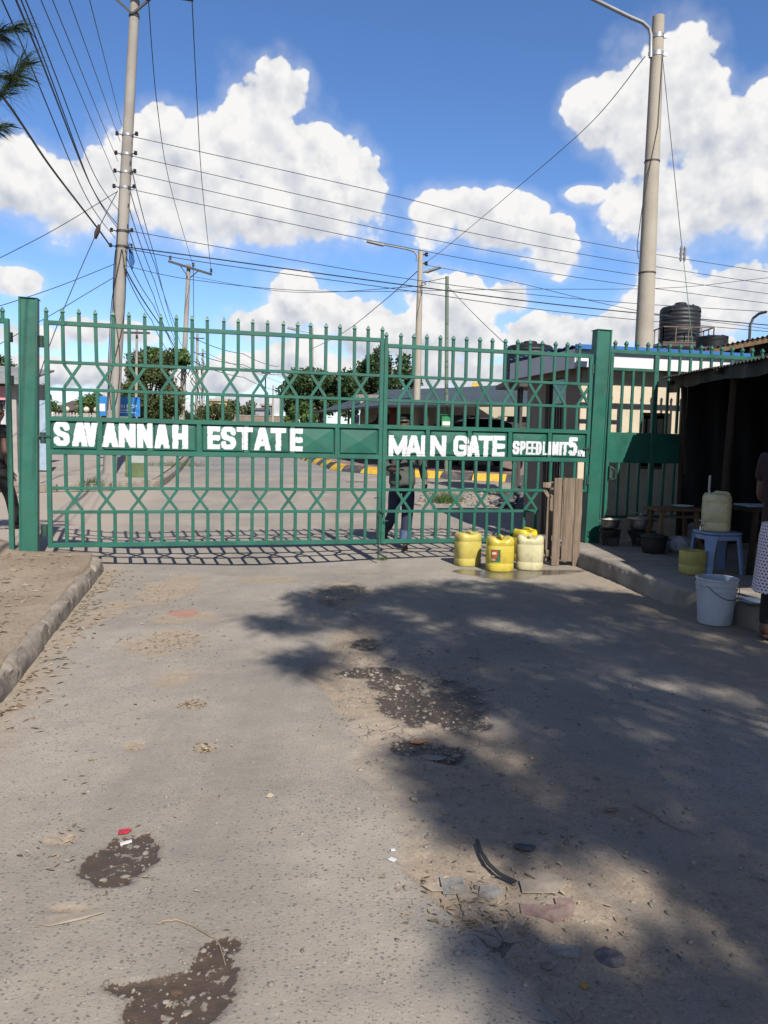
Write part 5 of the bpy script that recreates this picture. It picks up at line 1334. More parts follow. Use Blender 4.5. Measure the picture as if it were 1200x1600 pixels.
# ------------------------------------------------------------------ poles
CONC = mat('concrete_pole', (0.42, 0.37, 0.30), 0.9, 0.10, 1.2, 0.3, 40, dirt=(0.27, 0.23, 0.19), dirt_amt=0.5, dirt_scale=1.0)
CONCG = mat('grey_concrete_pole', (0.34, 0.31, 0.275), 0.9, 0.12, 1.2, 0.3, 40, dirt=(0.22, 0.19, 0.16), dirt_amt=0.5, dirt_scale=1.0)
GALV = mat('galvanised_steel', (0.42, 0.43, 0.44), 0.45, 0.12, 4, metal=0.6)
IRON = mat('dark_line_iron', (0.05, 0.045, 0.042), 0.6, 0.3, 8)
WIRE = mat('black_wire', (0.022, 0.022, 0.025), 0.6, 0.1, 8)
PORC = mat('brown_insulator', (0.06, 0.04, 0.035), 0.35, 0.2, 8)
def pole(label, base, top, r0, r1, m, n=20, name='utility_pole', cat='pole', group=None):
    base = Vector(base); top = Vector(top)
    root = thing(name, label, cat, base, 0, group)
    d = top - base
    mb = MB(); mb.tube([d * k for k in (0, 0.15, 0.3, 0.45, 0.6, 0.75, 0.9, 1.0)], [r0 + (r1 - r0) * k for k in (0, 0.15, 0.3, 0.45, 0.6, 0.75, 0.9, 1.0)], n); obj('shaft', mb, m, root, smooth=50)
    return root, base, d
def on_pole(P, py):
    """the point of a pole seen at picture row py, and its radius fraction"""
    root, base, d = P; lo, hi = 0.0, 1.0
    def row(k):
        p = base + d * k - EYE; return 800 - FPX * p.dot(_U) / p.dot(_F)
    for i in range(40):
        k = (lo + hi) / 2
        if row(k) > py: lo = k
        else: hi = k
    return d * k, k
b = gnd(171, 748); bY = b.y
LPb = Vector((b.x, bY, GZ(bY))); LPt = at(213.5, -45, bY + 0.1)
LP = pole('tall grey concrete power pole behind the left gate leaf, hung with many wires', LPb, LPt, 0.185, 0.115, CONCG)
for i, py in enumerate((212, 242, 270, 294, 362, 386)):
    c, k = on_pole(LP, py); r = 0.185 + (0.115 - 0.185) * k
    mb = MB(); mb.tube([c - Vector((0, 0, 0.03)), c + Vector((0, 0, 0.03))], r + 0.012, 18); obj('band', mb, GALV if i < 4 else IRON, LP[0], smooth=40)
    for s in (-1, 1):
        mb = MB(); mb.tube([c + Vector((s * r, -0.05, 0)), c + Vector((s * (r + 0.10), -0.08, 0.02))], 0.014, 6); mb.lathe([(0.02, -0.05), (0.05, -0.035), (0.03, -0.015), (0.052, 0.005), (0.03, 0.025), (0.045, 0.045), (0.02, 0.055)], 10, c + Vector((s * (r + 0.12), -0.08, 0.02)))
        obj('insulator', mb, PORC, LP[0], smooth=40)
c, k = on_pole(LP, 26)
for s in (-1, 1):
    mb = MB(); mb.bar(c + Vector((0, -0.13, 0)), c + Vector((s * 0.75, -0.13, 0.62)), 0.05, 0.05); obj('arm_brace', mb, IRON, LP[0])
mb = MB(); mb.tube([c - Vector((0, 0, 0.03)), c + Vector((0, 0, 0.03))], 0.135, 16); obj('band', mb, IRON, LP[0])
e1 = at(140, -26, bY - 0.15) - LPb; e2 = at(302, -2, bY - 0.15) - LPb
mb = MB(); mb.bar(e1, e2, 0.09, 0.11, up=(0, 0, 1)); obj('crossarm', mb, IRON, LP[0], bevel=0.004)
# cable loop and cables strapped down the shaft
c0, k0 = on_pole(LP, 392); c1_, k1 = on_pole(LP, 640)
for s, px in ((0.4, 0), (-0.5, 1), (0.1, 2)):
    pts = []
    for i in range(14):
        a = i / 13; p = c0.lerp(c1_, a); r = 0.17 + 0.02; ang = s + 0.9 * math.sin(a * 5 + px * 2); pts.append(p + Vector((math.sin(ang) * r, -math.cos(ang) * r, 0)))
    mb = MB(); mb.tube(pts, 0.012, 6); obj('down_cable', mb, WIRE, LP[0], smooth=True)
cb, kb = on_pole(LP, 395)
mb = MB(); mb.tube([cb + Vector((0.22, -0.1, 0.25)), cb + Vector((0.30, -0.14, 0.05)), cb + Vector((0.36, -0.12, -0.25)), cb + Vector((0.33, -0.12, -0.42)), cb + Vector((0.27, -0.12, -0.2)), cb + Vector((0.26, -0.12, 0.2))], 0.035, 8); obj('blue_cable_coil', mb, mat('blue_cable', (0.03, 0.12, 0.32), 0.5), LP[0], smooth=True)

rb = at(1006, 540, 13.6); rt = at(1029, 26, 13.6)
RPd = (rt - rb).normalized(); k = (rb.z - GZ(13.6)) / RPd.z
RPb = rb - RPd * k
RP = pole('smooth beige concrete street light pole behind the guard house', RPb, rt, 0.185, 0.098, CONC, 28, 'street_light', 'street light')
def rr_(k): return 0.185 + (0.098 - 0.185) * k
for py in (58, 86, 253, 427):
    c, k = on_pole(RP, py); mb = MB(); h = 0.035 if py < 100 else 0.012
    mb.tube([c - Vector((0, 0, h)), c + Vector((0, 0, h))], rr_(k) + 0.008, 20); 
    if py < 100: mb.box(c + Vector((rr_(k) + 0.02, -0.03, 0)), (0.06, 0.03, 0.05)); mb.box(c + Vector((-rr_(k) - 0.02, -0.03, 0)), (0.06, 0.03, 0.05))
    obj('band', mb, GALV if py < 100 else IRON, RP[0], smooth=40)
pts = [at(1016.5, 90, 13.45) - RPb, at(1017, 55, 13.45) - RPb, at(1014, 44, 13.43) - RPb, at(1004, 35, 13.4) - RPb, at(985, 27, 13.35) - RPb, at(930, 0, 13.1) - RPb, at(880, -24, 12.9) - RPb]
mb = MB(); mb.tube(pts, 0.032, 12); obj('lamp_arm', mb, GALV, RP[0], smooth=True)
lampm = mat('grey_lamp_housing', (0.25, 0.26, 0.27), 0.5)
mb = MB(); e = pts[-1]; mb.bar(e, e + Vector((-0.55, -0.15, 0.02)), 0.20, 0.09, up=(0, 0, 1)); obj('lamp_head', mb, lampm, RP[0], bevel=0.02)
c, k = on_pole(RP, 90); c2, k2 = on_pole(RP, 275)
mb = MB(); mb.tube([c + Vector((0.06, -0.10, 0)), c.lerp(c2, 0.6) + Vector((0.03, -0.135, 0)), c2 + Vector((-0.09, -0.12, 0))], 0.006, 6); obj('down_cable', mb, WIRE, RP[0])
c3, k3 = on_pole(RP, 330); c4, k4 = on_pole(RP, 405)
mb = MB(); mb.tube([c2 + Vector((-0.09, -0.12, 0)), c3 + Vector((-0.155, -0.05, 0)), c4 + Vector((-0.20, -0.02, 0.2)), c4 + Vector((-0.16, 0, 0))], 0.007, 6); obj('down_cable', mb, WIRE, RP[0])

mY = 27.5
mbp = at(651, 632, mY); mt = at(657.5, 390, mY); dd = (mt - mbp).normalized(); mb0 = mbp - dd * ((mbp.z - GZ(mY)) / dd.z)
MP = pole('beige concrete street light pole rising through the parking shade', mb0, mt, 0.150, 0.085, CONC, 18, 'street_light', 'street light')
pts = [at(651, 408, mY - 0.1) - mb0, at(652, 400, mY - 0.1) - mb0, at(648, 393, mY - 0.1) - mb0, at(636, 389, mY - 0.2) - mb0, at(600, 382, mY - 0.5) - mb0]
mb = MB(); mb.tube(pts, 0.035, 8); obj('lamp_arm', mb, GALV, MP[0], smooth=True)
mb = MB(); mb.bar(at(600, 383, mY - 0.5) - mb0, at(573, 376.5, mY - 0.6) - mb0, 0.14, 0.10, up=(0, 0, 1)); obj('lamp_head', mb, lampm, MP[0], bevel=0.02)
mb = MB(); mb.tube([at(660, 425, mY) - mb0, at(668, 425, mY) - mb0], 0.03, 8); mb.bar(at(666, 425, mY) - mb0, at(689, 417, mY - 0.1) - mb0, 0.16, 0.08, up=(0, 0, 1)); obj('flood_lamp', mb, lampm, MP[0], bevel=0.02)
for py in (398, 412):
    c, k = on_pole(MP, py); mb = MB(); mb.lathe([(0.03, -0.07), (0.07, -0.04), (0.04, 0.0), (0.07, 0.04), (0.03, 0.07)], 10, c + Vector((0.2, -0.05, 0))); mb.tube([c, c + Vector((0.2, -0.05, 0))], 0.02, 6); obj('insulator', mb, PORC, MP[0])
gpb = gnd(697, 737, 0.17)
gY = gpb.y
GPt = at(698.5, 432, gY)
GPm = mat('pale_green_pole_paint', (0.135, 0.19, 0.135), 0.7, 0.2, 2, 0.2, 30, dirt=(0.2, 0.17, 0.13), dirt_amt=0.4)
GP = pole('thin pale green steel pole with a notice box in front of the parked car', (gpb.x, gY, GZ(gY) + 0.17), GPt, 0.062, 0.055, GPm, 12, 'steel_pole', 'pole')
nb = at(697, 660, gY - 0.14) - Vector((gpb.x, gY, GZ(gY) + 0.17))
mb = MB(); mb.box(nb, (0.30, 0.14, 0.42)); mb.prism([(nb.x - 0.2, nb.y - 0.11), (nb.x + 0.2, nb.y - 0.11), (nb.x + 0.2, nb.y + 0.08), (nb.x - 0.2, nb.y + 0.08)], nb.z + 0.215, nb.z + 0.24); o = obj('notice_box', mb, mat('bright_green_box', (0.02, 0.22, 0.07), 0.5), GP[0], bevel=0.01)
mb = MB(); mb.box(nb + Vector((0, -0.075, -0.03)), (0.24, 0.006, 0.12)); obj('white_notice', mb, WHITEP, o)
mb = MB(); mb.box(nb + Vector((0, -0.075, -0.15)), (0.24, 0.006, 0.08)); obj('yellow_notice', mb, yel, o)
# far power poles along the street
FPb = at(281, 662, 46); FPb.z = 0.5; FP = pole('concrete power pole with a steel crossarm down the street', FPb, at(295, 413, 46), 0.20, 0.115, CONCG, 14, group='power poles along the street')
mb = MB(); mb.bar(at(263, 408, 45.7) - FPb, at(331, 429, 45.9) - FPb, 0.10, 0.12, up=(0, 0, 1)); obj('crossarm', mb, IRON, FP[0])
mb = MB(); mb.bar(at(281, 414, 45.8) - FPb, at(293, 432, 45.8) - FPb, 0.05); mb.bar(at(310, 423, 45.8) - FPb, at(297, 434, 45.8) - FPb, 0.05); obj('arm_brace', mb, IRON, FP[0])
for px, py in ((266, 406), (302, 417), (330, 426)):
    c = at(px, py, 45.8) - FPb; mb = MB(); mb.lathe([(0.03, 0), (0.09, 0.05), (0.05, 0.12), (0.09, 0.18), (0.03, 0.24)], 8, c); obj('insulator', mb, PORC, FP[0])
mb = MB()
for i in range(14):
    a = i * 0.9; p = at(288 + 5 * math.sin(a), 545 + i * 2.6, 45.6) - FPb; mb.tube([p, p + Vector((0.25 * math.sin(a * 2), -0.1, -0.35)), p + Vector((0.1, -0.1, -0.7))], 0.03, 5)
obj('cable_coil', mb, WIRE, FP[0])
for lab, b0, t0, Y, r0, r1, nm in (('slender distant pole just right of the crossarm pole', (306, 660), (308.5, 521), 62, 0.16, 0.10, 'utility_pole'), ('shorter distant pole beside the slender one', (314, 660), (317, 545), 76, 0.16, 0.10, 'utility_pole'), ('thin pole between the tall left pole and the round tree', (211, 655), (214, 513), 33, 0.075, 0.05, 'utility_pole'), ('distant beige pole behind the mango trees', (487, 640), (487, 512), 52, 0.17, 0.11, 'street_light')):
    bb = at(b0[0], b0[1], Y); bb.z = 0.4; PP = pole(lab, bb, at(t0[0], t0[1], Y), r0, r1, CONCG if nm == 'utility_pole' else CONC, 10, nm, 'pole' if nm == 'utility_pole' else 'street light', 'power poles along the street' if nm == 'utility_pole' else None)
    if nm == 'street_light':
        mb = MB(); mb.tube([at(487, 521, Y - 0.2) - bb, at(483, 519, Y - 0.3) - bb, at(464, 515.5, Y - 0.5) - bb], 0.045, 6); obj('lamp_arm', mb, GALV, PP[0]); mb = MB(); mb.bar(at(465, 515.5, Y - 0.5) - bb, at(449, 512, Y - 0.6) - bb, 0.3, 0.14, up=(0, 0, 1)); obj('lamp_head', mb, lampm, PP[0])
    else:
        c = at(t0[0], t0[1] + 8, Y) - bb; mb = MB(); mb.bar(c + Vector((-0.6, -0.2, 0)), c + Vector((0.6, -0.2, 0)), 0.08); obj('crossarm', mb, IRON, PP[0])
        mb = MB()
        for i in range(10 if Y > 40 else 0):
            p = at(b0[0] + 5 * math.sin(i * 1.3), 560 + i * 7.5, Y - 0.3) - bb; mb.tube([p, p + Vector((0.3 * math.cos(i), 0, -0.3)), p + Vector((0.2, 0, -0.9))], 0.035, 4)
        if Y > 40: obj('cable_coil', mb, WIRE, PP[0])
bb = at(414, 660, 64); bb.z = 0.5; PP = pole('slim mast with a flat floodlight head down the street', bb, at(415, 583, 64), 0.07, 0.06, IRON, 8, 'light_mast', 'mast')
mb = MB(); mb.box(at(415, 582, 64) - bb, (0.75, 0.4, 0.2)); obj('flood_lamp', mb, lampm, PP[0], bevel=0.04)
for lab, b0, t0, Y in (('thin bare post left of the mango trees', (426, 660), (427, 602), 70), ('thin bare post close to the floodlight mast', (437, 660), (438, 612), 80), ('pale short post in front of the mango trees', (449, 668), (451, 632), 48)):
    bb = at(b0[0], b0[1], Y); bb.z = 0.4; pole(lab, bb, at(t0[0], t0[1], Y), 0.10 if Y > 50 else 0.16, 0.08 if Y > 50 else 0.15, CONC, 8, 'post', 'post')

# ------------------------------------------------------------------ wires
def wire(label, pts, r=0.009, sag=0.0, group='overhead wires', m=None, name='wire', n=18):
    P = [at(*p) if len(p) == 3 and not isinstance(p, Vector) else Vector(p) for p in pts]
    out = []
    for i in range(len(P) - 1):
        a = P[max(i - 1, 0)]; b_ = P[i]; c = P[i + 1]; d = P[min(i + 2, len(P) - 1)]
        for k in range(n):
            t = k / n; q = 0.5 * ((2 * b_) + (c - a) * t + (2 * a - 5 * b_ + 4 * c - d) * t * t + (3 * b_ - a - 3 * c + d) * t ** 3)
            out.append(q - Vector((0, 0, sag * 4 * t * (1 - t))))
    out.append(P[-1])
    mb = MB(); mb.tube(out, r, 5)
    return tag(obj(name, mb, m or WIRE, None, smooth=60), label, 'wire', group)
LY = bY - 0.1; RY = 25.0
W4 = 'four wires from the tall left pole to the right'
for lab, p in (('uppermost of the four wires running right from the tall pole', [(205, 213, LY), (600, 302, 21.0), (880, 371, 22.5), (1200, 425, 24), (1500, 466, 25.5)]),
               ('second wire down running right from the tall pole', [(203, 243, LY), (600, 334, 21.0), (880, 392, 22.5), (1200, 443.5, 24), (1500, 482, 25.5)]),
               ('third wire down running right from the tall pole', [(202, 270, LY), (600, 359, 21.0), (880, 412, 22.5), (1200, 459, 24), (1500, 495, 25.5)]),
               ('fourth wire down running right from the tall pole', [(201, 295, LY), (600, 380, 21.0), (880, 430, 22.5), (1200, 474, 24), (1500, 508, 25.5)])):
    wire(lab, p, 0.0085, group=W4)
wire('thin wire leaving the tall pole beside the blue coil, running right', [(198, 360, LY), (600, 430, 21), (880, 465, 22.5), (1200, 487, 24), (1500, 500, 25.5)], 0.009)
wire('thick black cable running right from below the insulators of the tall pole', [(196, 386, LY), (310, 401, 20), (600, 441, 21), (880, 477, 22.5), (1200, 508, 24), (1500, 530, 25.5)], 0.016)
wire('cable just under the thick black one, running right', [(196, 388, LY), (320, 410, 20), (600, 449, 21), (880, 488, 22.5), (1200, 518, 24), (1500, 542, 25.5)], 0.010)
wire('sagging low wire that rises again at the right edge', [(192, 414, LY), (300, 437, 20), (500, 455, 21), (800, 452, 22.5), (1040, 450, 23.5), (1200, 434, 24), (1500, 400, 25)], 0.008)
wire('wire from the top crossarm to the far crossarm, left of the pair', [(231, -14, LY), (245, 160, 26), (266, 290, 33), (302, 416, 45.8)], 0.013, group='pair of wires down the street')
wire('wire from the top crossarm to the far crossarm, right of the pair', [(300, 0, LY), (308, 160, 26), (316, 290, 33), (330, 425, 45.8)], 0.014, group='pair of wires down the street')
wire('wire dropping from the far crossarm down the street', [(302, 417, 45.8), (303, 520, 60), (305, 585, 80)], 0.02)
# lines that come in over the viewer's left shoulder to the tall pole
fan = [((190, 196), (140, 0, 10.0)), ((188, 222), (108, 0, 9.5)), ((184, 252), (82, 0, 9.0)), ((183, 284), (64, 0, 8.8))]
for k, (a, e) in enumerate(fan):
    A = at(a[0], a[1], LY); Bp = at(*e); D = (Bp - A); wire(['rightmost', 'second from the right', 'third from the right', 'fourth from the right'][k] + ' of the thin wires fanning up left from the tall pole', [A, A + D * 0.35, A + D * 0.7, Bp, A + D * 1.5], 0.0065, 0.0, 'wires fanning up and left from the tall pole')
fan2 = [((186, 330), (40, 0, 8.0), 0.008), ((184, 352), (25, 0, 7.5), 0.011), ((183, 356), (33, 0, 7.6), 0.008), ((180, 372), (3, 0, 7.5), 0.008)]
names = ['thin wire left of the fan, ending low on the tall pole', 'thicker twisted cable coming down from the top left corner', 'slim cable close beside the twisted one', 'leftmost long wire slanting from the top left corner']
for k, (a, e, r) in enumerate(fan2):
    A = at(a[0], a[1], LY); Bp = at(*e); D = (Bp - A); mid = A + D * 0.5 - Vector((0, 0, 0.35)); wire(names[k], [A, mid, Bp, A + D * 1.6], r, 0.0, 'wires fanning up and left from the tall pole')
wire('thick cable bundle from the left edge to the tall pole', [(-120, 20, 9), (0, 146, 11.5), (80, 262, 15), (152, 356, 18.4), (172, 384, LY)], 0.020)
wire('thin wire rising from the left edge to the insulators', [(-60, 432, 18), (0, 403, 18.3), (90, 356, 18.8), (182, 300, LY)], 0.009)
wire('wire crossing the left edge just above the green post', [(-60, 495, 18), (0, 478, 18.3), (90, 448, 18.8), (178, 413, LY)], 0.009)
wire('lower wire slanting up to the tall pole behind the left gate finials', [(-40, 560, 18), (80, 492, 18.6), (130, 462, 19), (177, 434, LY)], 0.009)
wire('guy wire from the tall pole down to the left behind the gate', [(184, 298, LY - 0.1), (152, 362, 18.2), (100, 482, 16.9), (64, 580, 16.2), (50, 650, 15.9)], 0.010)
gi = at(152, 362, 18.2); mb = MB(); mb.tube([gi + Vector((0.05, 0, 0.16)), gi + Vector((0.02, 0, 0.05)), gi + Vector((-0.02, 0, -0.05)), gi + Vector((-0.05, 0, -0.16))], [0.03, 0.055, 0.055, 0.03], 10); tag(obj('guy_insulator', mb, PORC, None, smooth=True), 'dark egg insulator on the guy wire left of the tall pole', 'insulator')
for k, (a, e, Y) in enumerate((((203, 252), (283, 560), 45.5), ((201, 290), (284, 540), 45.5), ((200, 318), (285, 566), 45.5), ((199, 350), (282, 575), 45.5), ((197, 400), (284, 556), 45.5), ((196, 424), (280, 580), 45.5), ((196, 420), (312, 600), 62))):
    A = at(a[0], a[1], LY); Bp = at(e[0], e[1], Y); wire(['highest', 'second highest', 'third highest', 'fourth highest', 'fifth highest', 'sixth highest', 'lowest, thickest'][k] + ' of the wires dropping right from the tall pole to the next', [A, A.lerp(Bp, 0.3), A.lerp(Bp, 0.7), Bp], 0.013 if k < 6 else 0.020, 0.12, 'bundle of wires to the next pole')
for k, (a, e) in enumerate((((300, 548, 46), (436, 585, 85)), ((300, 525, 46), (436, 572, 85)), ((318, 548, 76), (450, 600, 120)), ((296, 560, 46), (440, 610, 90)))):
    wire(['lower long wire from the crossarm pole above the mango trees', 'upper long wire from the crossarm pole towards the mango trees', 'faint wire between the distant poles', 'lowest faint wire above the yellow building'][k], [at(*a), at(*a).lerp(at(e[0], e[1], a[2] + 20), 0.5), at(e[0], e[1], a[2] + 20)], 0.022, 0.2, 'distant wires')
wire('service wire from the right street light pole to the middle one', [(1008, 88, 13.45), (920, 195, 17), (800, 300, 21.5), (700, 384, 25.6), (664, 411, mY)], 0.008)
wire('wire from the middle street light pole down to the left', [(652, 424, mY), (600, 470, 33), (536, 520, 42), (487, 545, 52)], 0.016)
wire('wire from the thin green pole down to the guard house roof', [(700, 448, gY), (740, 490, 20), (795, 542, 15), (812, 548, 13.2)], 0.008)
wire('short wire between the middle pole and the thin green pole', [(660, 442, mY), (697, 434, gY)], 0.010)
wire('low thin wire from the middle street light pole to the right', [(664, 414, mY), (800, 440, 25), (1000, 486, 24), (1250, 520, 24)], 0.009)
wire('long faint wire above the parking shade', [(300, 432, 46), (450, 456, 38), (640, 448, 28), (657, 440, mY)], 0.012)
wire('guy wire of the right street light pole, upper length', [(1035, 88, 13.5), (1050, 235, 13.3), (1064, 372, 13.1), (1066, 386, 13.1)], 0.006)
wire('guy wire of the right street light pole, lower length', [(1068, 406, 13.1), (1074, 460, 13.0), (1083, 545, 12.9), (1100, 700, 12.7)], 0.006, m=mat('green_sleeved_wire', (0.10, 0.20, 0.15), 0.6))
gi = at(1067, 396, 13.1); g_ = thing('guy_insulator', 'stacked grey insulator on the guy wire of the right pole', 'insulator', gi)
for dx in (-0.03, 0.03):
    mb = MB(); mb.lathe([(0.012, -0.13), (0.026, -0.09), (0.018, -0.05), (0.028, -0.01), (0.018, 0.03), (0.027, 0.07), (0.012, 0.12)], 10, (dx, 0, 0)); obj('disc_stack', mb, mat('grey_porcelain', (0.22, 0.2, 0.2), 0.3), g_, smooth=50)

# ------------------------------------------------------------------ water tanks
TANK = mat('black_tank_plastic', (0.012, 0.014, 0.018), 0.55, 0.15, 2, spec=0.35)
def tank(label, c, r, h, legs, group='black water tanks', lw=1.1, lt=0.10, rails=True):
    root = thing('water_tank', label, 'water tank', c, 0, group)
    prof = [(r * 0.98, 0.0)]; nb = 9
    for i in range(nb):
        z0 = h * i / nb * 0.86; z1 = h * (i + 1) / nb * 0.86; prof += [(r * 0.98, z0 + 0.01), (r, z0 + (z1 - z0) * 0.25), (r, z0 + (z1 - z0) * 0.75), (r * 0.98, z1 - 0.01)]
    prof += [(r * 0.99, h * 0.88), (r * 0.9, h * 0.93), (r * 0.45, h * 0.98)]
    mb = MB(); mb.lathe(prof, 32); obj('tank_body', mb, TANK, root, smooth=50)
    mb = MB(); mb.lathe([(r * 0.30, h * 0.975), (r * 0.30, h * 1.03), (r * 0.25, h * 1.05), (0.02, h * 1.05)], 20); obj('tank_lid', mb, TANK, root, smooth=50)
    for k in range(4):
        a = R(45 + 90 * k); mb = MB(); mb.bar((math.cos(a) * r * 1.05, math.sin(a) * r * 1.05, h * 0.80), (math.cos(a) * r * 0.62, math.sin(a) * r * 0.62, h * 0.97), 0.05, 0.08); obj('shoulder_rib', mb, TANK, root)
    mb = MB(); mb.box((0, 0, -0.06), (r * 2.5, r * 2.5, 0.10)); obj('platform', mb, IRON, root)
    for sx in (-1, 1):
        for sy in (-1, 1):
            mb = MB(); mb.bar((sx * r * lw, sy * r * lw, -legs), (sx * r * lw, sy * r * lw, -0.11), lt); obj('leg', mb, IRON, root)
    RAILM = mat('rusty_railing', (0.16, 0.10, 0.07), 0.7)
    for (a, b_) in (((-1, -1), (1, -1)), ((1, -1), (1, 1)), ((-1, 1), (-1, -1))) if rails else ():
        mb = MB(); A = Vector((a[0] * r * 1.25, a[1] * r * 1.25, 0)); B_ = Vector((b_[0] * r * 1.25, b_[1] * r * 1.25, 0))
        for z in (0.02, 0.55): mb.bar(A + Vector((0, 0, z)), B_ + Vector((0, 0, z)), 0.035)
        for i in range(5): mb.bar(A.lerp(B_, i / 4), A.lerp(B_, i / 4) + Vector((0, 0, 0.55)), 0.03)
        obj('railing', mb, RAILM, root)
    return root
c = at(1060, 541, 28); tank('big black ribbed water tank on a railed platform behind the right pole', c, 0.70, 1.45, c.z - 0.4)
c = at(826, 600, 18.5); tank('dark water tank half hidden behind the guard house roof', c, 0.55, 0.95, c.z - 0.25, lw=0.35, lt=0.06, rails=False)
c = at(1112, 545, 26); tank('low black tank just above the right corrugated roof', c, 0.5, 0.42, c.z - 0.4, rails=False)

# ------------------------------------------------------------------ building with corrugated roof at the right
A = at(1062, 552, 15.2); B_ = at(1290, 506, 14.4)
rbld = thing('iron_roofed_house', 'grey walled house with rusty corrugated roof and timber fascia at the right', 'house', (A.x, A.y, 0.2), math.atan2(B_.y - A.y, B_.x - A.x))
Lr = math.hypot(B_.x - A.x, B_.y - A.y); za, zb = A.z - 0.2, B_.z - 0.2
mb = corr_sheet(-0.05, Lr, 0, 5.5, lambda x, y: za + (zb - za) * x / Lr - 0.03 * y, 'x', 0.085, 0.016); obj('roof_sheet', mb, mat('grey_rusty_sheet', (0.22, 0.20, 0.19), 0.5, 0.25, 3, dirt=(0.13, 0.07, 0.045), dirt_amt=0.7, dirt_scale=2), rbld)
mb = MB(); mb.bar((0.0, 0.06, za - 0.075), (Lr, 0.06, zb - 0.075), 0.035, 0.10, up=(0, 0, 1)); obj('fascia_board', mb, BROWNWOOD, rbld)
for k in range(5):
    x = Lr * (0.12 + 0.2 * k); z = za + (zb - za) * x / Lr; mb = MB(); mb.bar((x, 0.09, z - 0.17), (x, 5.3, z - 0.24), 0.06, 0.10, up=(0, 0, 1)); obj('rafter', mb, BROWNWOOD, rbld)
mb = MB(); mb.add([(0.3, 0.55, 0), (Lr, 0.55, 0), (Lr, 0.55, zb - 0.30), (0.3, 0.55, za - 0.22), (0.3, 5.2, 0), (Lr, 5.2, 0), (Lr, 5.2, zb - 0.42), (0.3, 5.2, za - 0.40)], [(0, 1, 2, 3), (1, 5, 6, 2), (5, 4, 7, 6), (4, 0, 3, 7)]); obj('wall', mb, mat('grey_render', (0.23, 0.21, 0.19), 0.95, 0.2, 2, 0.6, 30), rbld)
pA = at(1170, 527, 16.0)
mb = MB(); mb.tube([at(1171, 530, 16), at(1172, 508, 16), at(1177, 497, 16), at(1186, 490, 15.9), at(1198, 487, 15.8)], 0.028, 8); mb.tube([pA + Vector((0, 0, -0.9)), at(1171, 530, 16)], 0.028, 8); tag(obj('swan_neck_pipe', mb, IRON, None, smooth=True), 'bent grey pipe rising above the right corrugated roof', 'pipe')

# ------------------------------------------------------------------ parking shade, garages, parked car
SHADE = mat('dark_shade_net', (0.045, 0.066, 0.078), 0.75, 0.15, 1.5, 0.3, 60)
cp = thing('parking_shade', 'long dark grey-blue shade canopy over the parking bays', 'canopy', (3, 26, GZ(26)))
def cq(*a): return at(*a) - Vector((3, 26, GZ(26)))
F_ = [(486, 644, 35), (545, 638, 30), (600, 633, 26), (700, 632.5, 24), (850, 631, 22.4)]; K_ = [(520, 634, 42), (560, 622, 39), (604, 609, 35), (700, 606, 33), (850, 598, 31)]
v = []; f = []; M_ = 6; n = 32
def lerp_list(L, a):
    x = a * (len(L) - 1); i = min(int(x), len(L) - 2); t = x - i; return [L[i][k] + (L[i + 1][k] - L[i][k]) * t for k in range(3)]
for i in range(n + 1):
    p = cq(*lerp_list(F_, i / n)); q_ = cq(*lerp_list(K_, i / n))
    for j in range(M_ + 1):
        t = j / M_; v.append(p.lerp(q_, t) - Vector((0, 0, 0.10 * math.sin(math.pi * t) * (0.5 + 0.5 * math.sin(i * 1.57)))))
for i in range(n):
    for j in range(M_): a = i * (M_ + 1) + j; f.append((a, a + M_ + 1, a + M_ + 2, a + 1))
mb = MB(); mb.add(v, f); o = obj('canopy_sheet', mb, SHADE, cp, smooth=60); o.modifiers.new('thickness', 'SOLIDIFY').thickness = 0.03
for px, Y in ((545, 30.2), (602, 26.2), (668, 24.8), (745, 24.0), (835, 22.8)):
    t_ = at(px, 634, Y); mb = MB(); mb.tube([Vector((t_.x, Y, GZ(Y) + 0.17)) - Vector((3, 26, GZ(26))), t_ - Vector((3, 26, GZ(26)))], 0.045, 8); obj('post', mb, IRON, cp)
mb = MB()
for i in range(n): mb.bar(v[i * (M_ + 1)] - Vector((0, 0, 0.05)), v[(i + 1) * (M_ + 1)] - Vector((0, 0, 0.05)), 0.05)
obj('front_beam', mb, IRON, cp)
ga = thing('garage_row', 'row of dark garage doors between cream pillars under the shade', 'building', (4.6, 33.2, 0.6))
CREAMW = mat('cream_wall_paint', (0.50, 0.45, 0.33), 0.85, 0.1, 2); OLIVED = mat('dark_olive_shutter', (0.045, 0.045, 0.035), 0.6, 0.15, 2)
mb = MB(); mb.box((0, 0, 2.30), (11.4, 0.3, 0.62)); obj('beam', mb, CREAMW, ga); mb = MB(); mb.box((0, 0.6, 1.3), (11.4, 0.1, 2.6)); obj('rear_wall', mb, OLIVED, ga)
mb = MB(); mb.box((0, 0.3, 2.70), (11.8, 1.2, 0.14)); obj('roof_slab', mb, mat('roof_cement', (0.25, 0.23, 0.2), 0.9), ga)
for k in range(5):
    x = -5.55 + 2.775 * k; pr = MB(); pr.box((x, 0, 1.0), (0.34, 0.32, 1.98)); pi_ = obj('pillar', pr, CREAMW, ga)
    for s in (-1, 1):
        if (k == 0 and s < 0) or (k == 4 and s > 0): continue
        poly = [(0.17, 1.985)] + [(0.17 + 0.42 * math.cos(a) * 1.0, 1.985 - 0.42 * math.sin(a)) for a in [R(0), R(20), R(40), R(60), R(75), R(90)]]
        mb = MB(); m_ = len(poly); mb.add([(x + s * a, -0.12, z) for a, z in poly] + [(x + s * a, 0.12, z) for a, z in poly], [tuple(range(m_)), tuple(range(2 * m_ - 1, m_ - 1, -1))] + [(i, (i + 1) % m_, m_ + (i + 1) % m_, m_ + i) for i in range(m_)]); obj('bracket', mb, CREAMW, pi_)
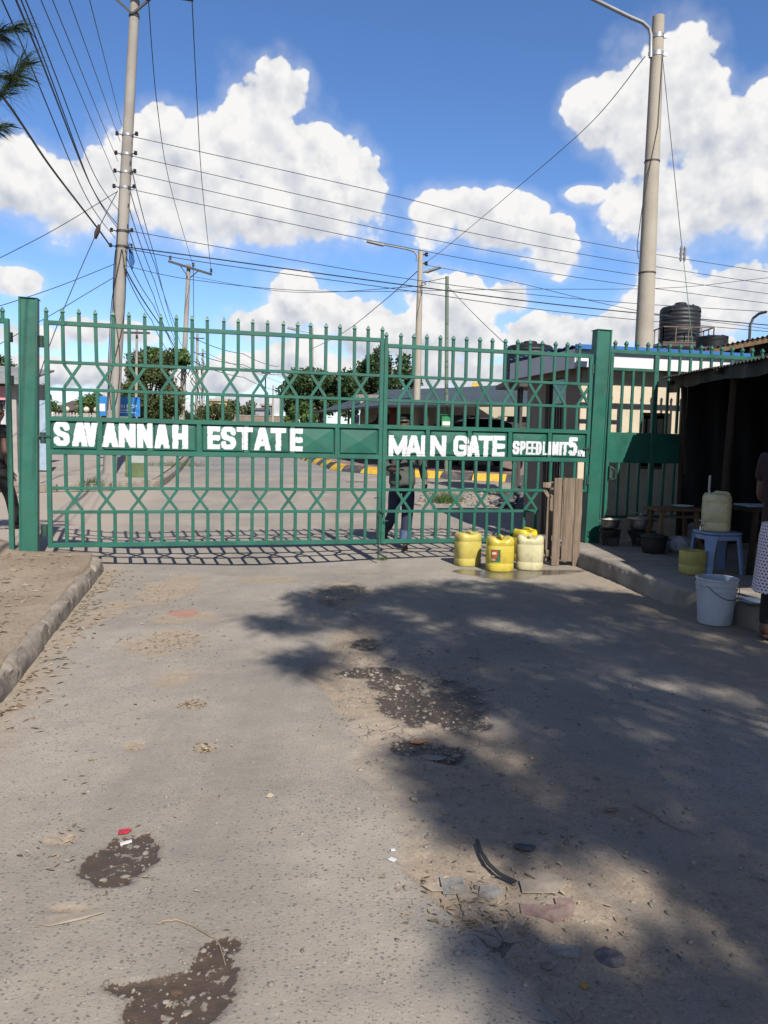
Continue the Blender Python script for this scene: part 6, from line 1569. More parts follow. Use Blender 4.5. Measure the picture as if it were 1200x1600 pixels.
for k in range(4):
    x = -5.55 + 2.775 * (k + 0.5); sh = obj('door', MB().box((x, 0.16, 1.0), (2.40, 0.04, 1.98)), OLIVED, ga)
    for i in range(11):
        mb = MB(); mb.box((x, 0.13, 0.12 + i * 0.175), (2.38, 0.03, 0.12)); obj('slat', mb, OLIVED, sh)
# car
def suv(label, c, rotz):
    root = thing('parked_car', label, 'car', c, rotz)
    PAINT = mat('black_car_paint', (0.012, 0.012, 0.014), 0.18, 0.05, 2, spec=0.6); TYRE = mat('tyre_rubber', (0.02, 0.02, 0.02), 0.85); RIM = mat('alloy_rim', (0.4, 0.4, 0.42), 0.3, metal=0.9); CHR = mat('chrome_trim', (0.5, 0.5, 0.52), 0.15, metal=1.0)
    LENS = mat('headlamp_lens', (0.5, 0.52, 0.55), 0.1); W2 = 0.92
    def loft(secs):
        n = len(secs[0]); v = []; f = []
        for s in secs: v += s
        for i in range(len(secs) - 1):
            for k in range(n): f.append((i * n + k, i * n + (k + 1) % n, (i + 1) * n + (k + 1) % n, (i + 1) * n + k))
        f.append(tuple(range(n - 1, -1, -1))); f.append(tuple(range((len(secs) - 1) * n, len(secs) * n))); mb = MB(); mb.add(v, f); return mb
    def sec(y, z0, z1, w0, w1, bul=0.03):
        h = z1 - z0; return [(-w0, y, z0), (-w0 - bul, y, z0 + h * 0.4), (-w0 - bul * 0.6, y, z0 + h * 0.8), (-w1 + 0.02, y, z1 - 0.02), (-w1 * 0.7, y, z1), (w1 * 0.7, y, z1), (w1 - 0.02, y, z1 - 0.02), (w0 + bul * 0.6, y, z0 + h * 0.8), (w0 + bul, y, z0 + h * 0.4), (w0, y, z0)]
    bodyb = obj('body', loft([sec(-2.30, 0.45, 0.85, 0.78, 0.72), sec(-2.22, 0.32, 0.98, 0.86, 0.80), sec(-1.4, 0.28, 1.06, 0.90, 0.84), sec(-0.9, 0.28, 1.10, 0.91, 0.86), sec(1.8, 0.30, 1.10, 0.91, 0.86), sec(2.25, 0.34, 1.06, 0.88, 0.82), sec(2.34, 0.45, 0.95, 0.82, 0.78)]), PAINT, root, smooth=40)
    cabin = obj('cabin', loft([sec(-0.95, 1.08, 1.10, 0.84, 0.80, 0), sec(-0.30, 1.08, 1.66, 0.84, 0.62, 0), sec(0.2, 1.08, 1.74, 0.84, 0.64, 0), sec(1.7, 1.08, 1.74, 0.84, 0.64, 0), sec(2.2, 1.08, 1.16, 0.82, 0.74, 0)]), PAINT, root, smooth=40)
    g = MB(); g.add([(-0.70, -0.90, 1.13), (0.70, -0.90, 1.13), (0.57, -0.335, 1.61), (-0.57, -0.335, 1.61)], [(0, 1, 2, 3)]); o = obj('windscreen', g, DARKGLASS, root); o.location = (0, -0.012, 0.012)
    g = MB(); g.add([(0.66, 2.17, 1.20), (-0.66, 2.17, 1.20), (-0.57, 1.82, 1.62), (0.57, 1.82, 1.62)], [(0, 1, 2, 3)]); o = obj('rear_window', g, DARKGLASS, root); o.location = (0, 0.012, 0.012)
    for s in (-1, 1):
        for (y0, y1) in ((-0.45, 0.35), (0.42, 1.15), (1.22, 1.85)):
            g = MB(); x0, x1 = s * 0.842, s * 0.69; t0 = 0.30 if y0 < -0.2 else 0.02
            g.add([(x0, y0, 1.14), (x0, y1, 1.14), (x1, y1 - (0.18 if y1 > 1.5 else 0), 1.60), (x1, y0 + t0, 1.60)], [(0, 1, 2, 3) if s > 0 else (3, 2, 1, 0)]); obj('side_window', g, DARKGLASS, root)
        g = MB(); g.box((s * 0.98, -0.55, 1.12), (0.18, 0.10, 0.14)); obj('mirror', g, PAINT, root, bevel=0.02)
        g = MB(); g.box((s * 0.66, -2.27, 0.80), (0.34, 0.10, 0.15)); obj('headlight', g, LENS, root, bevel=0.03)
        g = MB(); g.box((s * 0.76, 2.30, 0.92), (0.16, 0.10, 0.34)); obj('tail_light', g, mat('red_lens', (0.35, 0.01, 0.01), 0.2), root, bevel=0.02)
        g = MB(); g.bar((s * 0.60, -0.1, 1.77), (s * 0.60, 1.6, 1.77), 0.035); obj('roof_rail', g, CHR, root)
        for y in (-1.42, 1.42):
            w = MB(); w.lathe([(0.20, -0.11), (0.33, -0.11), (0.355, -0.08), (0.355, 0.08), (0.33, 0.11), (0.20, 0.11)], 24)
            w.v = [(s * 0.80 + z, y + a, 0.355 + b_) for a, b_, z in w.v]; wh = obj('wheel', w, TYRE, root, smooth=40)
            w = MB(); w.lathe([(0.05, 0.10), (0.20, 0.09), (0.205, 0.115), (0.04, 0.12)], 20); w.v = [(s * 0.80 + z * s, y + a, 0.355 + b_) for a, b_, z in w.v]; obj('rim', w, RIM, wh, smooth=40)
    g = MB(); g.box((0, -2.30, 0.74), (0.80, 0.06, 0.20)); gr = obj('grille', g, CHR, root, bevel=0.02)
    g = MB(); g.box((0, -2.28, 0.46), (1.5, 0.16, 0.16)); obj('bumper', g, PAINT, root, bevel=0.04); g = MB(); g.box((0, 2.33, 0.50), (1.6, 0.12, 0.20)); obj('bumper', g, PAINT, root, bevel=0.04)
    return root
cY = 27.0; c = at(757, 720, cY)
suv('black parked car under the shade, seen head-on through the right gate leaf', (c.x, cY, GZ(cY) + 0.17), R(5))
# odds under the left end of the shade
BRICK = mat('red_brick_pier', (0.24, 0.085, 0.055), 0.9, 0.25, 6)
c = at(616, 672, 30); mb = MB(); mb.box((0, 0, 1.0), (0.40, 0.40, 2.0)); mb.box((0, 0, 2.05), (0.50, 0.50, 0.10)); tag(obj('brick_pier', mb, BRICK, None, loc=(c.x, 30, GZ(30) + 0.17)), 'reddish pier seen above the walking person', 'pier')
c = at(590, 665, 36); mb = MB(); mb.box((0, 0, 0.9), (0.36, 0.36, 1.8)); mb.box((0, 0, 1.84), (0.46, 0.46, 0.08)); tag(obj('gate_pier', mb, CREAMW, None, loc=(c.x, 36, 0.6)), 'cream pier under the left part of the shade', 'pier')
c = at(545, 665, 40); lw = thing('boundary_wall', 'low stone wall under the left end of the shade', 'wall', (c.x, 40, 0.5), R(-8))
mb = MB(); mb.box((0, 0, 0.65), (4.6, 0.25, 1.3)); obj('wall_body', mb, mat('tan_stone', (0.30, 0.25, 0.19), 0.9, 0.2, 3, 0.5, 20), lw); mb = MB(); mb.box((0, 0, 1.335), (4.7, 0.34, 0.07)); obj('coping', mb, CONC, lw)
c = at(555, 655, 38); sg = thing('small_sign', 'small white sign with a blue mark under the shade', 'sign', (c.x, 38, 0.5))
mb = MB(); mb.box((0, 0, c.z - 0.5), (0.42, 0.03, 0.45)); obj('board', mb, WHITEP, sg); mb = MB(); mb.box((0, 0.03, (c.z - 0.7) / 2), (0.06, 0.03, c.z - 0.7)); obj('stake', mb, IRON, sg)
mb = MB(); z = c.z - 0.5
for a, b_ in (((-.10, .08), (.0, .13)), ((.0, .13), (.0, -.12)), ((-.10, -.12), (.12, -.12)), ((.12, -.12), (.12, .05)), ((.12, .05), (.03, .05))): mb.bar((a[0], -0.02, z + a[1]), (b_[0], -0.02, z + b_[1]), 0.045, 0.006)
obj('blue_mark', mb, BLUER, sg)
c = at(850, 611, 45); mb = MB(); mb.box((0, 0, 0), (0.9, 0.1, 0.45)); 
c = at(743, 602, 60); ys_ = thing('yellow_sign', 'tiny yellow board showing above the shade canopy', 'sign', (c.x, 60, 0.5)); mb = MB(); mb.box((0, 0, c.z - 0.5), (0.5, 0.1, 0.4)); obj('board', mb, yel, ys_); mb = MB(); mb.box((0, 0.1, (c.z - 0.8) / 2), (0.06, 0.1, c.z - 0.8)); obj('stake', mb, IRON, ys_)
# heap of dark ballast by the guard house, and tarpaulin
hp = gnd(852, 775)
n = 900; mbh = MB()
ico = [(0, 0, 1), (0.89, 0, 0.45), (0.28, 0.85, 0.45), (-0.72, 0.53, 0.45), (-0.72, -0.53, 0.45), (0.28, -0.85, 0.45), (0.72, 0.53, -0.45), (-0.28, 0.85, -0.45), (-0.89, 0, -0.45), (-0.28, -0.85, -0.45), (0.72, -0.53, -0.45), (0, 0, -1)]
icof = [(0, 1, 2), (0, 2, 3), (0, 3, 4), (0, 4, 5), (0, 5, 1), (1, 6, 2), (2, 7, 3), (3, 8, 4), (4, 9, 5), (5, 10, 1), (2, 6, 7), (3, 7, 8), (4, 8, 9), (5, 9, 10), (1, 10, 6), (11, 7, 6), (11, 8, 7), (11, 9, 8), (11, 10, 9), (11, 6, 10)]
def stones(name, P, S, m, flat=0.7, label=None):
    """P: n x 3 centres, S: n sizes; irregular stones as one object"""
    n = len(P); I = np.array(ico); k = len(I)
    V = I[None] * (1 + rng.normal(0, 0.22, (n, k, 1))) * S[:, None, None]
    sc = np.stack([1 + rng.normal(0, .25, n), 1 + rng.normal(0, .25, n), flat * (1 + rng.normal(0, .2, n))], -1); V = V * np.abs(sc[:, None, :])
    a = rng.uniform(0, 6.28, n); ca, sa = np.cos(a)[:, None], np.sin(a)[:, None]
    V = np.stack([V[..., 0] * ca - V[..., 1] * sa, V[..., 0] * sa + V[..., 1] * ca, V[..., 2]], -1) + P[:, None, :]
    Fq = (np.array(icof)[None] + (np.arange(n) * k)[:, None, None]).reshape(-1, 3)
    me = np_mesh(name, V.reshape(-1, 3), Fq, smooth=False)
    return struct(obj(name, me, m), 'stuff', label)
STONE = mat('grey_ballast', (0.10, 0.10, 0.105), 0.9, 0.4, 7, 0.4, 40)
hp.y = 16.0; hp.x = at(868, 700, 16.0).x
a = rng.uniform(0, 6.28, n); rr = np.sqrt(rng.uniform(0, 1, n)); hz = np.clip(1 - rr, 0, 1) * 0.85
stones('ballast_heap', np.stack([hp.x + np.cos(a) * rr * 1.25, 16.0 + np.sin(a) * rr * 1.1, GZ(16) + hz * 1.0 + 0.02], -1), rng.uniform(0.035, 0.085, n), STONE, 0.8, 'heap of dark grey ballast stones beside the guard house')
mb = MB(); mb.lathe([(1.12, -0.05), (0.6, 0.42), (0.15, 0.80), (0.02, 0.84)], 20); struct(obj('heap_core', mb, STONE, None, loc=(hp.x, 16.0, GZ(16))), 'stuff', 'dark core of the ballast heap')
n = 260; P = []
for i in range(n):
    px = rng.uniform(655, 830); py = rng.uniform(768, 792); g = gnd(px, py); P.append((g.x, g.y, road_h(g.x, g.y) + 0.01))
stones('rubble', np.array(P), np.abs(rng.normal(0.03, 0.02, n)) + 0.01, mat('tan_rubble', (0.30, 0.25, 0.20), 0.95, 0.3, 5), 0.5, 'scattered rubble on the bare strip beyond the gate')

# ------------------------------------------------------------------ plants
def leaf_mesh(name, P, size, aspect=0.5, up=0.3, droop=None):
    """P: n x 3 leaf positions; each a small bent quad of random turn"""
    n = len(P); d = rng.normal(0, 1, (n, 3)); d[:, 2] += up
    if droop is not None: d = d * 0.35 + droop
    d /= np.linalg.norm(d, axis=1, keepdims=True) + 1e-9
    r = rng.normal(0, 1, (n, 3)); s = np.cross(d, r); s /= np.linalg.norm(s, axis=1, keepdims=True) + 1e-9
    L = (size * rng.uniform(0.6, 1.4, n))[:, None]; w = L * aspect
    V = np.stack([P - d * L * 0.5, P + s * w * 0.5, P + d * L * 0.5, P - s * w * 0.5], 1)
    q = np.arange(n * 4).reshape(n, 4)
    return np_mesh(name, V.reshape(-1, 3), q, smooth=False)
def crown_points(n, c, r, clumps, cr, flat_bottom=0.3, seed=0):
    g = np.random.default_rng(seed); P = []
    d = g.normal(0, 1, (clumps, 3)); d /= np.linalg.norm(d, axis=1, keepdims=True); rad = g.uniform(0.45, 1.0, clumps) ** 0.6
    cc = d * rad[:, None] * np.array(r); cc[:, 2] = np.maximum(cc[:, 2], -r[2] * flat_bottom - g.uniform(0, 0.25, clumps) * r[2])
    i = g.integers(0, clumps, n); off = g.normal(0, 1, (n, 3)); off /= np.linalg.norm(off, axis=1, keepdims=True); off *= (g.uniform(0.3, 1, n) ** 0.5)[:, None] * cr * g.uniform(0.7, 1.2, (n, 1))
    return cc[i] + off + np.array(c), cc + np.array(c)
LEAFD = leaf_mat('dark_mango_leaf', (0.018, 0.040, 0.014), (0.060, 0.100, 0.032)); LEAFB = leaf_mat('brownish_green_leaf', (0.048, 0.062, 0.020), (0.105, 0.125, 0.045)); LEAFL = leaf_mat('light_green_leaf', (0.04, 0.085, 0.022), (0.11, 0.17, 0.05)); NEED = leaf_mat('casuarina_needles', (0.022, 0.040, 0.018), (0.052, 0.082, 0.036), 0.25)
BARK = mat('grey_brown_bark', (0.12, 0.085, 0.06), 0.95, 0.3, 5, 0.8, 20)
def tree(label, base, c, r, n, leaf, m, clumps=30, cr=0.5, group=None, seed=0, trunk_r=0.15, name='tree', cat='tree', aspect=0.5):
    base = Vector(base); root = thing(name, label, cat, base, 0, group); cl = np.array(c) - np.array(base)
    P, cc = crown_points(n, cl, r, clumps, cr, 0.55, seed); obj('crown', leaf_mesh('crown', P, leaf, aspect), m, root)
    mb = MB(); h = cl[2] - r[2] * 0.4; top = Vector((cl[0], cl[1], h)); mb.tube([(0, 0, -0.1), top * 0.5 + Vector((0.05, 0, 0)), top, (cl[0], cl[1], cl[2] + r[2] * 0.3)], [trunk_r, trunk_r * 0.75, trunk_r * 0.55, trunk_r * 0.2], 8)
    for k in range(0, len(cc), 3): mb.tube([top * 0.85, (top * 0.85).lerp(Vector(cc[k]), 0.5) + Vector((0, 0, 0.08)), Vector(cc[k])], [trunk_r * 0.35, trunk_r * 0.2, trunk_r * 0.07], 5)
    obj('trunk', mb, BARK, root, smooth=60); return root
def ctr(px, py, Y): p = at(px, py, Y); return (p.x, p.y, p.z)
c = ctr(235, 612, 38); tree('round brownish green tree behind the blue sign', (c[0], 38, 0.5), c, (1.42, 1.3, 1.85), 24000, 0.14, LEAFB, 60, 0.46, seed=1)
c = ctr(237, 556, 37.6); tree('broad leaved treetop showing above the round tree', (c[0], 39.8, 0.5), (c[0], 39.8, c[2] + 0.1), (1.25, 0.9, 0.42), 1500, 0.30, LEAFL, 14, 0.32, seed=21, aspect=0.4)
c = ctr(500, 616, 46); tree('dense dark mango tree left of the parking shade', (c[0], 46, 0.5), c, (2.6, 2.0, 1.20), 14000, 0.24, LEAFD, 40, 0.62, 'mango trees behind the shade', 2, 0.25)
c = ctr(556, 612, 50); tree('low mango crown joining the two darker mango trees', (c[0], 50, 0.5), c, (1.7, 1.6, 0.95), 7000, 0.24, LEAFD, 24, 0.6, 'mango trees behind the shade', 31, 0.2)
c = ctr(604, 590, 48); tree('taller mango tree rising behind the parking shade', (c[0], 48, 0.5), c, (1.8, 1.7, 1.65), 8000, 0.22, LEAFD, 26, 0.5, 'mango trees behind the shade', 3, 0.22)
c = ctr(470, 655, 44); tree('low leafy bush at the foot of the mango trees', (c[0], 44, 0.5), c, (1.2, 0.8, 0.7), 2500, 0.2, LEAFL, 14, 0.35, 'bushes down the street', 4, 0.06, 'bush', 'bush')
c = ctr(378, 650, 80); tree('green bush row in front of the distant grey roofs', (c[0], 80, 0.5), c, (3.2, 1.5, 1.2), 4000, 0.30, LEAFB, 26, 0.6, 'bushes down the street', 5, 0.08, 'bush', 'bush')
c = ctr(335, 652, 62); tree('low bush below the yellow building', (c[0], 62, 0.5), c, (1.6, 1.0, 0.9), 2500, 0.22, LEAFB, 16, 0.5, 'bushes down the street', 6, 0.08, 'bush', 'bush')
c = ctr(300, 656, 50); tree('scrubby bush around the crossarm pole', (c[0], 50.6, 0.5), (c[0], 50.6, c[2]), (1.3, 0.7, 0.8), 1800, 0.2, LEAFD, 14, 0.4, 'bushes down the street', 7, 0.06, 'bush', 'bush')
c = ctr(144, 634, 36); tree('small round bush left of the tall pole', (c[0], 36, 0.5), c, (0.62, 0.6, 0.55), 2200, 0.13, LEAFL, 14, 0.28, 'bushes by the left houses', 8, 0.05, 'bush', 'bush')
c = ctr(67, 628, 34); tree('green bush half hidden behind the left gate hinge', (c[0], 34, 0.5), c, (0.62, 0.6, 0.6), 1600, 0.14, LEAFL, 12, 0.28, 'bushes by the left houses', 9, 0.05, 'bush', 'bush')
c = ctr(-4, 588, 45); tree('dark tree above the roof at the left edge', (c[0], 45, 0.5), c, (1.0, 1.0, 1.1), 3500, 0.2, LEAFD, 20, 0.4, None, 10, 0.15)
c = ctr(470, 650, 95); 
# grass tufts on the bare strip beyond the gate
def tuft(label, c, r, n, h):
    P = np.stack([rng.normal(0, r, n), rng.normal(0, r, n), np.zeros(n)], -1); d = rng.normal(0, 0.35, (n, 3)); d[:, 2] = 1; d /= np.linalg.norm(d, axis=1, keepdims=True)
    L = (h * rng.uniform(0.5, 1.2, n))[:, None]; s = np.cross(d, rng.normal(0, 1, (n, 3))); s /= np.linalg.norm(s, axis=1, keepdims=True); bend = rng.normal(0, 0.3, (n, 3)) * L; bend[:, 2] = 0
    V = np.stack([P - s * 0.006, P + s * 0.006, P + d * L + bend], 1)
    return struct(obj('grass', np_mesh('grass', V.reshape(-1, 3), np.arange(n * 3).reshape(n, 3), smooth=False), LEAFL, None, loc=c), 'stuff', label)
g = gnd(697, 786); tuft('grass tuft on the bare strip behind the right gate leaf', (g.x, g.y, road_h(g.x, g.y)), 0.16, 500, 0.28)
g = gnd(805, 772); tuft('thin grass by the ballast heap', (g.x, g.y, road_h(g.x, g.y)), 0.35, 500, 0.14)
g = gnd(597, 872); tuft('dry grass sprigs at the drop bolt', (g.x, g.y, road_h(g.x, g.y)), 0.03, 50, 0.05)
g = gnd(147, 757, 0.15); tuft('weeds at the foot of the tall pole', (g.x, g.y, GZ(g.y) + 0.15), 0.12, 150, 0.2)
g = gnd(275, 728, 0.15); tuft('weeds along the far pavement edge', (g.x, g.y, GZ(g.y) + 0.15), 0.5, 400, 0.2)
# casuarina overhanging the top left corner
def needles(P, D, L, w):
    n = len(P); s = np.cross(D, rng.normal(0, 1, (n, 3))); s /= np.linalg.norm(s, axis=1, keepdims=True) + 1e-9
    bend = np.zeros((n, 3)); bend[:, 2] = -0.15 * L[:, 0]
    a = P; m_ = P + D * L * 0.5; e = P + D * L + bend
    V = np.stack([a - s * w, a + s * w, m_ + s * w * 0.8, e, m_ - s * w * 0.8], 1)
    return V.reshape(-1, 3), np.arange(n * 5).reshape(n, 5)
tb = Vector((-6.6, 6.6, 0.1)); ct_ = thing('casuarina_tree', 'feathery casuarina whose branch tips hang into the top left corner', 'tree', tb)
mb = MB(); mb.tube([(0, 0, -0.2), (0.1, 0, 2.5), (0.05, 0.05, 5), (0.1, 0, 8.5)], [0.2, 0.16, 0.12, 0.04], 10)
Ps, Ds, Ls = [], [], []
tips = [((0, 150, 7.0), (38, 96, 7.0), 0.62), ((-30, 60, 7.1), (34, 38, 7.1), 0.40), ((-40, 210, 7.0), (6, 196, 7.0), 0.34), ((-60, 120, 7.0), (30, 118, 6.95), 0.45), ((-90, 20, 7.2), (10, 62, 7.2), 0.4), ((-160, 40, 7), (-60, 30, 6.8), 0.5), ((-200, 160, 7), (-80, 150, 6.8), 0.5), ((-260, 0, 6.5), (-100, -40, 6.4), 0.5), ((-200, -80, 6.5), (-60, -90, 6.6), 0.5)]
for (a, e, L) in tips:
    A = at(*a) - tb; E_ = at(*e) - tb; st_ = Vector((0.08, 0, A.z - 0.9)); mb.tube([st_, st_.lerp(A, 0.6) + Vector((0, 0, 0.15)), A, E_], [0.05, 0.03, 0.014, 0.004], 6)
    n = 420; t = rng.uniform(-0.2, 1, n); base = np.array(A)[None] + (np.array(E_) - np.array(A))[None] * t[:, None]; fwd = np.array((E_ - A).normalized())
    d = fwd[None] * rng.uniform(0.5, 1.2, (n, 1)) + rng.normal(0, 0.28, (n, 3)); d[:, 2] -= rng.uniform(0.0, 0.55, n); d /= np.linalg.norm(d, axis=1, keepdims=True)
    Ps.append(base + rng.normal(0, 0.012, (n, 3))); Ds.append(d); Ls.append(rng.uniform(0.45, 1.0, (n, 1)) * L * 0.55)
V, q = needles(np.concatenate(Ps), np.concatenate(Ds), np.concatenate(Ls), 0.0016); obj('crown', np_mesh('crown', V, q, smooth=False), NEED, ct_); obj('trunk', mb, BARK, ct_, smooth=60)
# big shade tree behind and to the right of the viewer: only its shadow falls into the picture
SHADE_PX = [(440, 972, 66, 10), (520, 935, 70, 20), (480, 1030, 48, 18), (620, 955, 140, 28), (790, 935, 190, 26), (960, 962, 180, 38), (700, 1010, 150, 34), (900, 1035, 250, 44), (1120, 1030, 120, 40), (820, 1095, 130, 42), (1010, 1115, 190, 40), (715, 1205, 85, 44), (860, 1190, 180, 52), (1060, 1210, 200, 54), (790, 1280, 90, 42), (930, 1285, 160, 44), (1110, 1310, 140, 60), (1200, 1410, 80, 60), (870, 1535, 100, 44), (1010, 1560, 150, 56), (1140, 1545, 110, 46), (785, 1500, 55, 26), (1000, 1700, 200, 90), (1320, 1300, 130, 160), (1320, 1100, 130, 60), (1150, 1420, 60, 30), (None, (5.2, 1.0), 2.6, 3.4), (None, (6.0, 5.0), 2.6, 2.6), (None, (2.2, 0.0), 2.0, 1.6)]  # clumps given in world units are added to the unseen crown to cut skylight
sb = Vector((6.4, -4.2, 0.05)); stree = thing('casuarina_tree', 'tall casuarina behind the viewer that throws the shade on the road', 'tree', sb)
Ps, Ds, Ls, cl = [], [], [], []
srng = np.random.default_rng(42)
for (px, py, rx, ry) in SHADE_PX:
    bx, by, wx, wy = world_blob(px, py, rx, ry) if px else (py[0], py[1], rx, ry)
    area = math.pi * wx * wy
    m_ = int(area / 0.055 * (SHADE_DENS if px else 1.2)) + 6
    a = srng.uniform(0, 6.283, m_); r_ = np.sqrt(srng.uniform(0, 1, m_)); gx_ = bx + np.cos(a) * r_ * wx; gy_ = by + np.sin(a) * r_ * wy
    z = srng.uniform(5.6, 9.0, m_); k = z / SUN.z
    Cc = np.stack([gx_ + SUN.x * k, gy_ + SUN.y * k, z], -1) - np.array(sb); cl.append(Cc)
    for c_ in Cc:
        n = 24; d = srng.normal(0, 1, (n, 3)); d[:, 2] -= 0.6; d /= np.linalg.norm(d, axis=1, keepdims=True); Ps.append(c_ + srng.normal(0, 0.07, (n, 3))); Ds.append(d); Ls.append(srng.uniform(0.12, 0.30, (n, 1)))
V, q = needles(np.concatenate(Ps), np.concatenate(Ds), np.concatenate(Ls), 0.011); obj('crown', np_mesh('crown', V, q, smooth=False), NEED, stree)
cl = np.concatenate(cl); mb = MB(); mb.tube([(0, 0, -0.2), (-0.1, 0.2, 3), (-0.2, 0.5, 6), (-0.3, 0.8, 9.5)], [0.28, 0.22, 0.15, 0.05], 10)
for c_ in cl[srng.integers(0, len(cl), 46)]:
    c_ = Vector(c_); s_ = Vector((-0.15, 0.35, max(2.8, c_.z * 0.72))); mb.tube([s_, s_.lerp(c_, 0.5) + Vector((0, 0, 0.25)), c_], [0.05, 0.028, 0.008], 5)
obj('trunk', mb, BARK, stree, smooth=60)
# ------------------------------------------------------------------ things at the left beyond the gate
PINK = mat('pink_wall_paint', (0.62, 0.28, 0.32), 0.85, 0.1, 2); WHITESH = mat('white_sheet_gate', (0.52, 0.53, 0.58), 0.6, 0.1, 3, dirt=(0.35, 0.33, 0.33), dirt_amt=0.4); GREYW = mat('grey_plaster_wall', (0.36, 0.33, 0.30), 0.9, 0.15, 2, 0.4, 30)
p = at(26, 735, 20.5)
h1 = thing('pink_banded_house', 'house with a pink band over its white metal gate at the left edge', 'house', (p.x, 20.5, GZ(20.5) + 0.14), R(10))
def hb(root, nm, x0, x1, y0, y1, z0, z1, m, bev=0):
    mb = MB(); mb.box(((x0 + x1) / 2, (y0 + y1) / 2, (z0 + z1) / 2), (x1 - x0, y1 - y0, z1 - z0)); return obj(nm, mb, m, root, bevel=bev)
hb(h1, 'gate_pier', -0.22, 0.05, -0.08, 0.30, 0, 2.35, GREYW); hb(h1, 'wall', -6.0, 0.05, 0.32, 3.0, 0, 2.5, GREYW)
hb(h1, 'pink_band', -3.2, -0.10, -0.12, -0.085, 1.92, 2.28, PINK)
gt = hb(h1, 'metal_gate', -3.0, -0.23, 0.0, 0.03, 0.05, 1.68, WHITESH)
for i in range(9): hb(gt, 'gate_rib', -2.95 + i * 0.31, -2.92 + i * 0.31, -0.02, 0.0, 0.06, 1.66, WHITESH)
hb(h1, 'gate_grille', -3.0, -0.23, 0.012, 0.03, 1.69, 1.90, mat('dark_grille', (0.08, 0.08, 0.09), 0.7))
for i in range(16):
    mb = MB(); mb.bar((-2.95 + i * 0.17, 0.0, 1.70), (-2.82 + i * 0.17, 0.0, 1.89), 0.015); obj('grille_bar', mb, WHITESH, h1)
mb = MB(); mb.add([(-6.2, -0.5, 2.5), (0.25, -0.5, 2.38), (0.25, 3.2, 3.0), (-6.2, 3.2, 3.3), (-6.2, -0.5, 2.44), (0.25, -0.5, 2.32), (0.25, 3.2, 2.94), (-6.2, 3.2, 3.24)], [(0, 1, 2, 3), (7, 6, 5, 4), (0, 4, 5, 1), (1, 5, 6, 2), (2, 6, 7, 3), (3, 7, 4, 0)]); obj('roof', mb, mat('grey_roof_sheet', (0.25, 0.25, 0.24), 0.7, 0.2, 2), h1)
p = at(69, 730, 21); wp = thing('pale_blue_gate', 'narrow pale blue metal door seen in the gap beside the left hinge', 'door', (p.x, 21, GZ(21) + 0.14), R(10))
hb(wp, 'door_sheet', -0.30, 0.12, 0, 0.04, 0.05, 1.95, mat('pale_blue_sheet', (0.33, 0.42, 0.52), 0.6)); hb(wp, 'frame', 0.125, 0.19, -0.02, 0.06, 0, 2.05, mat('pale_green_frame', (0.45, 0.55, 0.42), 0.7)); hb(wp, 'frame', -0.37, -0.305, -0.02, 0.06, 0, 2.05, GREYW)
# low houses and fences behind the pavement
TILE = mat('brown_roof_tile', (0.10, 0.075, 0.06), 0.85, 0.25, 3); MINT = mat('mint_wall_paint', (0.32, 0.50, 0.35), 0.85, 0.1, 2); STONEW = mat('brown_stone_wall', (0.26, 0.21, 0.16), 0.9, 0.3, 5, 0.5, 20)
def house(label, px0, px1, py_eave, py_ridge, Y, wall, roof, D=5.0, base=0.5, win=2):
    a = at(px0, py_eave, Y); b_ = at(px1, py_eave, Y); w = b_.x - a.x; e = (a.z + b_.z) / 2 - base; r = at((px0 + px1) / 2, py_ridge, Y).z - base
    root = thing('house', label, 'house', ((a.x + b_.x) / 2, Y, base), 0, 'low houses beyond the pavement')
    hb(root, 'wall', -w / 2 + 0.15, w / 2 - 0.15, 0.25, D, 0, e, wall)
    mb = MB(); mb.add([(-w / 2, 0, e - 0.03), (w / 2, 0, e - 0.03), (w / 2 - w * 0.12, D / 2, r), (-w / 2 + w * 0.12, D / 2, r), (w / 2, D + 0.2, e - 0.03), (-w / 2, D + 0.2, e - 0.03)], [(0, 1, 2, 3), (1, 4, 2), (4, 5, 3, 2), (5, 0, 3), (5, 4, 1, 0)]); obj('roof', mb, roof, root)
    for i in range(win):
        x = -w / 2 + w * (i + 0.5) / win; o = hb(root, 'window', x - w * 0.12, x + w * 0.12, 0.20, 0.24, e * 0.42, e * 0.78, DARKGLASS); hb(o, 'frame', x - w * 0.13, x + w * 0.13, 0.215, 0.248, e * 0.37, e * 0.42, WHITEP)
    return root
house('low house with brown tiled roof left of the mint wall', 74, 112, 640, 622, 36, STONEW, TILE)
house('mint green walled house under a dark roof', 104, 168, 632, 617, 42, MINT, TILE)
fn = at(70, 660, 33)
FW = mat('off_white_pickets', (0.42, 0.40, 0.37), 0.8, 0.15, 3)
fc = thing('picket_fence', 'off-white picket fence in front of the low houses', 'fence', (fn.x, 33, GZ(33)))
Lf = at(150, 660, 33).x - fn.x; zt_ = at(110, 645, 33).z - GZ(33)
hb(fc, 'plinth', 0, Lf, 0.0, 0.2, 0, zt_ - 0.62, STONEW); hb(fc, 'rail', 0, Lf, 0.12, 0.16, zt_ - 0.50, zt_ - 0.45, FW); hb(fc, 'rail', 0, Lf, 0.12, 0.16, zt_ - 0.12, zt_ - 0.07, FW)
k = 0; x = 0.05
while x < Lf: hb(fc, 'picket', x, x + 0.07, 0.075, 0.118, zt_ - 0.61, zt_ + 0.02 * math.sin(k), FW); x += 0.14; k += 1
for xx in (0.9, 1.75, Lf):
    mb = MB(); mb.box((xx, 0.1, zt_ / 2), (0.28, 0.28, zt_)); pr = obj('pier', mb, GREYW, fc); mb = MB(); mb.sphere((xx, 0.1, zt_ + 0.15), 0.13, 12, 8); obj('globe_lamp', mb, mat('cream_globe', (0.6, 0.55, 0.42), 0.4), pr, smooth=True)
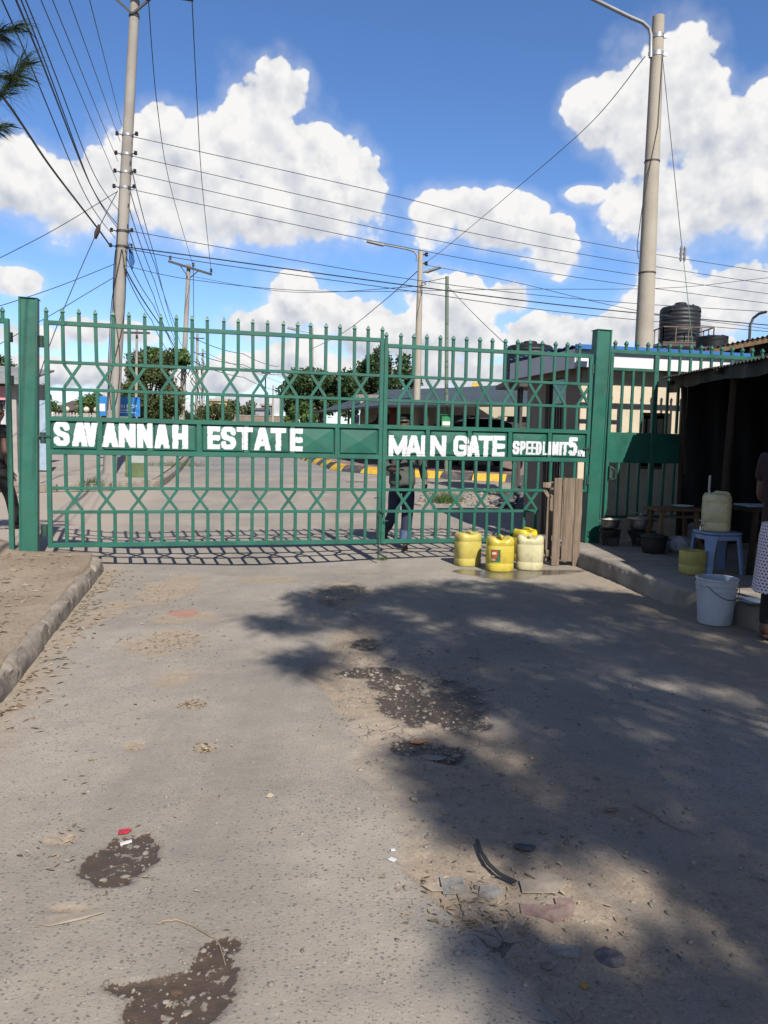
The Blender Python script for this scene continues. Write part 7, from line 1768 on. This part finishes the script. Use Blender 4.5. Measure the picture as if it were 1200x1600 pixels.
# blue sign board behind the tall pole
BSIGN = mat('blue_sign_paint', (0.02, 0.20, 0.52), 0.5, 0.08, 1)
sY = 27.0; a = at(154, 621, sY); b_ = at(218, 651, sY)
sgn = thing('blue_signboard', 'blue signboard with white lettering partly hidden by the tall pole', 'sign', ((a.x + b_.x) / 2, sY, GZ(sY) + 0.15), R(6))
w = b_.x - a.x; z0 = b_.z - GZ(sY) - 0.15; z1 = z0 + 30 / 1200 * sY
hb(sgn, 'board', -w / 2, w / 2, 0, 0.05, z0, z1, BSIGN)
for x in (-w / 2 + 0.2, w / 2 - 0.2): hb(sgn, 'leg', x - 0.03, x + 0.03, 0.06, 0.12, -0.15, z1, IRON)
def text_mesh(txt, size):
    cu = bpy.data.curves.new('txt', 'FONT'); cu.body = txt; cu.size = size; cu.extrude = 0.004; cu.offset = size * 0.02; cu.align_x = 'LEFT'
    o = bpy.data.objects.new('txt', cu); C.objects.link(o); dg = bpy.context.evaluated_depsgraph_get(); dg.update(); me = bpy.data.meshes.new_from_object(o.evaluated_get(dg)); bpy.data.objects.remove(o); return me
xa = at(187, 636, sY).x - at(186, 636, sY).x
lx = (at(186, 636, sY).x - (a.x + b_.x) / 2)
obj('lettering', text_mesh('EN S OP', 0.165), WHITEP, sgn, loc=(lx, -0.006, z0 + 0.29), rot=(R(90), 0, 0))
for i, (dx, ln, dz) in enumerate(((0.02, 0.40, 0.20), (0.0, 0.56, 0.12))): hb(sgn, 'small_print_line', lx + dx, lx + dx + ln, -0.008, -0.002, z0 + dz, z0 + dz + 0.028, WHITEP)
hb(sgn, 'pale_patch', -w / 2 + 0.05, -w / 2 + 0.24, -0.008, -0.002, z0 + 0.16, z0 + 0.42, WHITEP)
# meter pillar by the tall pole
g = gnd(211, 746, 0.15); mp_ = thing('meter_pillar', 'squat concrete pillar with green painted base right of the tall pole', 'pillar', (g.x, g.y + 0.2, GZ(g.y) + 0.15), R(20))
hb(mp_, 'base', -0.23, 0.23, -0.17, 0.17, 0, 0.36, mat('olive_green_paint', (0.11, 0.15, 0.06), 0.8, 0.2, 4), 0.01); hb(mp_, 'column', -0.225, 0.225, -0.165, 0.165, 0.361, 1.05, mat('pale_grey_paint', (0.36, 0.37, 0.35), 0.8, 0.15, 4), 0.01); hb(mp_, 'cap', -0.25, 0.25, -0.19, 0.19, 1.051, 1.11, CONC, 0.01)
hb(mp_, 'side_plate', -0.29, -0.24, -0.12, 0.16, 0.0, 0.95, mat('moss_green_paint', (0.10, 0.15, 0.05), 0.8), 0.006)
# distant buildings
def block(label, px0, px1, py0, py1, Y, m, floors, cols, roofm=None):
    a = at(px0, py1, Y); b_ = at(px1, py0, Y); w = b_.x - a.x; h = b_.z - 0.5; root = thing('apartment_block', label, 'building', ((a.x + b_.x) / 2, Y, 0.5), 0, 'distant buildings')
    hb(root, 'wall', -w / 2, w / 2, 0, w * 0.6, 0, h, m); hb(root, 'roof', -w / 2 - 0.3, w / 2 + 0.3, -0.3, w * 0.6 + 0.3, h, h + 0.4, roofm or CONC)
    for i in range(floors):
        for j in range(cols):
            x = -w / 2 + w * (j + 0.5) / cols; z = h - (i + 0.62) * 2.9
            o = hb(root, 'window', x - w / cols * 0.28, x + w / cols * 0.28, -0.06, -0.004, z - 0.7, z + 0.7, DARKGLASS); hb(o, 'sill', x - w / cols * 0.31, x + w / cols * 0.31, -0.2, -0.062, z - 0.85, z - 0.7, CONC)
    return root
block('distant yellow apartment block with dark windows', 325, 354, 627, 660, 130, mat('yellow_render', (0.60, 0.48, 0.20), 0.8), 2, 3)
block('wide grey building far down the street', 376, 416, 641, 660, 150, mat('bluish_render', (0.30, 0.31, 0.35), 0.8), 1, 5, mat('dark_roof_felt', (0.10, 0.10, 0.12), 0.8))
block('narrow dark grey building beside the wide one', 408, 424, 634, 660, 155, mat('dark_render', (0.17, 0.18, 0.21), 0.8), 2, 2)
c = at(415, 655, 75); lw = thing('boundary_wall', 'long low brown wall at the end of the street', 'wall', (c.x, 75, 0.4)); hb(lw, 'wall_body', -3.2, 3.2, 0, 0.25, 0, c.z - 0.4 + 0.3, mat('brown_block_wall', (0.24, 0.19, 0.15), 0.9, 0.2, 2)); hb(lw, 'coping', -3.25, 3.25, -0.05, 0.30, c.z - 0.4 + 0.301, c.z - 0.4 + 0.36, CONC)

# ------------------------------------------------------------------ litter, stones and leaves on the road
PALE = mat('pale_stone', (0.24, 0.21, 0.175), 0.9, 0.3, 14, 0.5, 60); GRIT = mat('road_grit', (0.25, 0.22, 0.19), 0.95, 0.5, 9, 0.3, 60)
P = []; S = []
for (cx, cy, rx, ry) in HOLES:
    m_ = int(14 + 500 * rx * ry)
    for i in range(m_):
        x = cx + rng.normal(0, rx * 0.55); y = cy + rng.normal(0, ry * 0.55); s = min(0.022, abs(rng.normal(0.004, 0.005)) + 0.0025) * (0.7 if y < 2.8 else 1.2); P.append((x, y, road_h(x, y) + s * 0.15)); S.append(s)
stones('pothole_stones', np.array(P), np.array(S), PALE, 0.5, 'pale loose stones lying in the muddy potholes')
P = []; S = []
zoneX = rng.uniform(-0.3, 3.0, 5200); zoneY = rng.uniform(1.9, 5.2, 5200)
ex = np.interp(zoneY, EDY, EDX); keep = (zoneX > ex) & (zoneX < ex + rng.exponential(0.9, 5200))
zx, zy = zoneX[keep], zoneY[keep]
Zs = road_z(zx[None], zy[None])[0]; s = np.minimum(np.abs(rng.normal(0, 0.0045, len(zx))) + 0.0015, 0.014)
stones('roadside_gravel', np.stack([zx, zy, Zs + s * 0.3], -1), s, GRIT, 0.6, 'fine gravel where the asphalt has crumbled at the right')
zx = rng.uniform(-2.9, 3.2, 3600); zy = 1.9 + rng.uniform(0, 1, 3600) ** 1.5 * 7; Zs = road_z(zx[None], zy[None])[0]; s = np.minimum(np.abs(rng.normal(0, 0.003, len(zx))) + 0.001, 0.010)
k_ = zx > kerb_x(zy) + 0.1
stones('road_grit', np.stack([zx, zy, Zs + s * 0.2], -1)[k_], s[k_], GRIT, 0.6, 'scattered grit on the asphalt')
DRY = leaf_mat('dry_leaf', (0.16, 0.11, 0.065), (0.34, 0.27, 0.185), 0.1)
def flat_leaves(name, X, Y, Zv, size, m, label):
    n = len(X); a = rng.uniform(0, 6.283, n); L = size * rng.uniform(0.4, 1.3, n); w = L * rng.uniform(0.15, 0.45, n)
    d = np.stack([np.cos(a), np.sin(a), rng.normal(0, 0.12, n)], -1); s = np.stack([-np.sin(a), np.cos(a), rng.normal(0, 0.25, n)], -1); P = np.stack([X, Y, Zv + 0.006], -1)
    V = np.stack([P - d * L[:, None] * .5, P + s * w[:, None] * .5 + np.array([0, 0, .004]), P + d * L[:, None] * .5, P - s * w[:, None] * .5 + np.array([0, 0, .002])], 1)
    return struct(obj(name, np_mesh(name, V.reshape(-1, 3), np.arange(n * 4).reshape(n, 4), smooth=False), m), 'stuff', label)
n = 330; y_ = rng.uniform(3.6, 8.3, n); x_ = kerb_x(y_) + 0.10 + np.abs(rng.normal(0, 0.14, n)); flat_leaves('leaf_litter', x_, y_, road_z(x_[None], y_[None])[0], 0.06, DRY, 'dry leaf litter gathered along the left kerb')
n = 700; y_ = rng.uniform(4, 9.3, n); x_ = kerb_x(y_) - 0.15 - rng.exponential(1.2, n)
zz = 0.136 + 0.082 * nstep(6.0, 9.0, y_) + (fbm(x_, y_, 0.9, 4, 55) - 0.5) * 0.06 * (1 - 0.5 * nstep(6, 9, y_)) + (fbm(x_, y_, 7, 3, 56) - 0.5) * 0.016
k_ = y_ < 8.1
flat_leaves('shoulder_litter', x_[k_], y_[k_], zz[k_], 0.07, DRY, 'dry leaves and chips on the earth shoulder')
X_, Y_ = [], []
for (px, py, rx, ry, n) in ((255, 925, 50, 30, 130), (262, 1008, 55, 18, 120), (300, 1100, 18, 7, 40), (318, 1168, 14, 7, 40), (750, 1420, 60, 30, 60), (730, 1400, 90, 60, 60), (100, 1310, 40, 60, 40), (690, 1000, 250, 110, 60), (300, 1300, 280, 200, 50), (290, 1000, 120, 100, 60), (900, 1420, 200, 120, 60)):
    for i in range(n):
        g = gnd(px + rng.normal(0, rx * 0.6), py + rng.normal(0, ry * 0.6)); X_.append(g.x); Y_.append(g.y)
X_, Y_ = np.array(X_), np.array(Y_); flat_leaves('road_litter', X_, Y_, road_z(X_[None], Y_[None])[0], 0.030, DRY, 'dry leaf scraps scattered over the road')
# single pieces one can point at
def card(name, label, cat, px, py, poly, m, th=0.003, rot=0, curl=0.0, sc=1.0):
    g = gp(px, py, 0.003); mb = MB(); mb.prism([(x * sc, y * sc) for x, y in poly], 0, th)
    if curl: mb.v = [(x, y, z + curl * (x * x + y * y) * 10) for x, y, z in mb.v]
    return tag(obj(name, mb, m, None, loc=g, rot=(rng.normal(0, 0.02), rng.normal(0, 0.02), rot)), label, cat)
REDW = mat('red_wrapper', (0.50, 0.03, 0.05), 0.35, 0.3, 60); PAPER = mat('white_paper', (0.68, 0.67, 0.66), 0.7, 0.1, 30); CARDB = mat('grey_cardboard', (0.34, 0.28, 0.22), 0.9, 0.15, 20); PINKT = mat('pinkish_board', (0.27, 0.175, 0.15), 0.9, 0.3, 25, 0.3, 60, dirt=(0.25, 0.2, 0.16), dirt_amt=0.8, dirt_scale=20); SLATE = mat('grey_paver_piece', (0.255, 0.235, 0.215), 0.9, 0.2, 20, 0.5, 80)
card('wrapper', 'crumpled red and white wrapper in the muddy pothole at lower left', 'wrapper', 194, 1302, [(-.022, -.014), (.012, -.016), (.026, .008), (.010, .020), (-.018, .016)], REDW, 0.004, R(20), 0.4)
card('paper_scrap', 'folded white paper scrap beside the red wrapper', 'paper', 197, 1319, [(-.022, -.006), (.020, -.004), (.022, .007), (-.018, .009)], PAPER, 0.006, R(35))
card('paper_scrap', 'small white paper scrap on the gravel edge', 'paper', 613, 1345, [(-.013, -.008), (.010, -.010), (.013, .007), (-.010, .010)], PAPER, 0.004, R(-30))
card('paper_scrap', 'tiny pale scrap just above the larger white one', 'paper', 614, 1330, [(-.008, -.006), (.008, -.005), (.006, .006), (-.007, .006)], PAPER, 0.004, R(10))
card('cardboard_piece', 'flat grey-brown board lying left above the muddy pothole', 'cardboard', 92, 1310, [(-.055, .006), (-.01, .018), (.055, .014), (.060, -.020), (.03, -.024), (.0, -.004), (-.05, -.006)], CARDB, 0.003, R(-6), 0.05)
card('cardboard_piece', 'long pale board scrap left below the muddy pothole', 'cardboard', 112, 1437, [(-.085, -.040), (-.05, -.045), (.03, -.005), (.085, .030), (.055, .036), (-.02, .020), (-.075, -.005)], CARDB, 0.003, R(-2), 0.04)
card('board_piece', 'pinkish brown board piece on the broken road edge', 'board', 862, 1424, [(-.10, -.012), (-.055, -.028), (-.01, -.062), (.05, -.040), (.075, .005), (.082, .052), (.022, .055), (.02, .022), (-.095, .030)], PINKT, 0.006, R(2))
card('board_piece', 'torn pale board with frayed edge above the pinkish one', 'board', 850, 1382, [(-.085, -.055), (.025, -.060), (.075, -.012), (.080, .025), (.06, .045), (-.04, .078), (-.055, .070), (-.02, .018), (-.08, .015)], CARDB, 0.006, R(2))
card('paver_piece', 'flat grey paver fragment left of the black strip', 'stone', 707, 1386, [(-.038, -.045), (.036, -.048), (.040, .046), (-.036, .050)], SLATE, 0.005, R(4))
card('paver_piece', 'grey paver fragment right of the first one', 'stone', 765, 1395, [(-.045, -.02), (.0, -.04), (.042, -.015), (.035, .030), (-.02, .035)], SLATE, 0.005, R(12))
card('paver_piece', 'grey paver fragment in the shade below the pinkish board', 'stone', 880, 1488, [(-.045, -.02), (.045, -.025), (.05, .025), (-.04, .028)], SLATE, 0.005, R(-8))
card('dry_leaf', 'big curled grey leaf at the edge of the middle pothole', 'leaf', 677, 1186, [(-.07, -.005), (-.03, -.022), (.03, -.022), (.065, 0), (.03, .028), (-.03, .026)], mat('grey_dry_leaf', (0.27, 0.25, 0.23), 0.8), 0.003, R(5), 0.15)
card('dry_leaf', 'orange-brown leaf in the middle pothole', 'leaf', 655, 1160, [(-.05, -.01), (-.01, -.028), (.04, -.012), (.05, .008), (.0, .026), (-.04, .018)], mat('orange_dry_leaf', (0.36, 0.18, 0.09), 0.8), 0.003, R(15), 0.15)
card('dry_leaf', 'pale curled leaf left of the grey paver fragment', 'leaf', 677, 1390, [(-.04, -.005), (.0, -.02), (.035, -.012), (.03, .008), (-.01, .012)], mat('pale_dry_leaf', (0.40, 0.33, 0.25), 0.8), 0.003, R(-20), 0.4)
card('dry_leaf', 'small yellow leaf in the shade near the bottom', 'leaf', 912, 1543, [(-.014, -.006), (.004, -.012), (.016, .002), (.002, .012)], mat('yellow_dry_leaf', (0.50, 0.28, 0.04), 0.7), 0.003, R(70), 0.5)
card('dry_leaf', 'curled brown leaf in the shade at right', 'leaf', 955, 1267, [(-.035, -.01), (.0, -.018), (.035, .0), (.01, .014), (-.02, .012)], mat('brown_dry_leaf', (0.25, 0.17, 0.11), 0.8), 0.003, R(10), 0.6)
g = gp(776, 1355, 0.01); mb = MB()
pts = [gp(745, 1320, .018), gp(751, 1340, .022), gp(763, 1360, .022), gp(780, 1375, .02), gp(806, 1386, .016)]
v = []; f = []
for i, p in enumerate(pts):
    d = (pts[min(i + 1, 4)] - pts[max(i - 1, 0)]).normalized(); s_ = Vector((-d.y, d.x, 0)) * (0.006 + 0.003 * i / 4)
    v += [p - s_, p + s_, p + s_ + Vector((0, 0, 0.004)), p - s_ + Vector((0, 0, 0.006))]
for i in range(4):
    for k in range(4): f.append((i * 4 + k, i * 4 + (k + 1) % 4, (i + 1) * 4 + (k + 1) % 4, (i + 1) * 4 + k))
f += [(3, 2, 1, 0), (16, 17, 18, 19)]
mb.add(v, f); tag(obj('rubber_strip', mb, mat('black_rubber', (0.03, 0.03, 0.032), 0.6), None, smooth=60), 'curved black rubber strip lying on the broken road edge', 'rubber strip')
def twig(label, P, r):
    r = r * 0.65; Q = []
    for i in range(len(P) - 1):
        A_, B2, C2, D2 = P[max(i - 1, 0)], P[i], P[i + 1], P[min(i + 2, len(P) - 1)]
        for k in range(5):
            t = k / 5; Q.append(tuple(0.5 * (2 * B2[m] + (C2[m] - A_[m]) * t + (2 * A_[m] - 5 * B2[m] + 4 * C2[m] - D2[m]) * t * t + (3 * B2[m] - A_[m] - 3 * C2[m] + D2[m]) * t ** 3) + rng.normal(0, 0.8) for m in (0, 1)))
    P = Q + [P[-1]]
    mb = MB(); mb.tube([gp(a, b, 0.005) for a, b in P], [r * (1 - 0.5 * i / (len(P) - 1)) for i in range(len(P))], 6); return tag(obj('twig', mb, mat('pale_twig', (0.26, 0.20, 0.14), 0.85), None, smooth=60), label, 'twig', 'twigs on the road')
twig('pale forked twig in the shade at right', [(868, 1324), (880, 1318), (890, 1309), (903, 1305)], 0.004)
twig('long dark twig in the shade near the right edge', [(990, 1258), (1020, 1275), (1050, 1293), (1090, 1308)], 0.005)
twig('straight straw lying below the grey paver fragment', [(707, 1442), (735, 1438), (760, 1437)], 0.004)
twig('second straw crossing under the straight one', [(722, 1452), (745, 1447), (762, 1441)], 0.004)
twig('thin upright looking twig beside the paver fragment', [(714, 1398), (718, 1412), (725, 1430)], 0.004)
twig('root-like twig running into the lower left pothole', [(245, 1445), (275, 1440), (310, 1453), (340, 1475), (352, 1510)], 0.006)
mb = MB(); mb.lathe([(0.036, 0.0), (0.042, 0.002), (0.043, 0.005), (0.038, 0.007), (0.005, 0.007)], 24); tag(obj('round_lid', mb, mat('blue_grey_lid', (0.09, 0.09, 0.10), 0.8, 0.3, 30, dirt=(0.25, 0.21, 0.17), dirt_amt=0.8, dirt_scale=30), None, smooth=40, loc=gp(953, 1497, -0.002)), 'round blue-grey lid lying in the shade at lower right', 'lid')
for lab, px, py, s, m in (('dark lump of asphalt in the shade', 818, 1327, 0.024, STONE), ('pale stone in the upper part of the lower left pothole', 195, 1371, 0.012, PALE), ('pale stone at the bottom of the lower left mud', 261, 1594, 0.011, PALE), ('pale stone near the bottom edge in the mud', 294, 1584, 0.010, PALE), ('round stone on the left part of the upper mud hole', 180, 1390, 0.009, PALE), ('brown clod in the middle of the lower mud hole', 276, 1550, 0.014, mat('brown_clod', (0.10, 0.062, 0.035), 0.95, 0.3, 20, 0.5, 50))):
    V = np.array(ico) * (1 + rng.normal(0, 0.26, (12, 1))) * s * np.array([1.35, 0.95, 0.45]); mb = MB(); mb.add([tuple(x) for x in V], icof); me = mb.mesh('stone')
    bm = bmesh.new(); bm.from_mesh(me); bmesh.ops.subdivide_edges(bm, edges=bm.edges, cuts=1, smooth=0.25); bm.to_mesh(me); bm.free()
    tag(obj('stone', me, m, None, smooth=32, loc=gp(px, py, s * 0.25)), lab, 'stone', 'single stones on the road')
